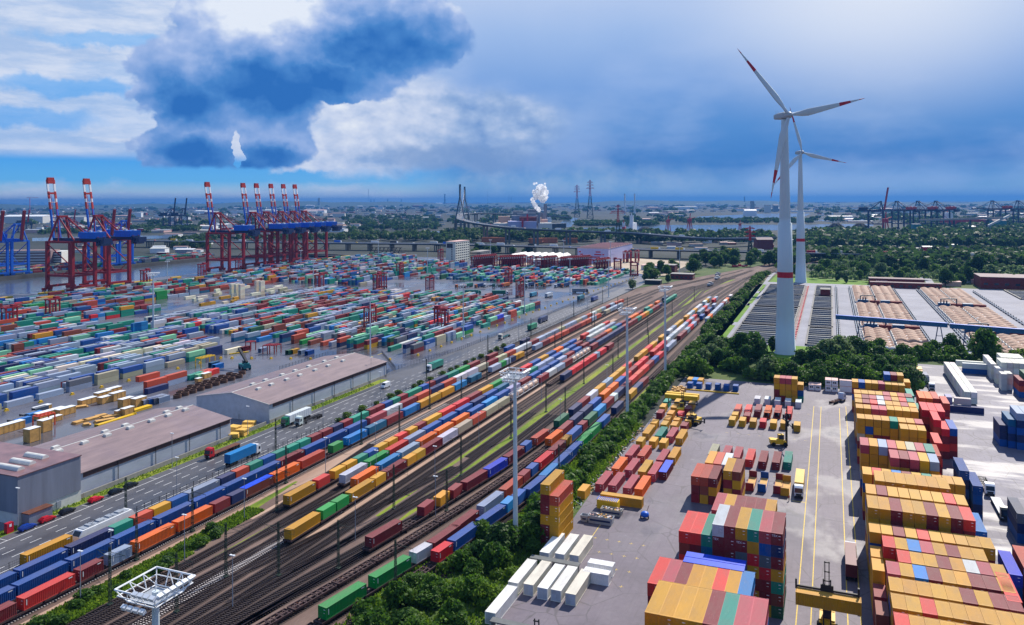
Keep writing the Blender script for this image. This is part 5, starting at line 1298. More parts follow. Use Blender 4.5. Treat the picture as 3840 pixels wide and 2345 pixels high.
# ------------------------------------------------------------------ vehicles
def truck(label, c, a, rot, cabcol, load=None, loadcol=None, chassis='dark', cat='lorry', L=12.6):
    """cab at +y end"""
    t = thing('lorry', label, cat, W(c, a), -TH + rot); cm = paint('lorry_cab', cabcol, .35, .06)
    mb = MB(); mb.side([(4.2, .7), (6.4, .7), (6.45, 1.7), (6.15, 3.1), (5.6, 3.5), (4.4, 3.6), (4.2, 3.2)], -1.2, 1.2); cab = part('cab', mb, cm, t)
    mb = MB(); mb.add([(-1.1, 6.46, 1.75), (1.1, 6.46, 1.75), (1.05, 6.19, 2.95), (-1.05, 6.19, 2.95)], [(1, 0, 3, 2)])
    for s in (-1, 1): mb.add([(s * 1.212, 5.1, 1.8), (s * 1.212, 6.1, 1.8), (s * 1.212, 5.95, 2.75), (s * 1.212, 5.1, 2.75)], [(0, 1, 2, 3) if s > 0 else (3, 2, 1, 0)])
    part('window', mb, M['glass'], cab)
    mb = MB(); mb.box(-1.0, 1.0, 6.38, 6.5, .5, .95); mb.box(-.8, .8, 6.44, 6.48, 1.0, 1.5); part('grille', mb, M['dark'], cab)
    for s in (-1, 1): mb = MB(); mb.box(*sorted((s * .7, s * 1.1)), 6.44, 6.5, .95, 1.15); part('headlight', mb, M['lamp'], cab)
    mb = MB(); y0 = 4.0 - L
    for s in (-1, 1): mb.box(*sorted((s * .35, s * .55)), y0 if load != 'none' else 1.0, 6.0, .75, 1.05)
    if load in ('skel', 'flat'):
        for k in range(6): mb.box(-1.15, 1.15, y0 + .3 + k * 2.2, y0 + .6 + k * 2.2, 1.0, 1.15)
    if load == 'flat': mb.box(-1.2, 1.2, y0, 4.0, 1.1, 1.25)
    part('chassis', mb, M[chassis], t)
    ys = [5.4, 2.2] + ([y0 + .9, y0 + 2.1, y0 + 3.3] if load != 'none' else [])
    for y in ys:
        for s in (-1, 1): mb = MB(); mb.tube((s * .82, y, .5), (s * 1.2, y, .5), .5, n=12); part('wheel', mb, M['tyre'], t)
    if load in ('box', 'tarp'):
        mb = MB(); mb.box(-1.24, 1.24, y0, 3.9, 1.15, 3.95); bx = part('trailer_body', mb, paint('trailer', loadcol, .5, .12, .4), t)
        mb = MB(); mb.box(-1.15, 1.15, y0 - .03, y0, 1.3, 3.85); part('door', mb, paint('trailer_door', tuple(int(q * .9) for q in loadcol), .5, .15), bx)
        if load == 'tarp':
            mb = MB()
            for k in range(9): mb.box(-1.27, 1.27, y0 + k * 1.4 + .3, y0 + k * 1.4 + .36, 1.15, 3.98)
            part('tarpaulin_strap', mb, M['steel'], bx)
    return t
truck('white lorry with a long teal trailer driving down the road beside the fence', -188.0, 358, math.pi, (226, 228, 230), 'box', (30, 132, 116))
truck('red lorry pulling an empty red flatbed past the first warehouse', -193.4, 212.5, math.pi, (190, 24, 36), 'flat', None, 'rust')
truck('lorry with a bright blue container trailer driving away by the rail fence', -182.0, 211.5, 0, (228, 230, 232), 'box', (18, 116, 178))
truck('green lorry with a white curtain trailer beside the second warehouse', -193.8, 252.5, math.pi, (14, 110, 70), 'tarp', (214, 220, 222), L=13.6)
truck('white and green lorry with a bare skeletal trailer next to the white curtain trailer', -189.6, 255.5, math.pi, (210, 222, 214), 'skel')
truck('pale lorry towing a short empty chassis on the far road', -190.2, 456, math.pi, (222, 214, 196), 'skel', None, 'teal')
truck('dark blue lorry and trailer far along the road', -189.4, 525, math.pi, (26, 44, 92), 'box', (30, 50, 96))
truck('white lorry with a green container halted by the hedge of the far road', -184.8, 495, 0, (222, 224, 226), 'box', (12, 128, 92))
truck('lorry with a grey container near the bend of the fenced road', -188.2, 655, 0, (30, 70, 150), 'box', (60, 80, 140))
truck('yellow-topped lorry parked nose to the viewer in the marked bay by the flat racks', -8.9, 247.5, math.pi, (226, 228, 232), 'box', (214, 172, 66))
truck('white tractor with an empty rusty trailer turning at the far end of the lane', 1.6, 361, -rad(28), (190, 204, 226), 'skel', None, 'rust', L=8)
truck('lorry with a blue tarpaulin trailer parked in the shade along the yellow stacks', 4.0, 201.5, 0, (200, 200, 206), 'box', (96, 30, 44))
truck('white lorry nosing out between the blue stacks and the pale asphalt', 42.4, 269.5, math.pi, (232, 234, 236), 'skel')
truck('dark lorry with a low grey trailer facing the driver in a bright vest', 43.0, 250.5, math.pi, (28, 44, 48), 'flat', None, 'steel', L=13)
for i, (c, a, col, ld, lc, lab) in enumerate([(39.4, 431, (214, 160, 60), 'box', (214, 160, 60), 'orange box lorry, rear one in the queue under the bushes'), (40.6, 418, (30, 50, 100), 'tarp', (40, 60, 110), 'navy lorry, middle of the queue under the bushes'), (41.6, 404, (230, 232, 234), 'skel', None, 'white lorry at the head of the queue under the bushes')]):
    truck(lab, c, a, math.pi, col, ld, lc, L=8)
for i in range(13):
    u, v = 1725 + i * 33 + RNG.uniform(-6, 6), 1076 + RNG.uniform(-2, 3)
    if 1905 < u < 1950: continue
    p = at(u, v); cc = RNG.choice([(226, 228, 230), (180, 30, 40), (24, 110, 84), (30, 50, 110), (222, 120, 40)]); lc = RNG.choice([(150, 40, 44), (26, 120, 104), (30, 70, 120), (206, 110, 50)])
    nm = {(226, 228, 230): 'white', (180, 30, 40): 'red', (24, 110, 84): 'green', (30, 50, 110): 'blue', (222, 120, 40): 'orange'}[cc]
    truck('%s lorry waiting nose out, %s along the rank in the wet square' % (nm, nth(i)), *grid(p), math.pi - rad(8), cc, RNG.choice(['box', 'box', 'skel']), lc)
for i, (u, v, cc, lc, lab) in enumerate([(1778, 1104, (20, 120, 96), (24, 120, 108), 'teal container lorry crossing the wet square'), (1880, 1106, (226, 228, 230), (24, 110, 90), 'lorry with a green box standing before the straddle carriers'), (2003, 1112, (150, 30, 40), (30, 124, 156), 'lorry with a bright blue box under the slim mast'), (2060, 1114, (226, 228, 230), (176, 186, 198), 'lorry with a grey box by the yellow barriers'), (2180, 1124, (24, 96, 120), (20, 110, 132), 'teal lorry by the fence near the bend'), (2180, 1098, (70, 74, 82), (120, 128, 140), 'long grey trailer lorry swinging out of the wet square')]):
    p = at(u, v); truck(lab, *grid(p), -rad(70) if i in (0, 1, 5) else 0, cc, 'box', lc)

def car(label, c, a, rot, rgb):
    t = thing('parked_car', label, 'car', W(c, a), -TH + rot, 'cars parked along the warehouse kerb'); cm = paint('car_paint', rgb, .25, .05)
    body = [(-2.1, .35), (2.1, .35), (2.15, .75), (1.2, .92), (.45, 1.40), (-1.2, 1.44), (-1.95, .98), (-2.15, .8)]
    mb = MB(); n = len(body); V_ = []
    for x, w in ((-.86, 1), (.86, 1)):
        V_ += [(x * (1 if z < 1.0 else .80), y, z) for y, z in body]
    mb.add(V_, [(n + i, n + (i + 1) % n, (i + 1) % n, i) for i in range(n)] + [tuple(range(n)), tuple(range(2 * n - 1, n - 1, -1))]); part('body', mb, cm, t)
    mb = MB(); mb.add([(-.68, 1.14, .98), (.68, 1.14, .98), (.62, .52, 1.37), (-.62, .52, 1.37)], [(0, 1, 2, 3)]); part('windscreen', mb, M['glass'], t, loc=(0, 0, .015))
    mb = MB()
    for s in (-1, 1): mb.add([(s * .80, .95, .98), (s * .80, -1.7, 1.0), (s * .715, -1.15, 1.38), (s * .715, .45, 1.36)], [(0, 1, 2, 3) if s < 0 else (3, 2, 1, 0)])
    part('side_window', mb, M['glass'], t)
    for y in (1.35, -1.35):
        for s in (-1, 1): mb = MB(); mb.tube((s * .66, y, .32), (s * .89, y, .32), .32, n=12); part('wheel', mb, M['tyre'], t)
    for s in (-1, 1): mb = MB(); mb.box(*sorted((s * .5, s * .8)), 2.08, 2.16, .58, .74); part('headlight', mb, M['lamp'], t)
for c, a, rgb, lab in [(-196.4, 144.8, (20, 56, 140), 'blue car parked at the kerb, first before the corner hall'), (-196.4, 150.4, (176, 20, 34), 'red car parked behind the blue one at the kerb'), (-196.4, 156.4, (24, 28, 38), 'black car parked behind the red one near the corner hall'), (-196.4, 165.6, (190, 20, 40), 'red car parked alone in the middle of the kerb line'), (-196.4, 172.4, (22, 30, 40), 'dark car second from the far end of the kerb line'), (-196.4, 177.9, (16, 20, 26), 'black car at the far end of the kerb line')]: car(lab, c, a, 0, rgb)
def van(label, c, a):
    t = thing('delivery_van', label, 'van', W(c, a), -TH + math.pi); mb = MB(); mb.side([(-2.7, .4), (2.6, .4), (2.65, 1.1), (1.8, 1.45), (1.2, 2.4), (-2.7, 2.5)], -.98, .98); part('body', mb, M['white'], t)
    mb = MB(); mb.add([(-.85, 1.82, 1.47), (.85, 1.82, 1.47), (.8, 1.26, 2.3), (-.8, 1.26, 2.3)], [(0, 1, 2, 3)]); part('windscreen', mb, M['glass'], t, loc=(0, .02, .02))
    for y in (1.7, -1.7):
        for s in (-1, 1): mb = MB(); mb.tube((s * .75, y, .36), (s * 1.0, y, .36), .36, n=12); part('wheel', mb, M['tyre'], t)
van('white van driving along the road past the end of the second warehouse', -191, 316)

def lift_truck(label, c, a, rot, lift, carry=None, two=False):
    """container handler: mast at +y"""
    t = thing('container_handler', label, 'lift truck', W(c, a), -TH + rot)
    mb = MB(); mb.box(-1.5, 1.5, -3.6, 1.6, .8, 1.7); mb.box(-1.4, 1.4, -3.8, -2.0, 1.7, 2.3); mb.side([(-2.0, 1.7), (1.2, 1.7), (1.2, 2.0), (-2.0, 2.2)], -1.45, 1.45); part('body', mb, M['yellow'], t)
    mb = MB(); mb.box(-.75, .75, -.9, .9, 2.1, 2.3); mb.box(-.8, .8, -.95, .95, 3.8, 3.95)
    for x in (-.75, .75):
        for y in (-.9, .9): mb.box(x - .05, x + .05, y - .05, y + .05, 2.3, 3.8)
    cb = part('cab', mb, M['yellow'], t); mb = MB(); mb.box(-.7, .7, -.85, .85, 2.3, 3.78); part('window', mb, M['glass'], cb)
    for y, w in ((1.2, 1), (-2.8, 0)):
        for s in (-1, 1):
            mb = MB(); x0 = 1.0; mb.tube((s * x0, y, .75), (s * (x0 + (.95 if w else .5)), y, .75), .75, n=14); part('wheel', mb, M['tyre'], t)
    mb = MB()
    for s in (-1, 1): mb.box(*sorted((s * .55, s * .8)), 1.75, 2.15, .4, lift); mb.box(*sorted((s * .3, s * .48)), 2.0, 2.2, lift * .45, lift + 3.6)
    for k in range(8): z = .8 + k * (lift + 2.4) / 7; mb.box(-.55, .55, 1.85, 2.05, z, z + .2)
    part('lift_mast', mb, M['dark'], t)
    zs = lift * .74 if not carry else 8.3
    mb = MB(); mb.box(-5.9, 5.9, 2.25, 2.6, zs, zs + .4)
    for s in (-1, 1): mb.box(*sorted((s * 5.6, s * 5.95)), 2.2, 2.75, zs - .3, zs + 1.6)
    mb.box(-1.2, 1.2, 2.1, 2.5, zs - .8, zs + 1.2); part('spreader', mb, M['dark'], t)
    return t
lift_truck('yellow container handler with its black mast raised beside the short boxes', -16.6, 291.5, -rad(72), 10.5)
lift_truck('big yellow container handler holding a long yellow container crosswise in the lane', -1.0, 171.0, math.pi, 10.5, carry=True)
tag(put('shipping_container', ME40, None, W(-6.8, 167.4, 5.7), -TH - math.pi / 2, pal('y', .02)), 'long yellow container held aloft crosswise by the big handler in the lane', 'shipping container', GROUP_CT)
lift_truck('small yellow lift truck facing the debris-heap boxes', -49.0, 306.5, rad(160), 3.2)
lift_truck('dark lift truck among the short boxes of the debris heap', -56.4, 322.5, 0, 4.0)
lift_truck('container handler at the low edge of the open yard with only its dark mast showing', -47.8, 127.0, 0, 9.5)

# ------------------------------------------------------------------ near buildings
def hall(name, label, c0, c1, a0, a1, he, hr, ridge, lights, eave=True):
    t = thing(name, label, 'warehouse', (0, 0, 0)); rc = c1 - (c1 - c0) * ridge
    mb = MB(); mb.add([(c1, a0, 0), (c1, a1, 0), (c1, a1, he), (c1, a0, he)], [(0, 1, 2, 3)]); mb.add([(c0, a0, 0), (c0, a1, 0), (c0, a1, he), (c0, a0, he)], [(3, 2, 1, 0)])
    for a, o in ((a0, 1), (a1, 0)): mb.add([(c0, a, 0), (c1, a, 0), (c1, a, he), (rc, a, hr), (c0, a, he)], [(0, 1, 2, 3, 4) if o else (4, 3, 2, 1, 0)])
    w = part('wall', mb, M['cladding'], t)
    mb = MB(); mb.box(c1, c1 + .12, a0 + .1, a1 - .1, 0, 1.1); part('plinth', mb, M['concrete'], w)
    mb = MB(); mb.box(c1 + .0, c1 + .16, a0 + 2, a1 - .4, he - 1.5, he - .12); part('dark_band', mb, paint('brown_band', (74, 52, 52), .7, .2), w)
    mb = MB(); a = a0 + 14
    while a < a1: mb.tube((c1 + .28, a, 0), (c1 + .28, a, he), .1, n=6); a += 14.5
    part('drainpipe', mb, M['dark'], w)
    mb = MB(); mb.box(c1 - .02, c1 + .08, a0 + 20, a0 + 20.4, .2, .3); mb.box(rc + 3, rc + 4, a0 - .06, a0, 0, 2.2); part('door', mb, M['steel'], w)
    mb = MB(); e = .35; th = .16
    for s, cc in ((1, c1 + .45), (-1, c0 - .45)):
        ze = he - (.45) * (hr - he) / abs(cc - rc) + .05
        P0, P1 = (cc, ze), (rc, hr + .05)
        mb.add([(P0[0], a0 - e, P0[1]), (P0[0], a1 + e, P0[1]), (P1[0], a1 + e, P1[1]), (P1[0], a0 - e, P1[1]), (P0[0], a0 - e, P0[1] + th), (P0[0], a1 + e, P0[1] + th), (P1[0], a1 + e, P1[1] + th), (P1[0], a0 - e, P1[1] + th)],
               [q if s > 0 else q[::-1] for q in [(3, 2, 1, 0), (4, 5, 6, 7), (0, 1, 5, 4), (1, 2, 6, 5), (2, 3, 7, 6), (3, 0, 4, 7)]])
    rf = part('roof', mb, ROOFM, t)
    mb = MB(); mb.box(rc - .18, rc + .18, a0 - .3, a1 + .3, hr + .12, hr + .30); mb.beam((c1 + .42, a0 - .36, he + .06), (rc, a0 - .36, hr + .12), .14, .2); mb.beam((c0 - .42, a0 - .36, he + .06), (rc, a0 - .36, hr + .12), .14, .2); part('ridge_cap', mb, M['offwhite'], rf)
    for f, a in lights:
        cc = rc + (c1 - rc) * f if f > 0 else rc + (c0 - rc) * -f; zz = hr - (hr - he) * abs(f)
        mb = MB(); mb.box(cc - .7, cc + .7, a, a + 2.3, zz + .1, zz + .75); mb.box(cc - .55, cc + .55, a + .15, a + 2.15, zz + .75, zz + .95); part('roof_light', mb, paint('roof_light', (222, 216, 204), .5, .1) if False else M['offwhite'], rf)
    return t
def roof_mat():
    m, t, p = new_mat('wet_roof_felt'); pos = geo_pos()
    n = noise(scalev(pos, 1, .15, 1), .5, 6.0, .6); w = noise(scalev(pos, .5, 1, 1), .06, 4.0)
    sp = t.nodes.new('ShaderNodeSeparateXYZ'); t.links.new(pos.s, sp.inputs[0])
    fr = X.m('FRACT', X(sp.outputs[1]) * (1 / 1.05)); seam = step(X.m('ABSOLUTE', fr - 0.5), 0.46, 0.49)
    c = ramp(clamp01(n * .7 + w * .4 - .05), [(.3, lin(112, 96, 98)), (.55, lin(136, 116, 116)), (.75, lin(152, 132, 130))])
    c = mixc(seam * 0.28, c, (0.10, 0.08, 0.08)); t.links.new(c.s, p.inputs['Base Color'])
    t.links.new((0.55 - step(w, .45, .65) * .28).s, p.inputs['Roughness']); return m
ROOFM = roof_mat()
hall('warehouse', 'long low grey warehouse with a brown roof, the nearer of the two by the road', -238.5, -202.6, 164.6, 227.6, 7.2, 10.2, .5, [(.12, 170), (.12, 179), (.12, 187.5), (.12, 196.5), (.12, 205.5), (.12, 213), (.12, 221), (-.10, 172), (-.1, 190), (-.1, 198), (-.1, 216), (-.1, 222)])
hall('warehouse', 'long low grey warehouse with a brown roof, the farther one past the timber stacks', -239.0, -202.6, 249.0, 336.0, 7.2, 10.2, .5, [(.25, 258), (.25, 266), (.25, 276), (.25, 285), (.25, 296), (.25, 306), (.25, 318), (-.10, 262), (-.1, 270), (-.1, 281), (-.1, 290), (-.1, 300), (-.1, 312), (-.1, 322)])
t = thing('corner_hall', 'tall dark grey flat-roofed hall with barrel roof lights at the picture edge', 'hall', (0, 0, 0))
mb = MB(); mb.box(-240, -200.6, 145.2, 164.2, 3.2, 13.0); w = part('wall', mb, M['cladding_dark'], t)
mb = MB(); mb.box(-239.9, -200.8, 145.4, 164.4, 0, 3.2); part('base_wall', mb, M['offwhite'], t)
mb = MB(); mb.box(-240.2, -200.4, 145.0, 164.4, 13.0, 13.25); rf = part('roof', mb, paint('wet_red_roof', (126, 92, 92), .28, .35, .25), t)
for i, a in enumerate((149.0, 153.4, 158.4)):
    mb = MB(); n = 10; c0, c1 = -213 - i * 1.0, -204.5 - i * 1.4
    V_ = [(c, a + 1.1 * math.cos(math.pi * k / n), 13.25 + .95 * math.sin(math.pi * k / n)) for c in (c0, c1) for k in range(n + 1)]
    mb.add(V_, [(k, k + 1, n + 2 + k, n + 1 + k) for k in range(n)] + [tuple(range(n, -1, -1)), tuple(range(n + 1, 2 * n + 2))]); part('barrel_light', mb, M['offwhite'], rf)
mb = MB(); mb.box(-200.6, -197.9, 146.4, 153.2, 0, 3.0); mb.box(-200.6, -197.7, 146.2, 153.4, 3.0, 3.2, 1); part('lean_to', mb, [M['cladding_dark'], M['rust']], t)
mb = MB(); mb.box(-200.75, -200.5, 156.6, 157.9, .6, 2.4); part('door', mb, M['steel'], t)
t = thing('kiosk', 'small red box cabinet on the pavement by the corner hall', 'cabinet', W(-199.0, 141.6)); mb = MB(); mb.box(-.6, .6, -.9, .9, 0, 2.6); part('cabinet_body', mb, M['crimson'], t); mb = MB(); mb.box(.6, .64, -.3, .3, 1.6, 2.3); part('panel', mb, M['white'], t)
t = thing('advert_board', 'tall white board with a red top and blue edge at the picture edge', 'board', W(-199.2, 136.9)); mb = MB(); mb.box(-.15, .15, -1.6, 1.6, 0, 7.2); part('panel', mb, M['white'], t); mb = MB(); mb.box(.15, .2, -1.6, 1.6, 6.3, 7.2); mb.box(-.2, -.15, -1.6, 1.6, 6.3, 7.2); part('top_band', mb, M['crimson'], t); mb = MB(); mb.box(-.16, .16, 1.6, 1.8, 0, 7.2); part('edge', mb, M['blue'], t)
t = thing('retaining_wall', 'low concrete wall along the verge below the warehouses', 'wall', (0, 0, 0)); mb = MB(); mb.box(-201.9, -201.6, 166, 246, 0, 1.5); part('wall', mb, M['concrete'], t)

# goods by the warehouses
def crate(lab, c, a, w, l, h, m='wood', top=True, z=0.0, rz=0):
    t = thing('wooden_crate', lab, 'crate', W(c, a, z), -TH + rz); mb = MB(); mb.box(-w / 2, w / 2, -l / 2, l / 2, .12, h)
    for y in np.linspace(-l / 2 + .3, l / 2 - .3, max(2, int(l / 1.6))): mb.box(-w / 2 - .05, w / 2 + .05, y - .1, y + .1, .0, h - .05)
    part('case', mb, M[m], t)
    if top: mb = MB(); mb.box(-w / 2 - .06, w / 2 + .06, -l / 2 - .06, l / 2 + .06, h, h + .1); part('lid', mb, M['white'], t)
CR_ = [(4.5, 1290, 10, 3.2), (60, 1195, 0, 0)]
def tl(x, y, z=0): return grid(at(x / 2, 1000 + y / 2, z))
items = [(70, 1235, 3.0, 10.5, 3.0, 'long white-topped crate at the picture edge of the timber yard'), (315, 1085, 2.6, 7, 2.2, 'white-topped crate behind the blue boxes of the timber yard'), (375, 1125, 2.8, 12, 2.6, 'long white-topped crate in the middle of the timber yard'), (490, 1110, 2.8, 7.5, 2.8, 'white-topped crate at the end of the long one'), (410, 1160, 2.4, 5, 2, 'small white-topped crate before the long one'),
         (655, 1030, 2.8, 7.5, 2.4, 'white-topped crate near the wet puddles'), (770, 985, 2.8, 7, 2.8, 'white-topped crate behind the pair by the brick-red pile'), (850, 955, 2.8, 7, 2.8, 'white-topped crate farthest in the timber yard'), (795, 1020, 2.8, 6.5, 2.8, 'white-topped crate of the pair by the brick-red pile, nearer one'), (880, 1000, 2.8, 6.5, 3.4, 'tall white-topped crate of the pair by the brick-red pile, farther one'),
         (945, 1050, 2.8, 6, 3.6, 'tall white-topped crate by the green box'), (1040, 1045, 2.8, 6, 3.6, 'tall white-topped crate by the yellow trays'), (890, 1115, 1.6, 3, 2, 'short bare crate in front of the green box'), (955, 1105, 2.4, 5, 2.6, 'bare crate with a flat top behind the long yellow beam'),
         (335, 1235, 3.2, 4.0, 4.4, 'tall slatted crate on a low loader by the orange frame'), (240, 1310, 3.2, 4.4, 4.8, 'tall slatted crate nearest the corner hall'), (1545, 835, 2.4, 5, 2.4, 'pale crate held by the red tractor near the coils'), (1490, 865, 2, 3, 1.8, 'small crate behind the coral-topped row')]
for x, y, w, l, h, lab in items:
    c, a = tl(x, y); crate(lab, c, a, w, l, h)
for i, (x, y, n) in enumerate([(1760, 1255, 5), (1810, 1265, 4), (1870, 1205, 4), (1845, 1230, 3), (1750, 1285, 3)]):
    c, a = tl(x, y); t = thing('timber_stack', 'stack of yellow sawn timber between the two warehouses, %s heap' % nth(i), 'timber stack', W(c, a), -TH + rad(8 * i)); mb = MB()
    for k in range(n): mb.box(-2.2 + .1 * (k % 2), 2.2 - .12 * (k % 3), -1.6 + .1 * (k % 2), 1.6, k * .62, k * .62 + .5)
    part('planks', mb, paint('sawn_timber', (222, 178, 84), .8, .25), t)
for i, (x, y, l) in enumerate([(600, 1170, 6), (680, 1150, 7), (760, 1125, 5), (830, 1130, 7), (790, 1160, 8), (590, 1060, 7), (650, 1190, 3)]):
    c, a = tl(x, y); t = thing('wooden_pallet', 'low heap of wooden pallets on the wet timber yard, %s of the scatter' % nth(i), 'pallets', W(c, a), -TH + rad(-6 * i)); mb = MB()
    for k in range(2): mb.box(-1.3, 1.3, -l / 2 + k * .4, l / 2 - k * .6, k * .45, k * .45 + .35)
    part('boards', mb, M['wood'], t)
c, a = tl(870, 1160); t = thing('yellow_beam', 'long bright yellow steel beam lying by the warehouse roof edge', 'beam', W(c, a), -TH); mb = MB(); mb.box(-.9, .9, -9, 9, .1, .9); mb.box(-1.1, 1.1, -9, -8.6, 0, 1.1); mb.box(-1.1, 1.1, 8.6, 9, 0, 1.1); part('beam_body', mb, M['yellow'], t)
c, a = tl(1060, 1075); t = thing('yellow_tray', 'flat yellow tray beside the tall crates', 'tray', W(c, a), -TH); mb = MB(); mb.box(-1.3, 1.3, -4.5, 4.5, .1, .6); mb.box(-1.3, 1.3, -4.5, 4.5, .75, 1.1); part('tray_body', mb, M['yellow'], t)
for i in range(4):
    c, a = tl(1120 + i * 38, 1030 - i * 6); tag(put('shipping_container', ME20 if i else ME40, None, W(c, a - 4), -TH, pal('gBdg'[i])), '%s flat-topped box, %s of the row at the end of the crates' % (PAL['gBdg'[i]][1], nth(i)), 'shipping container', GROUP_CT)
for i in range(5):
    c, a = tl(105 + i * 45, 1190 - i * 22 + (i % 2) * 20); tag(put('shipping_container', ME20, None, W(c, a - 2), -TH, pal('dbdbd'[i])), '%s half-height box, %s of the group by the orange lifting frame' % ('slate blue' if i % 2 else 'dark grey', nth(i)), 'shipping container', GROUP_CT)
k = 0
for i in range(9):
    for j in range(3):
        c, a = tl(1330 + i * 58 + j * 22, 985 - i * 19 - j * 26)
        if (i, j) in ((8, 2), (0, 2), (7, 2)): continue
        t = thing('steel_coil', 'rusty steel ring, %s in the %s row of rings behind the second warehouse' % (nth(i), nth(j)), 'steel ring', W(c, a), 0, 'rusty rings on the wet yard'); mb = MB(); n = 18
        V_ = [(r * math.cos(2 * math.pi * q / n), r * math.sin(2 * math.pi * q / n), z) for r, z in ((1.75, 0), (1.75, 1.5), (1.45, 1.5), (1.45, 0)) for q in range(n)]
        mb.add(V_, [(b * n + q, b * n + (q + 1) % n, (b + 1) % 4 * n + (q + 1) % n, (b + 1) % 4 * n + q) for b in range(4) for q in range(n)]); part('ring', mb, M['coil'], t)
def gantry(lab, x, y, w, l, h, mat, s=None):
    c, a = tl(x, y) if s is None else s; t = thing('lifting_frame', lab, 'lifting frame', W(c, a), -TH)
    for sx in (-1, 1):
        for sy in (-1, 1): mb = MB(); mb.box(sx * w / 2 - .18, sx * w / 2 + .18, sy * l / 2 - .18, sy * l / 2 + .18, 0, h); part('leg', mb, mat, t)
    mb = MB()
    for sx in (-1, 0, 1): mb.box(sx * w / 2 - .2, sx * w / 2 + .2, -l / 2, l / 2, h, h + .4)
    for sy in np.linspace(-1, 1, 5): mb.box(-w / 2, w / 2, sy * l / 2 - .18, sy * l / 2 + .18, h + .02, h + .38)
    part('top_frame', mb, mat, t)
gantry('yellow lifting frame over blue boxes beside the handler', 1540, 745, 3.6, 10, 4.6, M['yellow'])
gantry('orange lifting frame over the slatted crate', 330, 1200, 3.4, 6.5, 4.4, M['orange'])
for i, x in enumerate((2015, 2065)): gantry('red lifting frame on the wet square, %s of the pair' % nth(i), x, 650, 3.2, 6, 4.6, M['red'])
gantry('red lifting frame around a white machine at the ragged front', 1880, 630, 3.4, 4.5, 5, M['red'])
for x, y, k, lab in ((2160, 660, 'D', 'green cabin box by the orange frame'), (2255, 660, 'g', 'striped white and blue box by the orange frame'), (2305, 665, 'B', 'low blue box by the orange frame'), (1820, 635, 'm', 'maroon box next to the red lifting frame'), (1955, 645, 'g', 'grey box under the red frames'), (1615, 770, 'b', 'bright blue box under the yellow lifting frame'), (1585, 755, 'T', 'teal box under the yellow lifting frame'), (2195, 655, 'y', 'yellow box between the green cabin and the striped box')):
    c, a = tl(x, y); tag(put('shipping_container', ME20, None, W(c, a - 1), -TH, pal(k)), lab, 'shipping container', GROUP_CT)
# reach stacker on the wet square
c, a = tl(1835, 770); t = thing('reach_stacker', 'teal reach stacker with a black boom raised over the wet square', 'lift truck', W(c, a), -TH + rad(60)); mb = MB(); mb.box(-1.9, 1.9, -4, 4, 1, 2.6); mb.box(-1.2, 1.2, -4.2, -2, 2.6, 3.6); part('body', mb, M['teal'], t)
mb = MB(); mb.beam((0, -3.4, 4.0), (0, 8.5, 9.5), 1.1, 1.2); part('boom', mb, M['dark'], t); mb = MB(); mb.box(-.7, .7, 0, 1.8, 2.6, 4.4); part('cab', mb, M['glassy'], t); mb = MB(); mb.box(-5, 5, 8, 8.8, 6.8, 7.4); part('spreader', mb, M['yellow'], t)
for y in (2.8, -2.8):
    for s in (-1, 1): mb = MB(); mb.tube((s * 1.2, y, .9), (s * 2.1, y, .9), .9, n=12); part('wheel', mb, M['tyre'], t)
# yellow barrier blocks
k = 0
for (c0, a0), (c1, a1), n, nm in (((-316, 224), (-311, 342), 9, 'along the front terminal row'), ((-305, 344), (-222, 372), 9, 'across the wet square'), ((-213.5, 388), (-212.5, 610), 17, 'along the fenced terminal row'), ((-212.5, 625), (-203, 860), 18, 'along the far curve of the fence')):
    for i in range(n):
        f = i / (n - 1); t = thing('barrier_block', 'yellow barrier block %s, %s from the near end' % (nm, nth(i)), 'barrier', W(c0 + (c1 - c0) * f, a0 + (a1 - a0) * f), -TH, 'yellow barrier blocks of the terminal'); mb = MB(); mb.side([(-1.0, 0), (1.0, 0), (.9, .35), (.55, .5), (.5, .95), (-.5, .95), (-.55, .5), (-.9, .35)], -.45, .45); part('block', mb, M['yellow'], t)

# right yard furniture
def skip(lab, c, a, w, l, h, m, fill=True, rz=-math.pi / 2):
    t = thing('skip', lab, 'skip', W(c, a), -TH + rz); mb = MB(); x, y = w / 2, l / 2
    V_ = [(-x, -y + .3, 0), (x, -y + .3, 0), (x, y - .3, 0), (-x, y - .3, 0), (-x, -y, h), (x, -y, h), (x, y, h), (-x, y, h), (-x + .1, -y + .15, h), (x - .1, -y + .15, h), (x - .1, y - .15, h), (-x + .1, y - .15, h), (-x + .1, -y + .4, .3), (x - .1, -y + .4, .3), (x - .1, y - .4, .3), (-x + .1, y - .4, .3)]
    f = []
    for i in range(4): j = (i + 1) % 4; f += [(i, j, 4 + j, 4 + i), (4 + i, 4 + j, 8 + j, 8 + i), (8 + i, 8 + j, 12 + j, 12 + i)]
    mb.add(V_, f + [(12, 13, 14, 15), (3, 2, 1, 0)]); part('bin', mb, M[m], t)
    mb = MB(); mb.box(x, x + .03, -y + .6, y - .6, h * .35, h * .62); part('stripe', mb, M['navy'], t)
    if fill:
        mb = MB()
        for k in range(26):
            p = (RNG.uniform(-x + .35, x - .35), RNG.uniform(-y + .5, y - .5), h - .35 + RNG.uniform(0, .35)); d = Vector((RNG.uniform(-1, 1), RNG.uniform(-1, 1), RNG.uniform(-.2, .3))) * .7
            mb.beam(p, tuple(Vector(p) + d), .3, .14, RNG.randrange(3))
        part('rubbish', mb, [M['wood'], M['pink'], M['offwhite']], t)
skip('large grey skip of scrap with a blue stripe beside the tower of boxes', -57.2, 204.2, 2.5, 6.8, 1.9, 'steel')
skip('smaller skip of scrap behind the large grey one', -56.0, 211.0, 2.4, 6.0, 1.5, 'concrete')
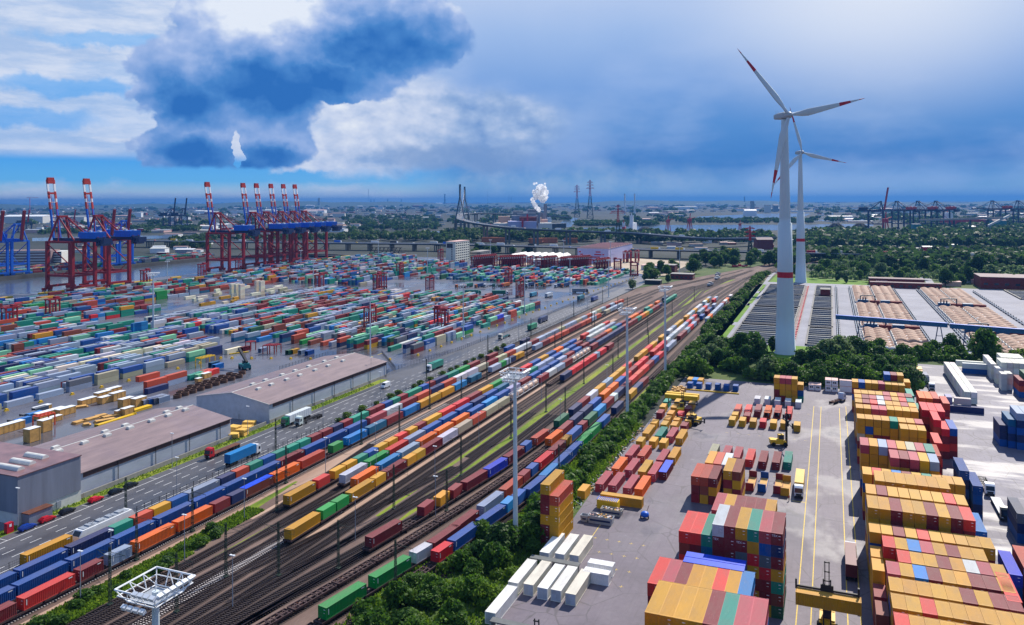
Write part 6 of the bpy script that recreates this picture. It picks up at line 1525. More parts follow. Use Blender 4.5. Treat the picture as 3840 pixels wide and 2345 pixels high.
skip('small grey metal bin by the foot of the tower of boxes', -61.6, 204.0, 1.8, 2.2, 1.6, 'steel', False)
t = thing('blue_canopy', 'yellow box with a blue corrugated top behind the skips', 'container', W(-58.0, 214.6), -TH - math.pi / 2); mb = MB(); mb.box(-1.2, 1.2, -3, 3, 0, 2.4); part('box', mb, M['yellow'], t); mb = MB(); [mb.box(-1.25, 1.25, -3 + k * .5, -2.8 + k * .5, 2.4, 2.6) for k in range(12)]; part('top', mb, M['blue'], t)
t = thing('air_compressor', 'round blue trailer compressor standing on the wet asphalt', 'compressor', W(-47.0, 211.4), -TH); mb = MB(); mb.lathe([(.02, .4), (.9, .5), (1.2, .9), (1.0, 1.5), (.5, 1.8), (.02, 1.85)], 14); part('body', mb, M['blue'], t, True); mb = MB(); mb.beam((0, .8, .6), (.5, 3.2, 2.4), .1); mb.beam((0, .8, .6), (-.5, 3.0, .4), .1); part('drawbar', mb, M['rust'], t)
for i in range(2):
    for s in (-1, 1): mb = MB(); mb.tube((s * .9, -.3, .4), (s * 1.15, -.3, .4), .4, n=10); part('wheel', mb, M['tyre'], t) if i == 0 else None
for i, (c, a, mcol) in enumerate([(-22.0, 248, 'm'), (-18.6, 248.4, 'B'), (-14.2, 248.4, 'm'), (-10.9 - 1.2, 247.6, 'y')]):
    t = thing('flat_rack', '%s open flat rack with upright ends, %s of the four by the parked lorry' % (PAL[mcol][1], nth(i)), 'flat rack', W(c - .6, a), -TH, 'open flat racks on the asphalt'); pm = paint('flat_rack_paint', PAL[mcol][0], .6, .3)
    mb = MB(); mb.box(-1.1, 1.1, -5.6, 5.6, .12, .5); part('deck', mb, M['wood'], t); mb = MB(); [mb.box(*sorted((s * 1.08, s * 1.2)), -5.8, 5.8, .05, .6) for s in (-1, 1)]; part('side_rail', mb, pm, t)
    for s in (-1, 1): mb = MB(); mb.box(-1.18, 1.18, s * 5.7 - .12, s * 5.7 + .12, .1, 2.4); part('end_wall', mb, pm, t)
for i, (c, a, n, l) in enumerate([(-9.6, 381, 1, 5.5), (-6.9, 381, 1, 5.5), (-2.6, 381, 2, 5.5), (.1, 381, 2, 5.5), (5.0, 382.5, 2, 0)]):
    for zt in range(n):
        t = thing('site_cabin', 'white site cabin %s at the tree line, %s tier' % (('first from the box stack', 'second from the box stack', 'third from the box stack', 'fourth from the box stack', 'lying long against the yellow rows')[i], ('lower', 'upper')[zt]), 'cabin', W(c + 1.2, a, zt * 2.6), -TH); hw = 1.25 if l else 2.9
        mb = MB(); mb.box(-hw, hw, 0, 5.5 if l else 2.4, .1, 2.5); part('wall', mb, M['white'], t); mb = MB(); mb.box(-hw - .05, hw + .05, -.05, (5.5 if l else 2.4) + .05, 2.5, 2.6); mb.box(-hw - .04, hw + .04, -.04, .02, 0, .14); part('roof', mb, M['pink'], t)
        if l:
            mb = MB(); [mb.box(x - .28, x + .28, -.04, 0, 1.1, 1.9) for x in (-.45, .3)]; part('window', mb, M['glass'], t)
# propped debris bank
mb = MB()
for k in range(240):
    a = RNG.uniform(190, 345); c = -67.0 + RNG.uniform(-.8, 1.6) + (1.8 if a > 300 else 0); s = RNG.uniform(.2, .9); p = Vector((c, a, .1 + s * .3)); d = Vector((RNG.uniform(-1, 1), RNG.uniform(-1, 1), RNG.uniform(-.2, .8))).normalized() * s
    mb.beam(p - d, p + d, s * .5, s * .25, RNG.randrange(4))
tag(put('rubbish_bank', mb.mesh('rubbish_bank', [M['wood'], M['offwhite'], M['scrap'], M['steel']]), None, (0, 0, 0), -TH), 'loose rubbish and scrap strewn along the foot of the hedge', 'rubbish', None, 'stuff')
k = 0
for i in range(16):
    c, a = -66.0 + (i % 4) * 1.5 + RNG.uniform(-.3, .3), 352 + (i // 4) * 2.3
    crate('pale wooden case in the heap of cases by the blue boxes, %s of the pile' % nth(i), c, a, 1.3, 1.8, 1.2 + (i % 3) * .5, 'wood', False, rz=rad(RNG.uniform(-15, 15)))
for i, (c, a, l, w) in enumerate([(-60, 342.5, 14, 2.2), (-60, 346.0, 14, 1.6)]):
    t = thing('yellow_rack', 'long yellow stacked rack at the debris heap, %s' % ('nearer', 'farther')[i], 'rack', W(c, a), -TH - math.pi / 2); mb = MB(); mb.box(-w / 2, w / 2, -l / 2, l / 2, .2, 1.4); mb.box(-w / 2 - .1, w / 2 + .1, -l / 2, l / 2, 1.5, 2.2); part('rack_body', mb, M['yellow'], t)
t = thing('yellow_rail', 'long yellow ground rail under the six small blue boxes', 'rail', W(-50, 361.4), -TH - math.pi / 2); mb = MB(); mb.box(-.3, .3, -11, 12, .05, .5); part('rail_bar', mb, M['yellow'], t)
for c, a, l, lab in ((-60.0, 174.4, 12, 'low concrete loading ramp between the two rows of white refrigerated boxes'), (-57.0, 145.2, 13, 'low concrete loading ramp at the low edge of the white boxes')):
    t = thing('loading_ramp', lab, 'ramp', W(c, a), -TH); mb = MB(); mb.box(-l / 2, l / 2, -.9, .9, 1.9, 2.15); [mb.box(x - .25, x + .25, -.6, .6, 0, 1.9) for x in (-l / 2 + .5, 0, l / 2 - .5)]; part('ramp_deck', mb, M['pier'], t)
for i, (c, a) in enumerate([(-66.0, 160.2), (-62.6, 160.6), (-59.2, 160.2), (-56.2, 160.4), (-52.8, 160.0), (-64.6, 176.6), (-61.0, 177.2), (-57.6, 177.8), (-65.6, 146.8)]):
    o = put('shipping_container', ME40, None, W(c + 1.2, a), -TH, lin(*((232, 230, 222), (224, 218, 200), (236, 236, 232))[i % 3]))
    tag(o, 'white refrigerated container on the asphalt below the hedge mast, %s of the nine' % nth(i), 'shipping container', GROUP_CT)
    for d in DOORS: put('door', d, o, (0, 0, 0), 0, lin(190, 196, 206))
for i, (c, a) in enumerate([(-52.4, 176.6), (-52.2, 172.2)]):
    o = put('shipping_container', ME20, None, W(c, a), -TH - math.pi / 2, lin(236, 236, 236)); tag(o, 'white short refrigerated box lying crosswise beside the ramp, %s' % ('farther', 'nearer')[i], 'shipping container', GROUP_CT)
# frontmost bits at the low frame edge
for i, (c, a, k) in enumerate([(-72 + 4, 118, 'W'), (-64.8, 118.5, 'e'), (-61.8, 119, 'w'), (-63.6, 124.5, 'B')]):
    tag(put('shipping_container', ME40 if i < 3 else ME20, None, W(c, a), -TH - (.3 if i == 0 else 0), pal(k)), '%s box at the low picture edge beside the hedge, %s' % (PAL[k][1], nth(i)), 'shipping container', GROUP_CT)

# people
def person(label, c, a, rz, top, legs):
    sk = bpy.data.meshes.new('body'); J = [(0, 0, .95), (0, 0, 1.2), (0, 0, 1.45), (0, 0, 1.55), (0, .02, 1.68), (0, 0, 1.78), (.2, 0, 1.42), (.27, .03, 1.15), (.28, .12, .92), (-.2, 0, 1.42), (-.27, .03, 1.15), (-.28, .12, .92), (.1, 0, .9), (.11, .03, .5), (.11, 0, .08), (.11, .14, .04), (-.1, 0, .9), (-.12, .05, .5), (-.13, -.02, .08), (-.13, .12, .04)]
    E_ = [(0, 1), (1, 2), (2, 3), (3, 4), (4, 5), (2, 6), (6, 7), (7, 8), (2, 9), (9, 10), (10, 11), (0, 12), (12, 13), (13, 14), (14, 15), (0, 16), (16, 17), (17, 18), (18, 19)]
    sk.from_pydata(J, E_, []); o = put('person', sk, None, W(c, a), -TH + rz); o.modifiers.new('skin', 'SKIN'); rr = [.16, .15, .17, .07, .10, .08, .08, .055, .045, .08, .055, .045, .11, .075, .05, .045, .11, .075, .05, .045]
    for v, r in zip(sk.skin_vertices[0].data, rr): v.radius = (r, r * .85)
    sk.skin_vertices[0].data[0].use_root = True; o.modifiers.new('sub', 'SUBSURF').levels = 1
    m, t, p = new_mat('person_clothing'); pos = geo_pos(); sp = t.nodes.new('ShaderNodeSeparateXYZ'); t.links.new(pos.s, sp.inputs[0])
    t.links.new(ramp(X(sp.outputs[2]) * .5, [(0, lin(*legs)), (.449, lin(*legs)), (.45, lin(*top)), (.765, lin(*top)), (.77, lin(196, 150, 124)), (.865, lin(196, 150, 124)), (.87, lin(230, 200, 40)), (1, lin(230, 200, 40))]).s, p.inputs['Base Color'])
    [n for n in t.nodes if n.type == 'VALTORGB'][0].color_ramp.interpolation = 'CONSTANT'; sk.materials.append(m); tag(o, label, 'person')
person('person in a bright yellow-green vest and dark trousers beside the dark lorry', 45.4, 245.2, rad(100), (190, 222, 30), (40, 44, 60))
person('person in an orange vest standing by the marked lorry bay', -11.4, 238.6, rad(40), (196, 70, 40), (60, 40, 50))

t = thing('quay_barrier', 'long bright yellow barrier along the quay edge under the red cranes', 'barrier', (0, 0, 0)); mb = MB()
a = 120
while a < 700: mb.box(-690.4, -687.6, a, a + RNG.choice((14, 26, 38)), 0, 1.3); a += 40
part('barrier_block', mb, M['yellow'], t)
# ------------------------------------------------------------------ clarifier basins
def basin(lab, c0, c1, a0, a1, bars):
    t = thing('settling_basin', lab, 'basin', (0, 0, 0)); mb = MB(); mb.rect(c0, c1, a0, a1, 0.03); part('water_surface', mb, M['blackwater'], t)
    mb = MB(); n = 9
    for i in range(n + 1):
        a = a0 + (a1 - a0) * i / n; w = .95 if i % 4 else 1.6; mb.box(c0 + .5, c1 - .5, a - w / 2, a + w / 2, .0, 1.0)
    part('gutter', mb, M['grey'], t)
    mb = MB()
    for c in (c0, c1): mb.box(c - .5, c + .5, a0, a1, 0, 1.1)
    for a in (a0, a1): mb.box(c0, c1, a - .6, a + .6, 0, 1.05)
    part('rim_wall', mb, M['dark'], t)
    mb = MB(); mb.box(c0 + .5, c1 - .5, (a0 + a1) / 2 - 1.1, (a0 + a1) / 2 + 1.1, .8, 1.5); part('walkway', mb, M['pier'], t)
    return t
flat('plant_ground', R4(-62.5, 170, 492, 850), 0.004, 'path')
k = 0
for i, (a0, a1) in enumerate(((497, 566), (571, 665), (670, 752), (757, 838))):
    basin('dark settling basin in the wide bank behind the near wind turbine, %s from the lawn' % nth(i), -57.5, -24, a0, a1, 12)
    basin('dark settling basin in the narrower bank beyond the red-flagged kerb, %s from the lawn' % nth(i), -14, 0.5, a0, a1, 12)
    basin('dark settling basin at the far edge of the works, %s from the lawn' % nth(i), 150, 168, a0 + 30, a1 + 20, 12)
mb = MB(); mr = MB()
for k in range(48): a = 502 + k * 7; mr.box(-21.6, -20.4, a, a + 3.0, .05, 1.0); mr.box(-23.2, -22.0, a + 1, a + 1.8, .05, .6)
t = thing('valve_row', 'long row of small red valve hoods along the kerb between the basins', 'valve row', (0, 0, 0)); part('hood', mr, M['crimson'], t); mb.box(-23.6, -20.0, 497, 838, 0.02, .35); part('kerb', mb, M['concrete'], t)
# ridged beige covers
def cover(lab, c0, c1, a0, a1):
    nx, ny = max(8, int((c1 - c0) / 1.6)), max(8, int((a1 - a0) / 1.4)); V_, F_ = [], []
    for j in range(ny + 1):
        for i in range(nx + 1):
            z = .8 + 2.3 * abs(math.sin(math.pi * j / ny * ((a1 - a0) / 8.6))) * (0.55 + .45 * abs(math.sin(math.pi * i / nx * (c1 - c0) / 6.5))); V_.append((c0 + (c1 - c0) * i / nx, a0 + (a1 - a0) * j / ny, z))
    for j in range(ny):
        for i in range(nx): q = j * (nx + 1) + i; F_.append((q, q + 1, q + nx + 2, q + nx + 1))
    t = thing('basin_cover', lab, 'basin cover', (0, 0, 0)); mb = MB(); mb.add(V_, F_); part('membrane', mb, COVER, t)
    mb = MB()
    for c in (c0, c1): mb.box(c - .25, c + .25, a0, a1, 0, 1.5)
    for a in (a0, a1): mb.box(c0, c1, a - .3, a + .3, 0, 1.3)
    part('rim_wall', mb, M['offwhite'], t)
    mb = MB()
    for k in range(int((a1 - a0) / 8.6)):
        for q in range(int((c1 - c0) / 3)):
            if RNG.random() < .55: mb.box(c0 + 1 + q * 3, c0 + 2.6 + q * 3, a0 + k * 8.6 - .5, a0 + k * 8.6 + .6, .8, 1.5 + RNG.random() * .5)
    part('white_seam', mb, M['white'], t)
COVER = paint('beige_membrane', (168, 128, 104), .7, .3, .10)
for nm, c0, c1 in (('first pair of banks', 18.5, 33.5), ('first pair of banks, far column', 35.5, 52.5), ('second pair of banks', 78, 92.5), ('second pair of banks, far column', 94.5, 112), ('outer bank', 113.5, 116)):
    if c1 - c0 < 4: continue
    for i, (a0, a1) in enumerate(((500, 566), (580, 640), (643, 700), (716, 770), (773, 838))):
        cover('beige ridged basin cover, %s from the trees in the %s' % (nth(i), nm), c0, c1, a0, a1)
for i, (c, a, lab) in enumerate([(20, 573, 'nearer, first bank'), (78.5, 573, 'nearer, second bank'), (20, 708, 'farther, first bank'), (78.5, 708, 'farther, second bank')]):
    t = thing('blower_station', 'blue and dark red machine row with bent pipes, ' + lab, 'machine', W(c, a), -TH)
    mb = MB(); wb_ = paint('works_blue', (28, 74, 112), .5, .2); [part('machine_box', MB().box(x0, x1, -3, 2.3, 0, 4.1), wb_, t) for x0, x1 in ((0, 8), (17, 24))]
    [part('brick_box', MB().box(x0, x1, -2.7, 2, 0, 3.6), M['brick'], t) for x0, x1 in ((9, 16.5), (24.2, 33))]
    mb = MB(); pts = [(2, 0, 4), (2, 0, 7), (8, 0, 7.4), (13, 0, 7.4), (13, 0, 3)]
    for p, q in zip(pts, pts[1:]): mb.tube(p, q, .45, n=8)
    for x in (4, 6): mb.tube((x, -1, 4), (x, -1, 6), .5, n=8)
    part('pipe', mb, paint('works_pipe', (60, 74, 86), .5, .2), t)
t = thing('plant_hut', 'dark brown hut standing among the narrow basins', 'hut', W(-5, 760), -TH); mb = MB(); mb.box(-4, 4, -7, 7, 0, 6); part('wall', mb, M['brick'], t); mb = MB(); mb.box(-4.3, 4.3, -7.3, 7.3, 6, 6.4); part('roof', mb, M['dark'], t)
t = thing('plant_hut', 'dark red hut at the far basins near the picture edge', 'hut', W(151, 740), -TH); mb = MB(); mb.box(-5, 5, -9, 9, 0, 7); part('wall', mb, M['brick'], t); mb = MB(); mb.box(-5.3, 5.3, -9.3, 9.3, 7, 7.4); part('roof', mb, M['dark'], t)
def bridge_crane(lab, c0, c1, a0, a1, legs):
    t = thing('scraper_bridge', lab, 'travelling bridge', (0, 0, 0)); mb = MB(); mb.beam((c0, a0, 11.5), (c1, a1, 11.5), 1.6, 2.4); part('girder', mb, paint('bridge_blue', (20, 86, 128), .5, .15), t)
    mb = MB(); mb.beam((c0, a0, 12.9), (c1, a1, 12.9), 2.4, .25); part('rail_deck', mb, M['blue'], t)
    for f in legs:
        x, y = c0 + (c1 - c0) * f, a0 + (a1 - a0) * f; mb = MB()
        for s in (-1, 1): mb.beam((x + s * 2.2, y, .8), (x + s * .7, y, 10.6), .5)
        mb.beam((x - 2.6, y, 1), (x + 2.6, y, 1), .7); mb.beam((x - 1.6, y, 5), (x + 1.6, y, 5), .35); part('leg', mb, paint('crane_leg_blue', (24, 66, 104), .5, .2), t)
        mb = MB(); mb.box(x - 2.8, x - 1.6, y - .9, y + .9, .1, 1.6); mb.box(x + 1.6, x + 2.8, y - .9, y + .9, .1, 1.6); part('wheel_truck', mb, M['dark'], t)
bridge_crane('long blue travelling bridge spanning the first beige covers', 2.5, 63.5, 541, 528, (.24, .93))
bridge_crane('blue travelling bridge spanning the second beige covers to the picture edge', 64.5, 122, 526, 513, (.15, .92))
def pipes(lab, c0, a0, a1):
    t = thing('pipe_run', lab, 'pipe run', (0, 0, 0)); mb = MB(); mb.tube((c0, a0, 1.0), (c0, a1, 1.0), .35, n=8); mb.tube((c0 + 1.2, a0, 1.0), (c0 + 1.2, a1, 1.0), .25, n=8); part('pipe', mb, M['steel'], t); mb = MB(); a = a0
    while a < a1: mb.box(c0 - .6, c0 + 1.8, a, a + .5, 0, .8); mb.box(c0 + .3, c0 + .7, a + 4, a + 4.5, .5, 2.2); a += 9
    part('support', mb, M['dark'], t)
for i, c in enumerate((3.5, 15.5, 54.5, 74.5, 121)): pipes('thin pipes on low supports along the concrete road, %s line from the near turbine' % nth(i), c, 505, 836)

# ------------------------------------------------------------------ large buildings farther off
def boxb(name, label, cat, loc, rz, w, d, h, mat, roofm='roofbrown', wins=None, winm='glass', extra=None, base=0):
    t = thing(name, label, cat, loc, rz); mb = MB(); mb.box(-w / 2, w / 2, -d / 2, d / 2, base, h); part('wall', mb, M[mat] if isinstance(mat, str) else mat, t)
    mb = MB(); mb.box(-w / 2 - .3, w / 2 + .3, -d / 2 - .3, d / 2 + .3, h, h + .5); part('roof', mb, M[roofm], t)
    if wins:
        rows, cols, hw, hh, faces = wins
        for f in faces:
            for r in range(rows):
                z = h * (r + .55) / (rows + .3)
                L = w if f in 'sn' else d
                for c in range(cols):
                    u = -L / 2 + L * (c + .5) / cols; mb = MB(); e = .06
                    if f == 's': mb.box(u - hw / 2, u + hw / 2, -d / 2 - e, -d / 2 + .02, z - hh / 2, z + hh / 2)
                    elif f == 'n': mb.box(u - hw / 2, u + hw / 2, d / 2 - .02, d / 2 + e, z - hh / 2, z + hh / 2)
                    elif f == 'e': mb.box(w / 2 - .02, w / 2 + e, u - hw / 2, u + hw / 2, z - hh / 2, z + hh / 2)
                    else: mb.box(-w / 2 - e, -w / 2 + .02, u - hw / 2, u + hw / 2, z - hh / 2, z + hh / 2)
                    part('window', mb, M[winm], t)
    return t
# office tower: near corner seen on the grid
t = boxb('office_tower', 'pale eight-storey office tower behind the terminal stacks', 'office building', W(-497, 1022, 0), -TH, 15, 46, 28.5, paint('pale_render', (214, 214, 200), .8, .08), 'pink', (8, 7, 4.6, 1.3, 'e'))
mb = MB(); mb.box(-6, 3, -23.4, -22.9, 20, 26); part('window', mb, M['glass'], t)
for k in range(8): mb = MB(); mb.box(1.0, 2.6, -23.2, -22.95, 2.5 + k * 2.4, 3.9 + k * 2.4); part('window', mb, M['glass'], t)
boxb('office_annexe', 'low grey annexe joined behind the office tower', 'office building', W(-486, 1078, 0), -TH, 16, 40, 11, 'concrete', 'concrete', (3, 6, 4.5, 1.2, 'se'))
# lilac hall
c, a = -303, 1085
t = thing('workshop_hall', 'lilac corrugated hall with red window bands and a pale shed roof', 'hall', W(c, a), -TH)
mb = MB(); mb.box(-22, 22, -40, 100, 0, 20); part('wall', mb, M['lilac'], t)
mb = MB()
for k in range(10): y = -40 + k * 14; mb.add([(-22.4, y, 20), (22.4, y, 20), (22.4, y, 22), (-22.4, y, 22), (-22.4, y + 13.6, 20), (22.4, y + 13.6, 20)], [(0, 1, 2, 3), (3, 2, 5, 4), (0, 3, 4), (1, 5, 2)])
part('roof', mb, M['pink'], t)
for z, segs in ((4.5, ((-18, -6), (-4, 8))), (8.5, ((-18, -9), (-7, 10))), (12.0, ((-18, -14), (2, 12), (13.5, 16))), (15.5, ((4, 11), (-20, -17)))):
    for x0, x1 in segs: mb = MB(); mb.box(x0, x1, -40.2, -39.9, z - .8, z + .8); part('window', mb, M['crimson'], t)
mb = MB()
for y0, y1 in ((-30, -10), (0, 20), (40, 60)): mb.box(-22.2, -21.9, y0, y1, 3, 17)
part('gate', mb, M['glassy'], t)
mb = MB(); mb.box(22, 22.2, -38, -10, 11.5, 12.2); part('band', mb, M['lilac'], t)
t = thing('workshop_hall', 'white workshop with a pale saw-tooth roof between the ranks of carriers', 'hall', W(-378, 1060), -TH); mb = MB(); mb.box(-45, 30, -28, 28, 0, 8); part('wall', mb, M['white'], t); mb = MB()
for k in range(7): x = -45 + k * 10.7; mb.add([(x, -28.4, 8), (x + 10.7, -28.4, 8), (x + 5.3, -28.4, 11), (x, 28.4, 8), (x + 10.7, 28.4, 8), (x + 5.3, 28.4, 11)], [(0, 1, 2), (0, 2, 5, 3), (2, 1, 4, 5), (3, 5, 4)])
part('roof', mb, M['offwhite'], t); mb = MB(); [mb.box(x, x + 6, -28.2, -27.9, 1, 5) for x in (-38, -24, -10, 6, 20)]; part('gate', mb, M['glassy'], t)
boxb('workshop_shed', 'low white shed nearer than the saw-tooth workshop', 'shed', W(-352, 1004, 0), -TH, 44, 22, 6, 'white', 'offwhite', (1, 6, 4, 2, 's'))
p = at(2455, 1012); boxb('site_office', 'pale flat-roofed shed by the trees at the rail junction', 'shed', (p.x, p.y, 0), -TH, 30, 18, 5.5, 'offwhite', 'pink', (1, 4, 2, 1.2, 's'))
p = at(2510, 1022); boxb('signal_box', 'dark red brick block with a grey roof among trees at the junction', 'building', (p.x, p.y, 0), -TH, 16, 18, 9, 'brick', 'concrete', (3, 4, 1.8, 1.2, 'se'))
p = at(2560, 1046); boxb('signal_box', 'low dark brick building with a flat roof nearest the junction tracks', 'building', (p.x, p.y, 0), -TH, 24, 14, 5.5, 'brick', 'concrete', (1, 5, 2.4, 1.6, 'se'))
p = at(2450, 1066); boxb('garden_shed', 'dark timber shed with a pale pitched roof by the leaning tree', 'shed', (p.x, p.y, 0), -TH, 16, 9, 4, 'dark', 'concrete')
for u, v, w, d, h, m, lab in ((3360, 1068, 50, 14, 6, 'brick', 'long dark red works building behind the beige covers'), (3395, 1081, 62, 8, 5, 'brick', 'long low works building with red frames before the dark one'), (3820, 1080, 70, 40, 11, 'brick', 'large red brick works hall with dark pilasters at the picture edge'), (3620, 1060, 12, 10, 4, 'white', 'small white hut on the meadow beyond the works'), (3665, 1064, 12, 10, 4, 'concrete', 'small grey hut on the meadow beyond the works'), (3568, 1072, 16, 10, 4, 'tank', 'small pink-roofed house in the bushes beyond the works'), (3305, 1068, 10, 8, 4, 'concrete', 'small pale hut by the field path')):
    p = at(u, v); boxb('works_building', lab, 'building', (p.x, p.y, 0), -TH, w, d, h, m, 'roofbrown' if m == 'brick' else 'pink', (1, 8, w / 20, 2, 's') if w > 40 else None, 'glassy')

# ------------------------------------------------------------------ motorway and high bridge
def deckline(t, nm, pts, w, th, mat, rail=True):
    mb = MB()
    def off(i, s):
        a = Vector(pts[max(0, i - 1)][:2]); b = Vector(pts[min(len(pts) - 1, i + 1)][:2]); d = (b - a).normalized(); return Vector((d.y, -d.x)) * s
    for i in range(len(pts) - 1):
        P, Q = pts[i], pts[i + 1]; A, B_ = off(i, w / 2), off(i + 1, w / 2)
        v = [(P[0] - A.x, P[1] - A.y, P[2]), (P[0] + A.x, P[1] + A.y, P[2]), (Q[0] + B_.x, Q[1] + B_.y, Q[2]), (Q[0] - B_.x, Q[1] - B_.y, Q[2])]
        A2, B2 = A * .55, B_ * .55
        v2 = [(P[0] - A2.x, P[1] - A2.y, P[2] - th), (P[0] + A2.x, P[1] + A2.y, P[2] - th), (Q[0] + B2.x, Q[1] + B2.y, Q[2] - th), (Q[0] - B2.x, Q[1] - B2.y, Q[2] - th)]
        mb.add(v + v2, [(0, 1, 2, 3), (7, 6, 5, 4), (1, 5, 6, 2), (3, 7, 4, 0)], 0)
    part('deck', mb, mat, t)
    if rail:
        mb = MB()
        for i in range(len(pts) - 1):
            for s in (-1, 1):
                A, B_ = off(i, s * w / 2), off(i + 1, s * w / 2); mb.beam((pts[i][0] + A.x, pts[i][1] + A.y, pts[i][2] + .5), (pts[i + 1][0] + B_.x, pts[i + 1][1] + B_.y, pts[i + 1][2] + .5), .4, 1.1)
        part('parapet', mb, M['steel'], t)
DECK = paint('viaduct_concrete', (96, 100, 108), .7, .15)
kb = [at(2900, 908 - 18, 14), at(2660, 894, 16), Vector((256, 1593, 19.5)), Vector((184, 1598, 22.5)), Vector((111, 1560, 27)), Vector((46, 1530, 31)), Vector((-9, 1580, 33.5)), Vector((-56, 1666, 36.5)), Vector((-95, 1760, 40)), Vector((-125, 1900, 44)), Vector((-136, 2060, 49)), Vector((-133, 2220, 50)), Vector((-112, 2450, 48)), Vector((-60, 2700, 43)), Vector((30, 2900, 36)), Vector((130, 3050, 28)), Vector((230, 3150, 20))]
sm = []
for i in range(len(kb) - 1):
    p0, p1, p2, p3 = kb[max(0, i - 1)], kb[i], kb[i + 1], kb[min(len(kb) - 1, i + 2)]
    for k in range(6):
        q = k / 6; sm.append(tuple(.5 * ((2 * p1) + (p2 - p0) * q + (2 * p0 - 5 * p1 + 4 * p2 - p3) * q * q + (3 * p1 - p0 - 3 * p2 + p3) * q ** 3)))
sm.append(tuple(kb[-1]))
KB = thing('high_bridge', 'tall cable-stayed road bridge with forked pylons curving over the river', 'bridge', (0, 0, 0), 0.0)
deckline(KB, 'deck', sm, 18, 3.4, DECK)
for i, p in enumerate(kb[2:8] + kb[10:11] * 0 + kb[12:16]):
    mb = MB(); mb.box(p.x - 5.5, p.x - 1.5, p.y - 2.2, p.y + 2.2, -.3, p.z - 3.2); mb.box(p.x + 1.5, p.x + 5.5, p.y - 2.2, p.y + 2.2, -.3, p.z - 3.2); mb.box(p.x - 6.5, p.x + 6.5, p.y - 2.4, p.y + 2.4, p.z - 5, p.z - 3.0); part('pier', mb, M['pier'], KB)
for j, p in enumerate((kb[9], kb[11])):
    mb = MB(); zj = 94
    for s in (-1, 1): mb.box(p.x + s * 11 - 3.2, p.x + s * 11 + 3.2, p.y - 3.5, p.y + 3.5, -.3, p.z - 3); 
    part('pier', mb, M['pier'], KB)
    mb = MB()
    for s in (-1, 1): mb.beam((p.x + s * 11, p.y, p.z - 3), (p.x + s * .9, p.y, zj), 2.8, 2.8)
    mb.beam((p.x - .8, p.y, zj - 3), (p.x - 1.2, p.y, 126), 2.6, 2.6); mb.beam((p.x + .8, p.y, zj - 3), (p.x + 1.2, p.y, 126), 2.6, 2.6); part('pylon', mb, paint('pylon_steel', (54, 84, 104), .5, .15), KB)
    mb = MB()
    for k in range(1, 7):
        for o in (-1, 1):
            q = min(range(len(sm)), key=lambda i_: abs((sm[i_][1] - p.y) - o * k * 25) + abs(sm[i_][0] - p.x) * .05); e = sm[q]; mb.tube((p.x, p.y, 92 + k * 5), (e[0], e[1], e[2] + 1), .16, n=4)
    part('stay_cable', mb, M['steel'], KB)
for i in range(22):
    q = sm[8 + i * 3]; r = sm[9 + i * 3]; ang = math.atan2(r[0] - q[0], r[1] - q[1]); big = i % 3 == 0; s = 1 if i % 2 else -1
    x, y = q[0] + math.cos(ang) * 4 * s, q[1] - math.sin(ang) * 4 * s
    t = thing('road_vehicle', ('pale lorry' if big else 'small car') + ' on the high bridge, %s from its low end' % nth(i), 'lorry' if big else 'car', (x, y, q[2] + .05), -ang, 'vehicles on the high bridge'); mb = MB()
    if big: mb.box(-1.25, 1.25, -6, 4.2, 1, 4); part('trailer_body', mb, M[('white', 'crimson', 'offwhite')[i % 3]], t); mb = MB(); mb.box(-1.2, 1.2, 4.5, 6.6, .6, 3.6); part('cab', mb, M['white'], t)
    else: mb.side([(-2.1, .3), (2.1, .3), (2.1, .8), (1, .95), (.4, 1.45), (-1.3, 1.45), (-2, .9)], -.85, .85); part('body', mb, M[('dark', 'white', 'crimson')[i % 3]], t)
hw = [at(300, 900, 12), at(700, 905, 12), at(1225, 911, 12), at(1640, 915, 12), at(2000, 924, 12), at(2440, 936, 12), at(3000, 948, 12), at(3560, 960, 12), at(3900, 968, 12)]
HW = thing('motorway_viaduct', 'long low grey motorway viaduct on paired piers crossing the whole view', 'viaduct', (0, 0, 0), 0.0)
deckline(HW, 'deck', [tuple(p) for p in hw], 26, 2.0, M['pier'])
mb = MB()
tot = 0
for P, Q in zip(hw, hw[1:]):
    L = (Q - P).length; n = max(1, int(L / 38))
    for i in range(n):
        p = P.lerp(Q, i / n); d = (Q - P).normalized(); o = Vector((d.y, -d.x, 0))
        mb = MB()
        for s in (-9, -3, 3, 9): x, y = p.x + o.x * s, p.y + o.y * s; mb.box(x - .9, x + .9, y - .9, y + .9, -.3, 10.1)
        mb.beam((p.x - o.x * 10, p.y - o.y * 10, 9.7), (p.x + o.x * 10, p.y + o.y * 10, 9.7), 1.6, 1.0); part('pier', mb, M['pier'], HW)
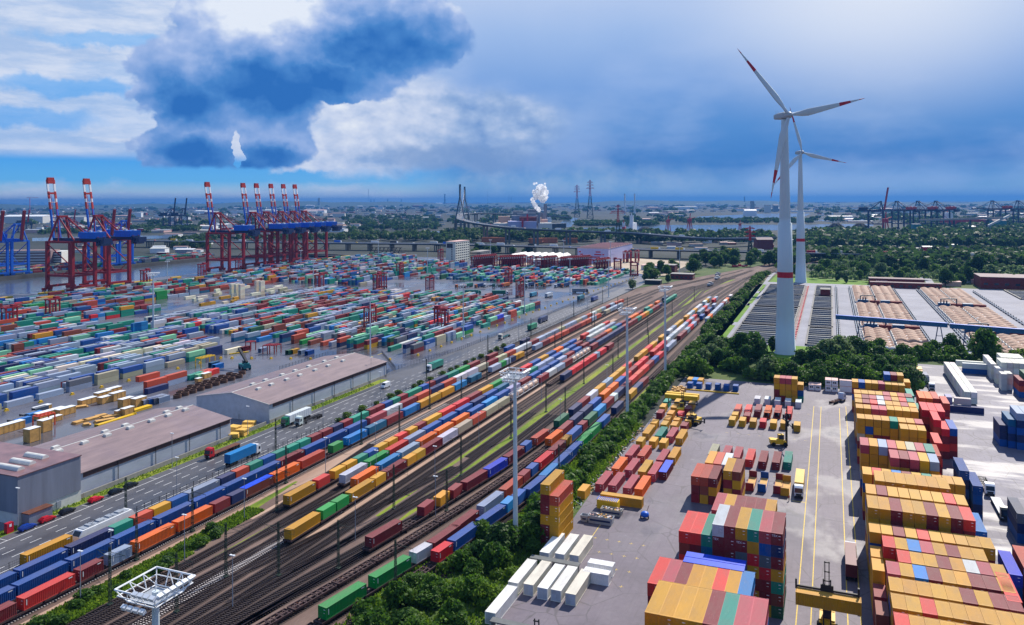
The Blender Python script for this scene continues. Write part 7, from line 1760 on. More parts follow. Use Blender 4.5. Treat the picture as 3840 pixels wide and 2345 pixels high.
for i in range(46):
    f = i / 46 * (len(hw) - 1); k = int(f); P, Q = hw[k], hw[k + 1]; p = P.lerp(Q, f - k + RNG.uniform(-.05, .05) * 0); d = (Q - P).normalized(); o = Vector((d.y, -d.x, 0)) * RNG.choice((-8, -4.5, 4.5, 8)); ang = math.atan2(d.x, d.y); big = i % 3 != 1
    m = RNG.choice(['white', 'crimson', 'blue', 'offwhite', 'dark', 'white', 'yellow'])
    t = thing('road_vehicle', ('%s lorry' if big else '%s car') % {'offwhite': 'pale', 'crimson': 'red'}.get(m, m) + ' on the motorway viaduct, %s along from the cranes' % nth(i), 'lorry' if big else 'car', (p.x + o.x, p.y + o.y, 12.05), -ang, 'vehicles on the motorway viaduct'); mb = MB()
    if big: mb.box(-1.25, 1.25, -7, 4.4, 1, 4.1); part('trailer_body', mb, M[m], t); mb = MB(); mb.box(-1.2, 1.2, 4.7, 6.8, .6, 3.6); part('cab', mb, M['white'], t)
    else: mb.side([(-2.1, .3), (2.1, .3), (2.1, .8), (1, .95), (.4, 1.45), (-1.3, 1.45), (-2, .9)], -.85, .85); part('body', mb, M[m], t)

# ------------------------------------------------------------------ power station
def atb(u, v): p = at(u, v); return (p.x, p.y, 0)
PS = thing('power_station', 'power station of lilac and pink blocks with twin grey stacks and rising steam', 'power station', (0, 0, 0), 0.0)
def blk(nm, u0, u1, vt, vb, mat, dep=40, Y=1980):
    x0, x1 = (u0 - 1920) * Y / FPX, (u1 - 1920) * Y / FPX; zt = CAMH - (vt - 753.5) * Y / FPX; mb = MB(); mb.box(x0, x1, Y, Y + dep, max(-.3, CAMH - (vb - 753.5) * Y / FPX), zt); part(nm, mb, M[mat], PS)
blk('hall_block', 1905, 2012, 831, 890, 'lilac', 70, 1980); blk('hall_block', 1948, 2012, 815, 840, 'brick', 40, 2000); blk('hall_block', 1918, 2016, 809, 845, 'cladding_dark', 60, 2056); blk('boiler_block', 1924, 1962, 792, 845, 'grey', 50, 2120); blk('boiler_block', 1980, 2013, 786, 845, 'cladding_dark', 50, 2130)
blk('boiler_block', 1940, 2010, 800, 845, 'grey', 40, 2090); blk('side_block', 2018, 2070, 838, 870, 'offwhite', 50, 2005); blk('side_block', 2026, 2054, 824, 850, 'pink', 40, 2070); blk('side_block', 2004, 2030, 816, 850, 'tank', 40, 2060); blk('side_block', 1850, 1908, 838, 880, 'offwhite', 30, 2010); blk('side_block', 1868, 1912, 812, 842, 'tank', 30, 2075)
mb = MB(); mb.box((1955 - 1920) * .68, (1962 - 1920) * .68, 1972, 1979, 0, 40); mb.box((1974 - 1920) * .68, (1980 - 1920) * .68, 1995, 1999, 30, 52); part('stair_tower', mb, M['crimson'], PS)
for u, Y in ((2042, 2100), (2048, 2110), (2034, 2115), (2028, 2120), (2021, 2010)):
    x = (u - 1920) * Y / FPX; zt = CAMH - ((766 if u in (2042, 2048) else 798) - 753.5) * Y / FPX; mb = MB(); mb.tube((x, Y, 0), (x, Y, zt), 2.6 if u in (2042, 2048) else 3.2, 2.2 if u in (2042, 2048) else 3.0, 12); part('stack', mb, M['cladding_dark'], PS)
for i, u in enumerate((1865, 1898)):
    Y = 2040; x = (u - 1920) * Y / FPX; mb = MB(); mb.lathe([(11, 0), (11, 27), (7.5, 29.5), (.1, 30.5)], 24, 0, x, Y); part('silo', mb, M['tank'], PS)
# steam: billows of white cloud
def puff_mesh(name, L, seed):
    import mathutils.noise as mn
    import bmesh
    bm = bmesh.new()
    for (x, y, z, r) in L:
        res = bmesh.ops.create_icosphere(bm, subdivisions=3, radius=r)
        for v in res['verts']:
            d = v.co.normalized(); n = mn.fractal(Vector((d.x * 1.9 + x, d.y * 1.9 + seed, d.z * 1.9 + z)), .8, 2.1, 4); v.co = d * (r * (1 + .34 * n)) + Vector((x, y, z))
    me = bpy.data.meshes.new(name); bm.to_mesh(me); bm.free(); me.polygons.foreach_set('use_smooth', [True] * len(me.polygons)); return me
def steam_mat():
    m, t, p = new_mat('steam'); p.inputs['Base Color'].default_value = (.93, .94, .96, 1); p.inputs['Roughness'].default_value = 1; p.inputs['Specular IOR Level'].default_value = 0
    p.inputs['Subsurface Weight'].default_value = 0.0
    tr = t.nodes.new('ShaderNodeBsdfTranslucent'); tr.inputs[0].default_value = (.95, .96, .98, 1); tp = t.nodes.new('ShaderNodeBsdfTransparent'); mx = t.nodes.new('ShaderNodeMixShader'); mx.inputs[0].default_value = .85
    t.links.new(p.outputs[0], mx.inputs[1]); t.links.new(tr.outputs[0], mx.inputs[2]); lw = t.nodes.new('ShaderNodeLayerWeight'); lw.inputs[0].default_value = .35
    m2 = t.nodes.new('ShaderNodeMixShader'); X.tree = t; f = step(X(lw.outputs['Facing']), .5, 1.0) * .55 + .42; t.links.new(f.s, m2.inputs[0]); t.links.new(mx.outputs[0], m2.inputs[1]); t.links.new(tp.outputs[0], m2.inputs[2]); t.links.new(m2.outputs[0], t.nodes['Material Output'].inputs[0]); return m
Y = 2110; S_ = []
for u, v, r in ((2018, 785, 8), (2012, 780, 8), (2007, 772, 9), (2003, 765, 8), (1999, 757, 8), (1996, 748, 7), (2022, 790, 6), (2015, 725, 17), (2030, 735, 17), (2041, 722, 15), (2036, 748, 14), (2030, 708, 16), (2010, 738, 12), (2046, 740, 10), (2020, 704, 10), (2040, 706, 10), (2003, 720, 8), (2004, 690, 5), (2012, 688, 4), (2044, 690, 4)):
    S_.append(((u - 1920) * Y / FPX, Y + RNG.uniform(-6, 6), CAMH - (v - 753.5) * Y / FPX, r * Y / FPX * .98))
me = puff_mesh('steam', S_, 3.0); me.materials.append(steam_mat()); tag(put('steam_plume', me, None), 'bright white steam billowing from the power station', 'steam', None, 'stuff')

# ------------------------------------------------------------------ pylons, chimneys, far turbines
def pylon(lab, u, v, vt, arms, thick=1.0, mats=('crimson', 'greenmast')):
    p = at(u, v); Y = p.y; h = CAMH - (vt - 753.5) * Y / FPX; t = thing('power_pylon', lab, 'power pylon', (p.x, p.y, 0), 0.0); w0 = h * .16; r = h * .0045 * thick
    mb = MB(); lattice(mb, h * .58, w0, h * .05, seg=6, r=r * 1.4); part('lower_frame', mb, M[mats[1]], t)
    mb = MB(); lattice(mb, h, h * .05, h * .012, z0=h * .58, seg=6, r=r * 1.2); part('upper_frame', mb, M[mats[0]], t)
    mb = MB()
    for z, w in arms: mb.beam((-w * h, 0, z * h), (w * h, 0, z * h), r * 2.4); mb.beam((-w * h, 0, z * h), (0, 0, z * h + h * .05), r * 1.6); mb.beam((w * h, 0, z * h), (0, 0, z * h + h * .05), r * 1.6)
    part('crossarm', mb, M[mats[0]], t)
pylon('tall red and green power pylon beyond the power station, the higher of the two', 2213, 820, 676, [(.93, .07), (.86, .09), (.78, .10)])
pylon('slimmer red and green power pylon left of the higher one', 2164, 815, 694, [(.93, .07), (.86, .09), (.78, .10)])
pylon('squat red and green power pylon standing before the bridge deck', 2318, 925, 770, [(.95, .06), (.84, .17), (.80, .2)])
pylon('red lattice pylon rising from trees beside the motorway', 2813, 975, 852, [(.93, .14), (.82, .17), (.70, .15)], 2.0)
for i, (u, v, vt, r, m, lab) in enumerate([(2343, 806, 730, 6, 'white', 'slim pale chimney, first of the pair past the squat pylon'), (2380, 808, 730, 6, 'white', 'slim pale chimney, second of the pair past the squat pylon'), (1668, 767, 728, 5, 'dark', 'lone dark chimney on the skyline before the bridge pylons'), (1391, 765, 746, 4, 'dark', 'small dark chimney on the skyline, first of four'), (1403, 765, 746, 4, 'dark', 'small dark chimney on the skyline, second of four'), (1454, 765, 744, 4, 'dark', 'small dark chimney on the skyline, third of four'), (1505, 765, 745, 3, 'dark', 'small dark chimney on the skyline, fourth of four'), (1196, 775, 741, 9, 'concrete', 'broad pale tower block on the skyline beyond the red cranes'), (2792, 768, 741, 4, 'dark', 'thin dark chimney on the skyline near the wind turbines'), (1382, 765, 708, 1.5, 'steel', 'hair-thin radio mast on the skyline')]):
    p = at(u, v); h = CAMH - (vt - 753.5) * p.y / FPX; t = thing('chimney', lab, 'chimney', (p.x, p.y, 0), 0.0); mb = MB(); mb.tube((0, 0, -.3), (0, 0, h), r * p.y / FPX * .62, r * p.y / FPX * .45, 12); part('shaft', mb, M[m], t); mb = MB(); mb.tube((0, 0, h), (0, 0, h * 1.01), r * p.y / FPX * .5, r * p.y / FPX * .5, 12); part('rim', mb, M['dark'], t)
for u, v, vt, R, ph, lab in ((1829, 766, 735, 13, 90, 'tiny far wind turbine on the skyline past the bridge, tallest'), (1908, 767, 741, 9, 80, 'tiny far wind turbine on the skyline, first of a close pair'), (1917, 767, 740, 10, 40, 'tiny far wind turbine on the skyline, second of a close pair')):
    p = at(u, v); k = p.y / FPX; h = CAMH - (vt - 753.5) * k; t = thing('wind_turbine', lab, 'wind turbine', (p.x, p.y, 0), 0.0); mb = MB(); mb.tube((0, 0, -.3), (0, 0, h), k * .8, k * .5, 8); part('tower', mb, M['dark'], t); mb = MB(); mb.box(-k * .6, k * .6, -k, k, h - k * .5, h + k * .5); part('nacelle', mb, M['dark'], t)
    for q in range(3): a = rad(ph + q * 120); mb = MB(); mb.beam((0, -k, h), (math.cos(a) * R * k, -k, h + math.sin(a) * R * k), k * .7, k * .3); part('blade', mb, M['dark'], t)
p = at(112, 800); h = CAMH - (736 - 753.5) * p.y / FPX; k = p.y / FPX; t = thing('tower_crane', 'thin pink tower crane on the skyline between the blue cranes', 'tower crane', (p.x, p.y, 0), 0.0); mb = MB(); mb.box(-k * .7, k * .7, -k * .7, k * .7, 0, h); part('mast', mb, M['crimson'], t); mb = MB(); mb.box(-12 * k, 32 * k, -k * .4, k * .4, h, h + k); mb.beam((-12 * k, 0, h), (0, 0, h + 6 * k), k * .4); mb.beam((32 * k, 0, h), (0, 0, h + 6 * k), k * .4); part('jib', mb, M['crimson'], t)
# coal heaps, ships, far quays
for i, (u, v, w, h, lab) in enumerate([(3135, 862, 92, 20, 'black coal heap, first by the water behind the far turbine'), (3225, 862, 92, 20, 'black coal heap, second by the water behind the far turbine'), (2850, 872, 60, 10, 'low black coal heap near the red pylon'), (2420, 868, 80, 13, 'black coal heap beside the pale ship'), (2720, 870, 60, 9, 'low black coal heap beyond the bridge end')]):
    p = at(u, v); t = thing('coal_heap', lab, 'coal heap', (p.x, p.y, 0), rad(20)); mb = MB(); n = 28; sx = w * p.y / FPX / 2; V_ = []
    for f, z in ((1, -.3), (.62, h * .55), (.28, h * .92), (.02, h)):
        for q in range(n): r = 1 + .08 * math.sin(q * 2.3 + z); V_.append((sx * f * r * math.cos(2 * math.pi * q / n), sx * .6 * f * r * math.sin(2 * math.pi * q / n), z))
    mb.add(V_, [(b * n + q, b * n + (q + 1) % n, (b + 1) * n + (q + 1) % n, (b + 1) * n + q) for b in range(3) for q in range(n)]); part('heap', mb, paint('coal', (28, 30, 36), .9, .3, .1), t)
def ship(lab, u, v, L, H, hullm, rz, house):
    p = at(u, v); t = thing('cargo_ship', lab, 'ship', (p.x, p.y, -.1), rz); w = L * .075; mb = MB(); o = [(-L / 2, -w), (L * .38, -w), (L / 2, 0), (L * .38, w), (-L / 2, w)]; mb.prism(o, 0, H); part('hull', mb, M[hullm], t)
    mb = MB(); mb.box(-L * .42, -L * .3, -w * .9, w * .9, H, H + house); mb.box(-L * .40, -L * .34, -w * 1.1, w * 1.1, H + house, H + house + 3); part('deckhouse', mb, M['white'], t); mb = MB(); mb.tube((-L * .38, 0, H + house), (-L * .38, 0, H + house + 9), 1.6, 1.2, 10); part('funnel', mb, M[hullm], t)
    mb = MB(); [mb.box(L * x - 6, L * x + 6, -w * .7, w * .7, H, H + 1.5) for x in (-.18, 0, .18)]; part('hatch', mb, M['offwhite'], t)
ship('large bright red ship moored across the water at far side', 3615, 850, 150, 22, 'crimson', rad(8), 20)
ship('pale high-sided ship moored beside the coal heap', 2375, 862, 70, 20, 'white', rad(70), 20)
ship('dark-hulled ship with a white deckhouse moored behind the power station', 2085, 856, 110, 14, 'dark', rad(50), 18)
ship('red-hulled coaster beside the pale ship', 2340, 866, 60, 12, 'crimson', rad(80), 10)
def unloader(lab, u, v, s=1.0):
    p = at(u, v); t = thing('harbour_crane', lab, 'harbour crane', (p.x, p.y, 0), rad(20)); mb = MB()
    for x in (-6, 6):
        for y in (-6, 6): mb.beam((x * s, y * s, 0), (x * s * .45, y * s * .45, 26 * s), 1.6 * s)
    part('portal', mb, M['crimson'], t); mb = MB(); mb.box(-5 * s, 5 * s, -4 * s, 4 * s, 26 * s, 34 * s); part('machine_house', mb, M['crimson'], t); mb = MB(); mb.beam((0, 0, 33 * s), (6 * s, 4, 48 * s), 1.8 * s); mb.beam((0, 0, 33 * s), (18 * s, 0, 37 * s), 1.4 * s); part('jib', mb, M['crimson'], t)
unloader('dark red harbour crane by the water, left of the near turbine', 2586, 865); unloader('small red harbour crane beside the coal heap', 2775, 868, .62); unloader('tall dark red unloading crane in the coal yard', 3320, 880, 1.15); unloader('red harbour crane standing over the coal by the pale ship', 2505, 866, .9)
# opposite bank buildings
for u, v, w, d, h, lab, rws in ((90, 1003, 66, 30, 22, 'brown and white striped multi-storey car park on the opposite bank', 6), (165, 1000, 44, 30, 20, 'white slatted office block beside the striped car park', 6)):
    p = at(u, v); t = thing('banded_building', lab, 'building', (p.x, p.y, 0), rad(8)); mb = MB(); mb.box(-w / 2, w / 2, 0, d, 0, h); part('wall', mb, M['offwhite'] if w < 50 else M['roofbrown'], t)
    for k in range(rws): mb = MB(); z = h * (k + .55) / rws; mb.box(-w / 2 + .5, w / 2 - .5, -.3, .02, z - h / rws * .22, z + h / rws * .22); part('window_band', mb, M['glassy'] if w < 50 else M['offwhite'], t)
t = thing('lock_works', 'dark floating pier at the end of the red crane quay', 'pier', (0, 0, 0)); mb = MB(); mb.box(-790, -716, 1074, 1088, -5.2, -1.5); part('pontoon', mb, M['dark'], t)
t = thing('truss_bridge', 'dark steel truss bridge by the bank beyond the crane quay', 'bridge', (0, 0, 0)); mb = MB(); mb.box(-700, -640, 1112, 1120, 2, 3.2)
for k in range(8): mb.beam((-700 + k * 7.5, 1112, 3), (-696 + k * 7.5, 1112, 11), .8); mb.beam((-696 + k * 7.5, 1112, 11), (-692.5 + k * 7.5, 1112, 3), .8)
mb.beam((-700, 1112, 11), (-640, 1112, 11), .8); part('truss', mb, M['dark'], t)
# ------------------------------------------------------------------ vegetation
def leaf_quads(rng, centers, radii, n_per, size, squash=.85):
    V_, C_ = [], []
    for c, r in zip(centers, radii):
        n = n_per; d = rng.normal(size=(n, 3)); d /= np.linalg.norm(d, axis=1)[:, None]; d[:, 2] = np.abs(d[:, 2]) * .9 + d[:, 2] * .1 if False else d[:, 2]
        p = c + d * r * (0.72 + .36 * rng.random((n, 1))) * np.array([1, 1, squash])
        nn = d + rng.normal(size=(n, 3)) * .65; nn /= np.linalg.norm(nn, axis=1)[:, None]
        t = np.cross(nn, rng.normal(size=(n, 3))); t /= np.linalg.norm(t, axis=1)[:, None] + 1e-9; b = np.cross(nn, t)
        s = size * (0.6 + .8 * rng.random((n, 1)))
        q = np.stack([p - t * s - b * s * .6, p + t * s * .9 - b * s * .7, p + t * s + b * s * .6, p - t * s * .8 + b * s * .7], 1)
        V_.append(q.reshape(-1, 3)); sh = np.clip(rng.normal(.5 + rng.normal() * .2, .16, n), 0, 1); C_.append(np.repeat(sh[:, None], 3, 1))
    V_ = np.concatenate(V_); return V_, np.arange(len(V_)).reshape(-1, 4), np.concatenate(C_)
def tree_proto(seed, h, w, nb, n_per, size, leaf, trunk=True, low=.28, tall=1.0):
    rng = np.random.default_rng(seed); cs, rs = [], []
    for i in range(nb):
        z = low + (1 - low) * ((i + .5) / nb); prof = math.sin(math.pi * min(1, max(.08, (z - low + .10) / (1.12 - low)))) ** .7
        a = i * 2.4 + rng.random() * 1.4; rr = w / 2 * prof * (.25 + .62 * rng.random())
        cs.append(np.array([rr * math.cos(a), rr * math.sin(a), z * h * .93])); rs.append(w * (.15 + .11 * rng.random()) * (.7 + .5 * prof))
    t = thing('broadleaf_tree', 'tree', 'tree', (0, 0, -900), 0.0)
    V_, F_, C_ = leaf_quads(rng, cs, rs, n_per, size)
    put('crown', fast_mesh('crown', V_, F_, M[leaf], C_), t)
    mb = MB(); mb.tube((0, 0, -.2), (0, 0, h * .5), h * .022 + .08, h * .012 + .04, 7)
    for c in cs[::2]: mb.tube((0, 0, h * (.16 + .3 * rng.random())), tuple(c * .92), h * .009 + .03, .03, 5)
    put('trunk', mb.mesh('trunk', M['trunk']), t)
    return t
PT = {'oak': [tree_proto(s, 10, 9.4, 17, 105, .42, 'leaf') for s in (1, 2, 3)], 'dark': [tree_proto(s, 11, 9.6, 17, 105, .42, 'leaf_dark') for s in (4, 5)], 'willow': [tree_proto(s, 10.5, 10.5, 17, 110, .42, 'leaf_pale') for s in (6, 7)],
      'bush': [tree_proto(s, 4.2, 5.6, 11, 110, .26, 'leaf', low=.12) for s in (8, 9)], 'brightbush': [tree_proto(s, 3.2, 4.6, 10, 110, .22, 'leaf_bright', low=.1) for s in (10, 11)], 'tall': [tree_proto(s, 12, 6.4, 15, 105, .40, 'leaf_dark', low=.14) for s in (12, 13)]}
ADJ = {'oak': 'green broad-crowned tree', 'dark': 'dark green broad-crowned tree', 'willow': 'pale grey-green willow', 'bush': 'green bush', 'brightbush': 'bright yellow-green bush', 'tall': 'slender dark green tree'}
NM = {'bush': 'shrub', 'brightbush': 'shrub', 'willow': 'willow_tree', 'oak': 'broadleaf_tree', 'dark': 'broadleaf_tree', 'tall': 'slender_tree'}
TR = random.Random(21); tcount = {}
def plant(kind, c, a, s, where, world=False, sz=None):
    proto = TR.choice(PT[kind]); loc = (c, a, 0) if world else W(c, a); g = (kind, where); tcount[g] = tcount.get(g, 0) + 1
    lab = '%s %s' % (ADJ[kind], where)
    r = dup(proto, loc, TR.uniform(0, 6.28), lab, ADJ[kind] + 's ' + where, scale=(s * TR.uniform(.9, 1.1), s * TR.uniform(.9, 1.1), s * (sz or TR.uniform(.88, 1.12)))); r.name = NM[kind]; r['category'] = 'shrub' if 'bush' in kind else 'tree'
# strip between the tracks and the yard
for i in range(58):
    a = 186 + i * 5.1; c = -73.0 + TR.uniform(-2.0, 2.4) + (.0 if a > 260 else -.6)
    plant(TR.choice(['oak', 'bush', 'bush', 'dark', 'brightbush']), c, a, TR.uniform(.55, .78) if False else (.52 + .12 * TR.random()) if a < 330 else .6, 'in the hedge strip beside the rail tracks', sz=.50 if a < 330 else .6)
for i in range(40):
    a = 104 + TR.random() * 86; w0, w1 = -89 + (a - 104) * .03, -67.0; c = w0 + (w1 - w0) * (TR.random() ** .8)
    k = TR.choice(['bush', 'brightbush', 'bush', 'oak']); plant(k, c, a, .62 if k == 'oak' else TR.uniform(.8, 1.25), 'on the overgrown bank below the hedge mast', sz=.55 if k == 'oak' else None)
for c, a, s in ((-75.5, 178, .8), (-70.8, 189, .72), (-68.6, 198, .68), (-71.5, 203, .7), (-77.5, 171, .6)): plant('dark', c, a, s, 'rising around the hedge mast', sz=.78)
# belt between yard and basins
n = 0
while n < 62:
    c, a = TR.uniform(-68, 36), TR.uniform(390, 472)
    if -36 < c < -7 and 432 < a < 500 or (c > 14 and a > 470): continue
    a = min(a, 398 + 74 * TR.random() ** 1.4) if TR.random() < .7 else a
    k = TR.choice(['oak', 'dark', 'oak', 'willow', 'bush', 'dark']); plant(k, c, a, TR.uniform(.75, 1.1) if k != 'bush' else 1.5, 'in the tree belt between the box yard and the basins', sz=.95 if k != 'bush' else 1.2); n += 1
for c, a, k, s in ((-2, 445, 'willow', 1.35), (5, 452, 'willow', 1.3), (-39, 446, 'dark', 1.3), (-45, 440, 'dark', 1.25), (-31, 470, 'tall', .85), (12, 462, 'dark', 1.1), (18, 470, 'oak', 1.0), (24, 478, 'oak', .9)): plant(k, c, a, s, 'close to the near wind turbine')
for i in range(20):
    c = 38 + i * 5.2; plant(TR.choice(['bush', 'oak', 'brightbush']), c, 478 + (c - 36) * .12 + TR.uniform(-7, 9), 1.6 if i % 3 else .62, 'in the low belt behind the reefer yard', sz=1.1 if i % 3 else .6)
plant('dark', 60.5, 488, 1.1, 'standing alone by the concrete works road'); plant('oak', 52, 489, .8, 'beside the lone dark tree of the works road')
# row along the tracks beyond
for i in range(40):
    a = 484 + i * 11.5; plant(TR.choice(['oak', 'dark', 'bush', 'oak']), -72.5 + TR.uniform(-2.4, 1.8) + max(0, a - 800) * .03, a, .72 + .2 * TR.random(), 'in the row between the far tracks and the works path', sz=.7)
# thickets beyond the basins
n = 0
while n < 150:
    x0 = TR.random(); a = 878 + 300 * TR.random() ** 1.2; c = -60 + TR.random() * 480
    if a < 935 and c < 62: continue
    if 84 < c < 102 and a < 990: continue
    if a > 1010 and c < -20: continue
    k = TR.choice(['willow', 'oak', 'oak', 'dark', 'willow', 'bush']); plant(k, c, a, TR.uniform(.9, 1.5) if k != 'bush' else 2.2, 'in the thicket beyond the basins'); n += 1
for c, a, k, s in ((6, 905, 'tall', 1.0), (14, 884, 'tall', .7), (-12, 958, 'oak', 1.2), (28, 930, 'oak', 1.1), (45, 912, 'dark', .9), (150, 1000, 'dark', 2.3), (160, 1015, 'dark', 2.2), (300, 960, 'oak', 2.4)): plant(k, c, a, s, 'on the far lawn and meadow')
# trees at the junction and along the viaduct
for u, v, k, s in ((2452, 1052, 'oak', 1.25), (2440, 1054, 'dark', 1.0), (2478, 1026, 'dark', 1.35), (2500, 1034, 'oak', 1.1), (2372, 1085, 'willow', .9), (2535, 1016, 'oak', 1.0), (2600, 1026, 'dark', 1.5), (2590, 1020, 'oak', 1.3), (2505, 1062, 'dark', .8), (2520, 1001, 'oak', 1.0)):
    p = at(u, v); plant(k, p.x, p.y, s, 'around the brick blocks at the junction', True)
n = 0
while n < 34:
    u, v = TR.uniform(2600, 2920), TR.uniform(968, 1010)
    if v > 998 - (u - 2600) * .02 + 8: continue
    p = at(u, v); plant(TR.choice(['dark', 'oak', 'dark']), p.x, p.y, TR.uniform(1.1, 1.7), 'in the wood behind the red locomotive', True); n += 1
for i in range(26):
    p = at(TR.uniform(2420, 2640), TR.uniform(1012, 1062)); c_, a_ = grid(p)
    if c_ < -178 or a_ > 1010: plant(TR.choice(['oak', 'dark', 'bush']), p.x, p.y, TR.uniform(.7, 1.2), 'around the brick blocks at the junction', True)
for i in range(16):
    u = TR.uniform(1755, 1990); p = at(u, TR.uniform(946, 962)); plant(TR.choice(['dark', 'oak']), p.x, p.y, TR.uniform(.9, 1.3), 'between the office tower and the viaduct', True)
# shrubs in the verges
for i in range(16): plant('bush', TR.uniform(-151, -145.5), 104 + i * 3.9 + TR.uniform(-1.5, 1.5), TR.uniform(.45, .85), 'in the grassy strip beside the outer train', sz=.6)
for i in range(18): plant('brightbush', -178.6 + TR.uniform(-.3, .3), 258 + i * 10.0 + TR.uniform(-3, 3), TR.uniform(.6, .95), 'in the hedge row along the road fence', sz=.75)
for L_ in PT.values():
    for t in L_: kill(t)
# rough grass
def tufts(name, n, fn, size, leaf):
    V_ = []; 
    for i in range(n):
        c, a = fn(); s = size * TR.uniform(.6, 1.5); q = TR.uniform(0, 3.14); dx, dy = math.cos(q) * s * .5, math.sin(q) * s * .5; lx, ly = TR.uniform(-.3, .3) * s, TR.uniform(-.3, .3) * s
        V_ += [(c - dx, a - dy, 0), (c + dx, a + dy, 0), (c + dx * .5 + lx, a + dy * .5 + ly, s), (c - dx * .5 + lx, a - dy * .5 + ly, s)]
    C_ = np.repeat(np.random.default_rng(5).random((n, 1)), 3, 1)
    tag(put(name, fast_mesh(name, np.array(V_), np.arange(n * 4).reshape(-1, 4), M[leaf], C_), None, (0, 0, 0), -TH), 'rough yellow-green grass and weeds', 'grass', None, 'stuff')
tufts('grass', 9000, lambda: (lambda a: (TR.uniform(-152.3, -144.6) if a < 150 else TR.uniform(-152.4, -146.5), a))(TR.uniform(95, 178)), .42, 'leaf_bright')
tufts('grass', 16000, lambda: (lambda a: (TR.uniform(-95 + (a - 100) * .05, -66) if a < 190 else TR.uniform(-79.5, -67), a))(TR.uniform(95, 300)), .55, 'leaf_bright')
tufts('grass', 3000, lambda: (TR.uniform(-201.6, -198.2), TR.uniform(130, 320)), .3, 'leaf_bright')

# ------------------------------------------------------------------ far woods, far town
WR = np.random.default_rng(77)
def wood(name, label, spots, size, npq, hgt, leaf='leaf_far'):
    V_, C_ = [], []
    for (x, y, s) in spots:
        n = npq; d = WR.normal(size=(n, 3)); d /= np.linalg.norm(d, axis=1)[:, None]; d[:, 2] = np.where(d[:, 2] < -.2, -d[:, 2], d[:, 2])
        R_ = s * np.array([1, 1, hgt]); p = np.array([x, y, s * hgt * .75]) + d * R_ * (.72 + .36 * WR.random((n, 1))) * (1 + .25 * np.sin(d[:, :1] * 5 + x) * np.cos(d[:, 1:2] * 4 + y))
        nn = d + WR.normal(size=(n, 3)) * .5; nn /= np.linalg.norm(nn, axis=1)[:, None]; t = np.cross(nn, WR.normal(size=(n, 3))); t /= np.linalg.norm(t, axis=1)[:, None]; b = np.cross(nn, t); q = size * s * (.6 + .8 * WR.random((n, 1)))
        V_.append(np.stack([p - t * q - b * q * .7, p + t * q - b * q * .7, p + t * q + b * q * .7, p - t * q + b * q * .7], 1).reshape(-1, 3)); sh = np.clip(WR.normal(.5 + WR.normal() * .22, .14, n), 0, 1); C_.append(np.repeat(sh[:, None], 3, 1))
    V_ = np.concatenate(V_); me = fast_mesh(name, V_, np.arange(len(V_)).reshape(-1, 4), M[leaf], np.concatenate(C_))
    tag(put(name, me, None), label, 'woodland', None, 'stuff')
def scatter(n, u0, u1, v0, v1, s0, s1, keep=None):
    out = []
    while len(out) < n:
        u, v = WR.uniform(u0, u1), WR.uniform(v0, v1)
        if keep and not keep(u, v): continue
        p = at(u, v); out.append((p.x, p.y, WR.uniform(s0, s1)))
    return out
S_ = scatter(230, 1660, 2300, 884, 908, 8, 12) + scatter(150, 2300, 2900, 882, 915, 7, 11) + scatter(330, 2930, 3840, 885, 938, 8, 13) + scatter(260, 3000, 3860, 965, 1015, 7, 11, lambda u, v: v < 985 or u > 3250) + scatter(90, 1290, 1640, 884, 906, 6, 10) + scatter(80, 730, 1290, 896, 912, 6, 9, lambda u, v: v < 905) + scatter(60, 640, 800, 905, 935, 5, 8, lambda u, v: u < 790) + scatter(60, 2920, 3010, 955, 1000, 7, 10) + scatter(40, 1640, 1760, 905, 925, 6, 9) + scatter(60, 2990, 3300, 880, 900, 8, 12)
wood('woodland', 'dense dark green woodland around the high bridge and behind the motorway', S_, .26, 70, 1.0)
def gscatter(n, fn, s0, s1): 
    o = []
    for i in range(n): c, a = fn(); x, y, _ = W(c, a); o.append((x, y, WR.uniform(s0, s1)))
    return o
U_ = WR.uniform
def _belt():
    while True:
        c, a = U_(-69, 36), U_(392, 478)
        if not (-37 < c < -5 and 430 < a) and not (c > 12 and a > 466): return c, a
wood('undergrowth', 'tangled bushes filling the tree belt between the box yard and the basins', gscatter(150, _belt, 2.6, 4.4) + gscatter(70, lambda: (U_(36, 150), U_(470, 488)), 2.0, 3.2), .20, 130, .85, 'leaf')
wood('undergrowth', 'low bushes filling the hedge strip beside the tracks', gscatter(150, lambda: (lambda a: (-73.2 + U_(-2.6, 3.4) - (1.2 if a < 260 else 0), a))(U_(190, 480)), 1.5, 2.6) + gscatter(90, lambda: (U_(-76, -69), U_(484, 940)), 2.0, 3.4), .17, 150, .9, 'leaf')
wood('undergrowth', 'bright bushes and brambles on the bank below the hedge mast', gscatter(70, lambda: (U_(-84, -66.8), U_(100, 192)), 1.0, 1.9), .15, 170, .75, 'leaf_bright')
wood('undergrowth', 'pale willow scrub beyond the basins', gscatter(330, lambda: (U_(-20, 430), U_(900, 1180)), 3.5, 6.0), .22, 80, .85, 'leaf_pale')
S_ = scatter(170, 1290, 1650, 812, 874, 9, 17, lambda u, v: not (1380 < u and 864 < v)) + scatter(120, 1690, 2200, 776, 850, 10, 20, lambda u, v: v < 830 or u < 1850) + scatter(160, 2160, 2460, 838, 862, 9, 14, lambda u, v: v < 848) + scatter(120, 2560, 3050, 826, 838, 9, 14) + scatter(60, 500, 740, 858, 868, 9, 15) + scatter(330, 0, 3840, 768, 800, 14, 32) + scatter(110, 0, 1300, 800, 850, 10, 20) + scatter(170, 2350, 3840, 790, 835, 10, 20, lambda u, v: not (2580 < u < 3060 and v < 830)) + scatter(160, 3400, 3840, 835, 880, 10, 16) + scatter(50, 160, 560, 862, 880, 8, 12)
wood('woodland', 'far dark woods scattered between the docks toward the horizon', S_, .28, 46, .55)
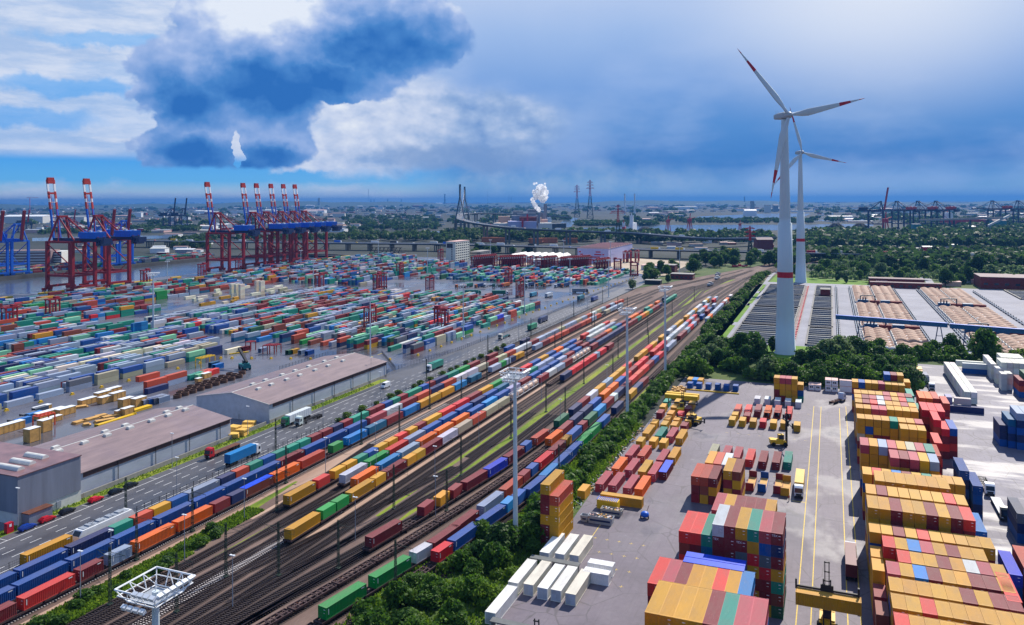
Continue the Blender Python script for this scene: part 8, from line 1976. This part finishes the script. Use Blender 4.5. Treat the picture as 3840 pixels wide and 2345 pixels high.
mb = MB(); prev = None
L_ = []
for i in range(161):
    az = rad(-44 + 88 * i / 160); d = 15500; h = 62 + 26 * math.sin(i * .13 + 1) + 12 * math.sin(i * .41) + 6 * math.sin(i * 1.3) - (10 if i > 80 else 0); L_.append((az, d, h))
V_, F_ = [], []
for az, d, h in L_:
    for dd, hh in ((-2500, -.3), (-900, h * .6), (0, h), (1500, h * .8), (4000, -.3)): V_.append((math.sin(az) * (d + dd), math.cos(az) * (d + dd), hh))
for i in range(160):
    for k in range(4): q = i * 5 + k; F_.append((q, q + 5, q + 6, q + 1))
mb.add(V_, F_); ground('hills', mb, paint('wooded_hills', (46, 66, 46), .95, .35, .002), 0.0)

BB, BC = [], []
TCOL = [lin(*q) for q in ((206, 206, 204), (190, 186, 180), (150, 160, 172), (176, 120, 108), (120, 60, 54), (90, 104, 120), (222, 222, 222), (196, 170, 150), (70, 80, 92), (60, 110, 130))]
for i in range(2400):
    u, v = WR.uniform(-40, 3880), 762 + 100 * WR.random() ** 1.5
    if (1380 < u < 1680 and v > 862) or (2070 < u < 3060 and 796 < v < 872) or (u > 3000 and v > 838) or (1660 < u < 2100 and v > 800) or (u < 1300 and v > 862): continue
    p = at(u, v); k = p.y / FPX; w, d, h = WR.uniform(4, 26) * k, WR.uniform(3, 14) * k, WR.uniform(1.2, 4.2) * k * (1.5 if WR.random() < .1 else 1)
    BB.append((p.x - w / 2, p.x + w / 2, p.y, p.y + d, -.3, h)); BC.append(TCOL[int(WR.integers(len(TCOL)))])
V_, F_ = box_cloud(BB); tag(put('far_town', fast_mesh('far_town', V_, F_, M['attr'], np.repeat(np.array(BC), 6, axis=0)), None), 'countless low sheds and houses of the docks spreading to the skyline', 'town', None, 'stuff')
FR = random.Random(5)
def far_building(u, v, wpx, hpx, m, label, group, rz=None):
    p = at(u, v); k = p.y / FPX; w, h, d = wpx * k, hpx * k, wpx * k * FR.uniform(.4, .9); t = thing('dock_building', label, 'building', (p.x, p.y, -.2), rad(FR.uniform(-12, 12)) if rz is None else rz, group)
    mb = MB(); mb.box(-w / 2, w / 2, 0, d, 0, h); part('wall', mb, M[m], t); mb = MB(); r = FR.choice((0, 1, 1)); 
    if r: mb.side([(-.5, h), (d + .5, h), (d / 2, h * 1.22)], -w / 2 - .5, w / 2 + .5)
    else: mb.box(-w / 2 - .4, w / 2 + .4, -.4, d + .4, h, h + k * .8)
    part('roof', mb, M[FR.choice(['offwhite', 'steel', 'pink', 'white', 'roofbrown', 'grey'])], t)
CN = {'offwhite': 'pale', 'brick': 'dark red', 'steel': 'blue-grey', 'pink': 'pinkish', 'cladding_dark': 'dark grey', 'tank': 'sandy', 'white': 'white', 'teal': 'teal', 'crimson': 'red', 'concrete': 'grey'}
for zone_n, n, u0, u1, v0, v1, w0, w1, h0, h1 in (('beyond the harbour basin at the red cranes', 90, 120, 1290, 800, 885, 20, 80, 4, 12), ('on the opposite bank behind the blue cranes', 14, 280, 800, 905, 960, 24, 60, 6, 12), ('behind the coal heaps and far quays', 56, 2380, 3840, 786, 836, 20, 90, 4, 10), ('along the far side of the motorway viaduct', 26, 2380, 3840, 908, 942, 24, 70, 6, 12), ('between the bridge and the skyline', 22, 1300, 2150, 790, 850, 16, 50, 3, 8), ('far out toward the skyline', 44, 0, 3840, 764, 785, 10, 40, 2, 7)):
    for i in range(n):
        u, v = FR.uniform(u0, u1), FR.uniform(v0, v1)
        if 1380 < u < 1680 and 862 < v < 893 or (120 < u < 740 and 880 < v < 908) or (2590 < u < 3060 and v < 832 and v > 798 and zone_n[0] == 'b'): continue
        m = FR.choice(['offwhite', 'brick', 'steel', 'pink', 'cladding_dark', 'tank', 'white', 'white', 'concrete', 'offwhite', 'crimson' if v > 850 else 'white'])
        far_building(u, v, FR.uniform(w0, w1), FR.uniform(h0, h1), m, '%s flat dock building %s' % (CN[m], zone_n), '%s buildings %s' % (CN[m], zone_n))
for u, v, w, h, m, lab in ((2822, 798, 14, 36, 'steel', 'tall blue-grey silo block left of the far turbine'), (2880, 798, 24, 28, 'offwhite', 'pale grain silo block left of the far turbine'), (2815, 810, 46, 20, 'white', 'white drum-like store before the silo blocks'), (2910, 795, 18, 24, 'cladding_dark', 'dark silo block beside the pale grain silo'), (512, 815, 34, 16, 'white', 'white cube-shaped hall beyond the red cranes'), (640, 835, 32, 20, 'steel', 'blue glass hall beside the pair of slim cranes'), (85, 838, 150, 26, 'offwhite', 'long pale hall with many bays behind the blue cranes'), (250, 834, 130, 20, 'offwhite', 'long pale hall beside the many-bayed hall'), (1270, 815, 45, 14, 'offwhite', 'round-topped pale store beyond the cluster of cranes'), (1240, 842, 26, 20, 'pink', 'pinkish block beside the pale store'), (1205, 898, 90, 13, 'white', 'long white shed behind the last red crane'), (640, 895, 56, 16, 'white', 'white office block with window rows on the far quay'), (590, 950, 56, 18, 'white', 'white arched building on the opposite bank'), (690, 952, 66, 16, 'steel', 'blue-grey shed on the opposite bank'), (2870, 935, 60, 36, 'brick', 'tall dark red brick mill behind the near turbine'), (2960, 930, 50, 30, 'brick', 'dark red brick mill wing between the two turbines'), (3250, 945, 40, 18, 'teal', 'teal box building by the motorway'), (3480, 942, 36, 16, 'crimson', 'bright red box building by the motorway'), (3440, 875, 30, 34, 'teal', 'dark teal hopper tower in the coal yard'), (3750, 858, 50, 30, 'teal', 'dark teal conveyor tower beside the red ship'), (3640, 862, 40, 12, 'pink', 'pinkish shed in the coal yard')):
    far_building(u, v, w, h, m, lab, None, 0.0)
p0, p1 = at(3450, 868), at(3760, 862); t = thing('conveyor', 'long pale conveyor bridge over the coal yard', 'conveyor', (0, 0, 0), 0.0); mb = MB(); mb.beam((p0.x, p0.y, 30), (p1.x, p1.y, 33), 5, 5); part('gallery', mb, M['concrete'], t); mb = MB(); mb.beam((p1.x - 60, p1.y, 2), (p1.x + 20, p1.y, 40), 5, 5); part('incline', mb, M['offwhite'], t); mb = MB(); [mb.box(p0.x + (p1.x - p0.x) * f - 2, p0.x + (p1.x - p0.x) * f + 2, p0.y + (p1.y - p0.y) * f - 2, p0.y + (p1.y - p0.y) * f + 2, 0, 28) for f in (.2, .4, .6, .8)]; part('trestle', mb, M['dark'], t)
for i, (u, v, l) in enumerate(((1310, 893, 70), (1420, 895, 90), (1840, 909, 80), (1870, 911, 60), (2050, 912, 90), (2010, 914, 60), (2140, 913, 60))):
    p = at(u, v); t = thing('log_pile', 'long reddish pile of felled logs by the water under the high bridge, %s along' % nth(i), 'log pile', (p.x, p.y, 0), rad(FR.uniform(-6, 6))); mb = MB(); L = l * p.y / FPX / 1.2
    for j in range(5):
        for k in range(5 - j): mb.tube((-L / 2 + FR.uniform(-2, 2), k * 2.4 + j * 1.2, 1.2 + j * 2), (L / 2 + FR.uniform(-2, 2), k * 2.4 + j * 1.2, 1.2 + j * 2), 1.2, n=7)
    part('logs', mb, M['logs'], t)
for u, v, lab in ((907, 958, 'white motor boat under the quay cranes'), (925, 958, 'small white launch beside the motor boat under the cranes')):
    p = at(u, v, -5); t = thing('motor_boat', lab, 'boat', (p.x, p.y, -5.1), rad(100)); mb = MB(); mb.prism([(-7, -2), (5, -2), (9, 0), (5, 2), (-7, 2)], 0, 1.6); part('hull', mb, M['white'], t); mb = MB(); mb.box(-4, 2, -1.5, 1.5, 1.6, 3.4); part('cabin', mb, M['offwhite'], t)

# ------------------------------------------------------------------ the air
mb = MB(); mb.box(-42000, 42000, -42000, 42000, -9, 225)
hm = bpy.data.materials.new('haze'); hm.use_nodes = True; t_ = hm.node_tree
for n_ in list(t_.nodes): t_.nodes.remove(n_)
ho = t_.nodes.new('ShaderNodeOutputMaterial'); hv = t_.nodes.new('ShaderNodeVolumePrincipled')
hv.inputs['Color'].default_value = (0.07, 0.25, 0.62, 1); hv.inputs['Density'].default_value = 6.0e-5; hv.inputs['Anisotropy'].default_value = 0.2
t_.links.new(hv.outputs[0], ho.inputs['Volume'])
hz = put('haze', mb.mesh('haze', hm)); tag(hz, 'thin bluish haze over the whole harbour', 'haze', None, 'stuff')
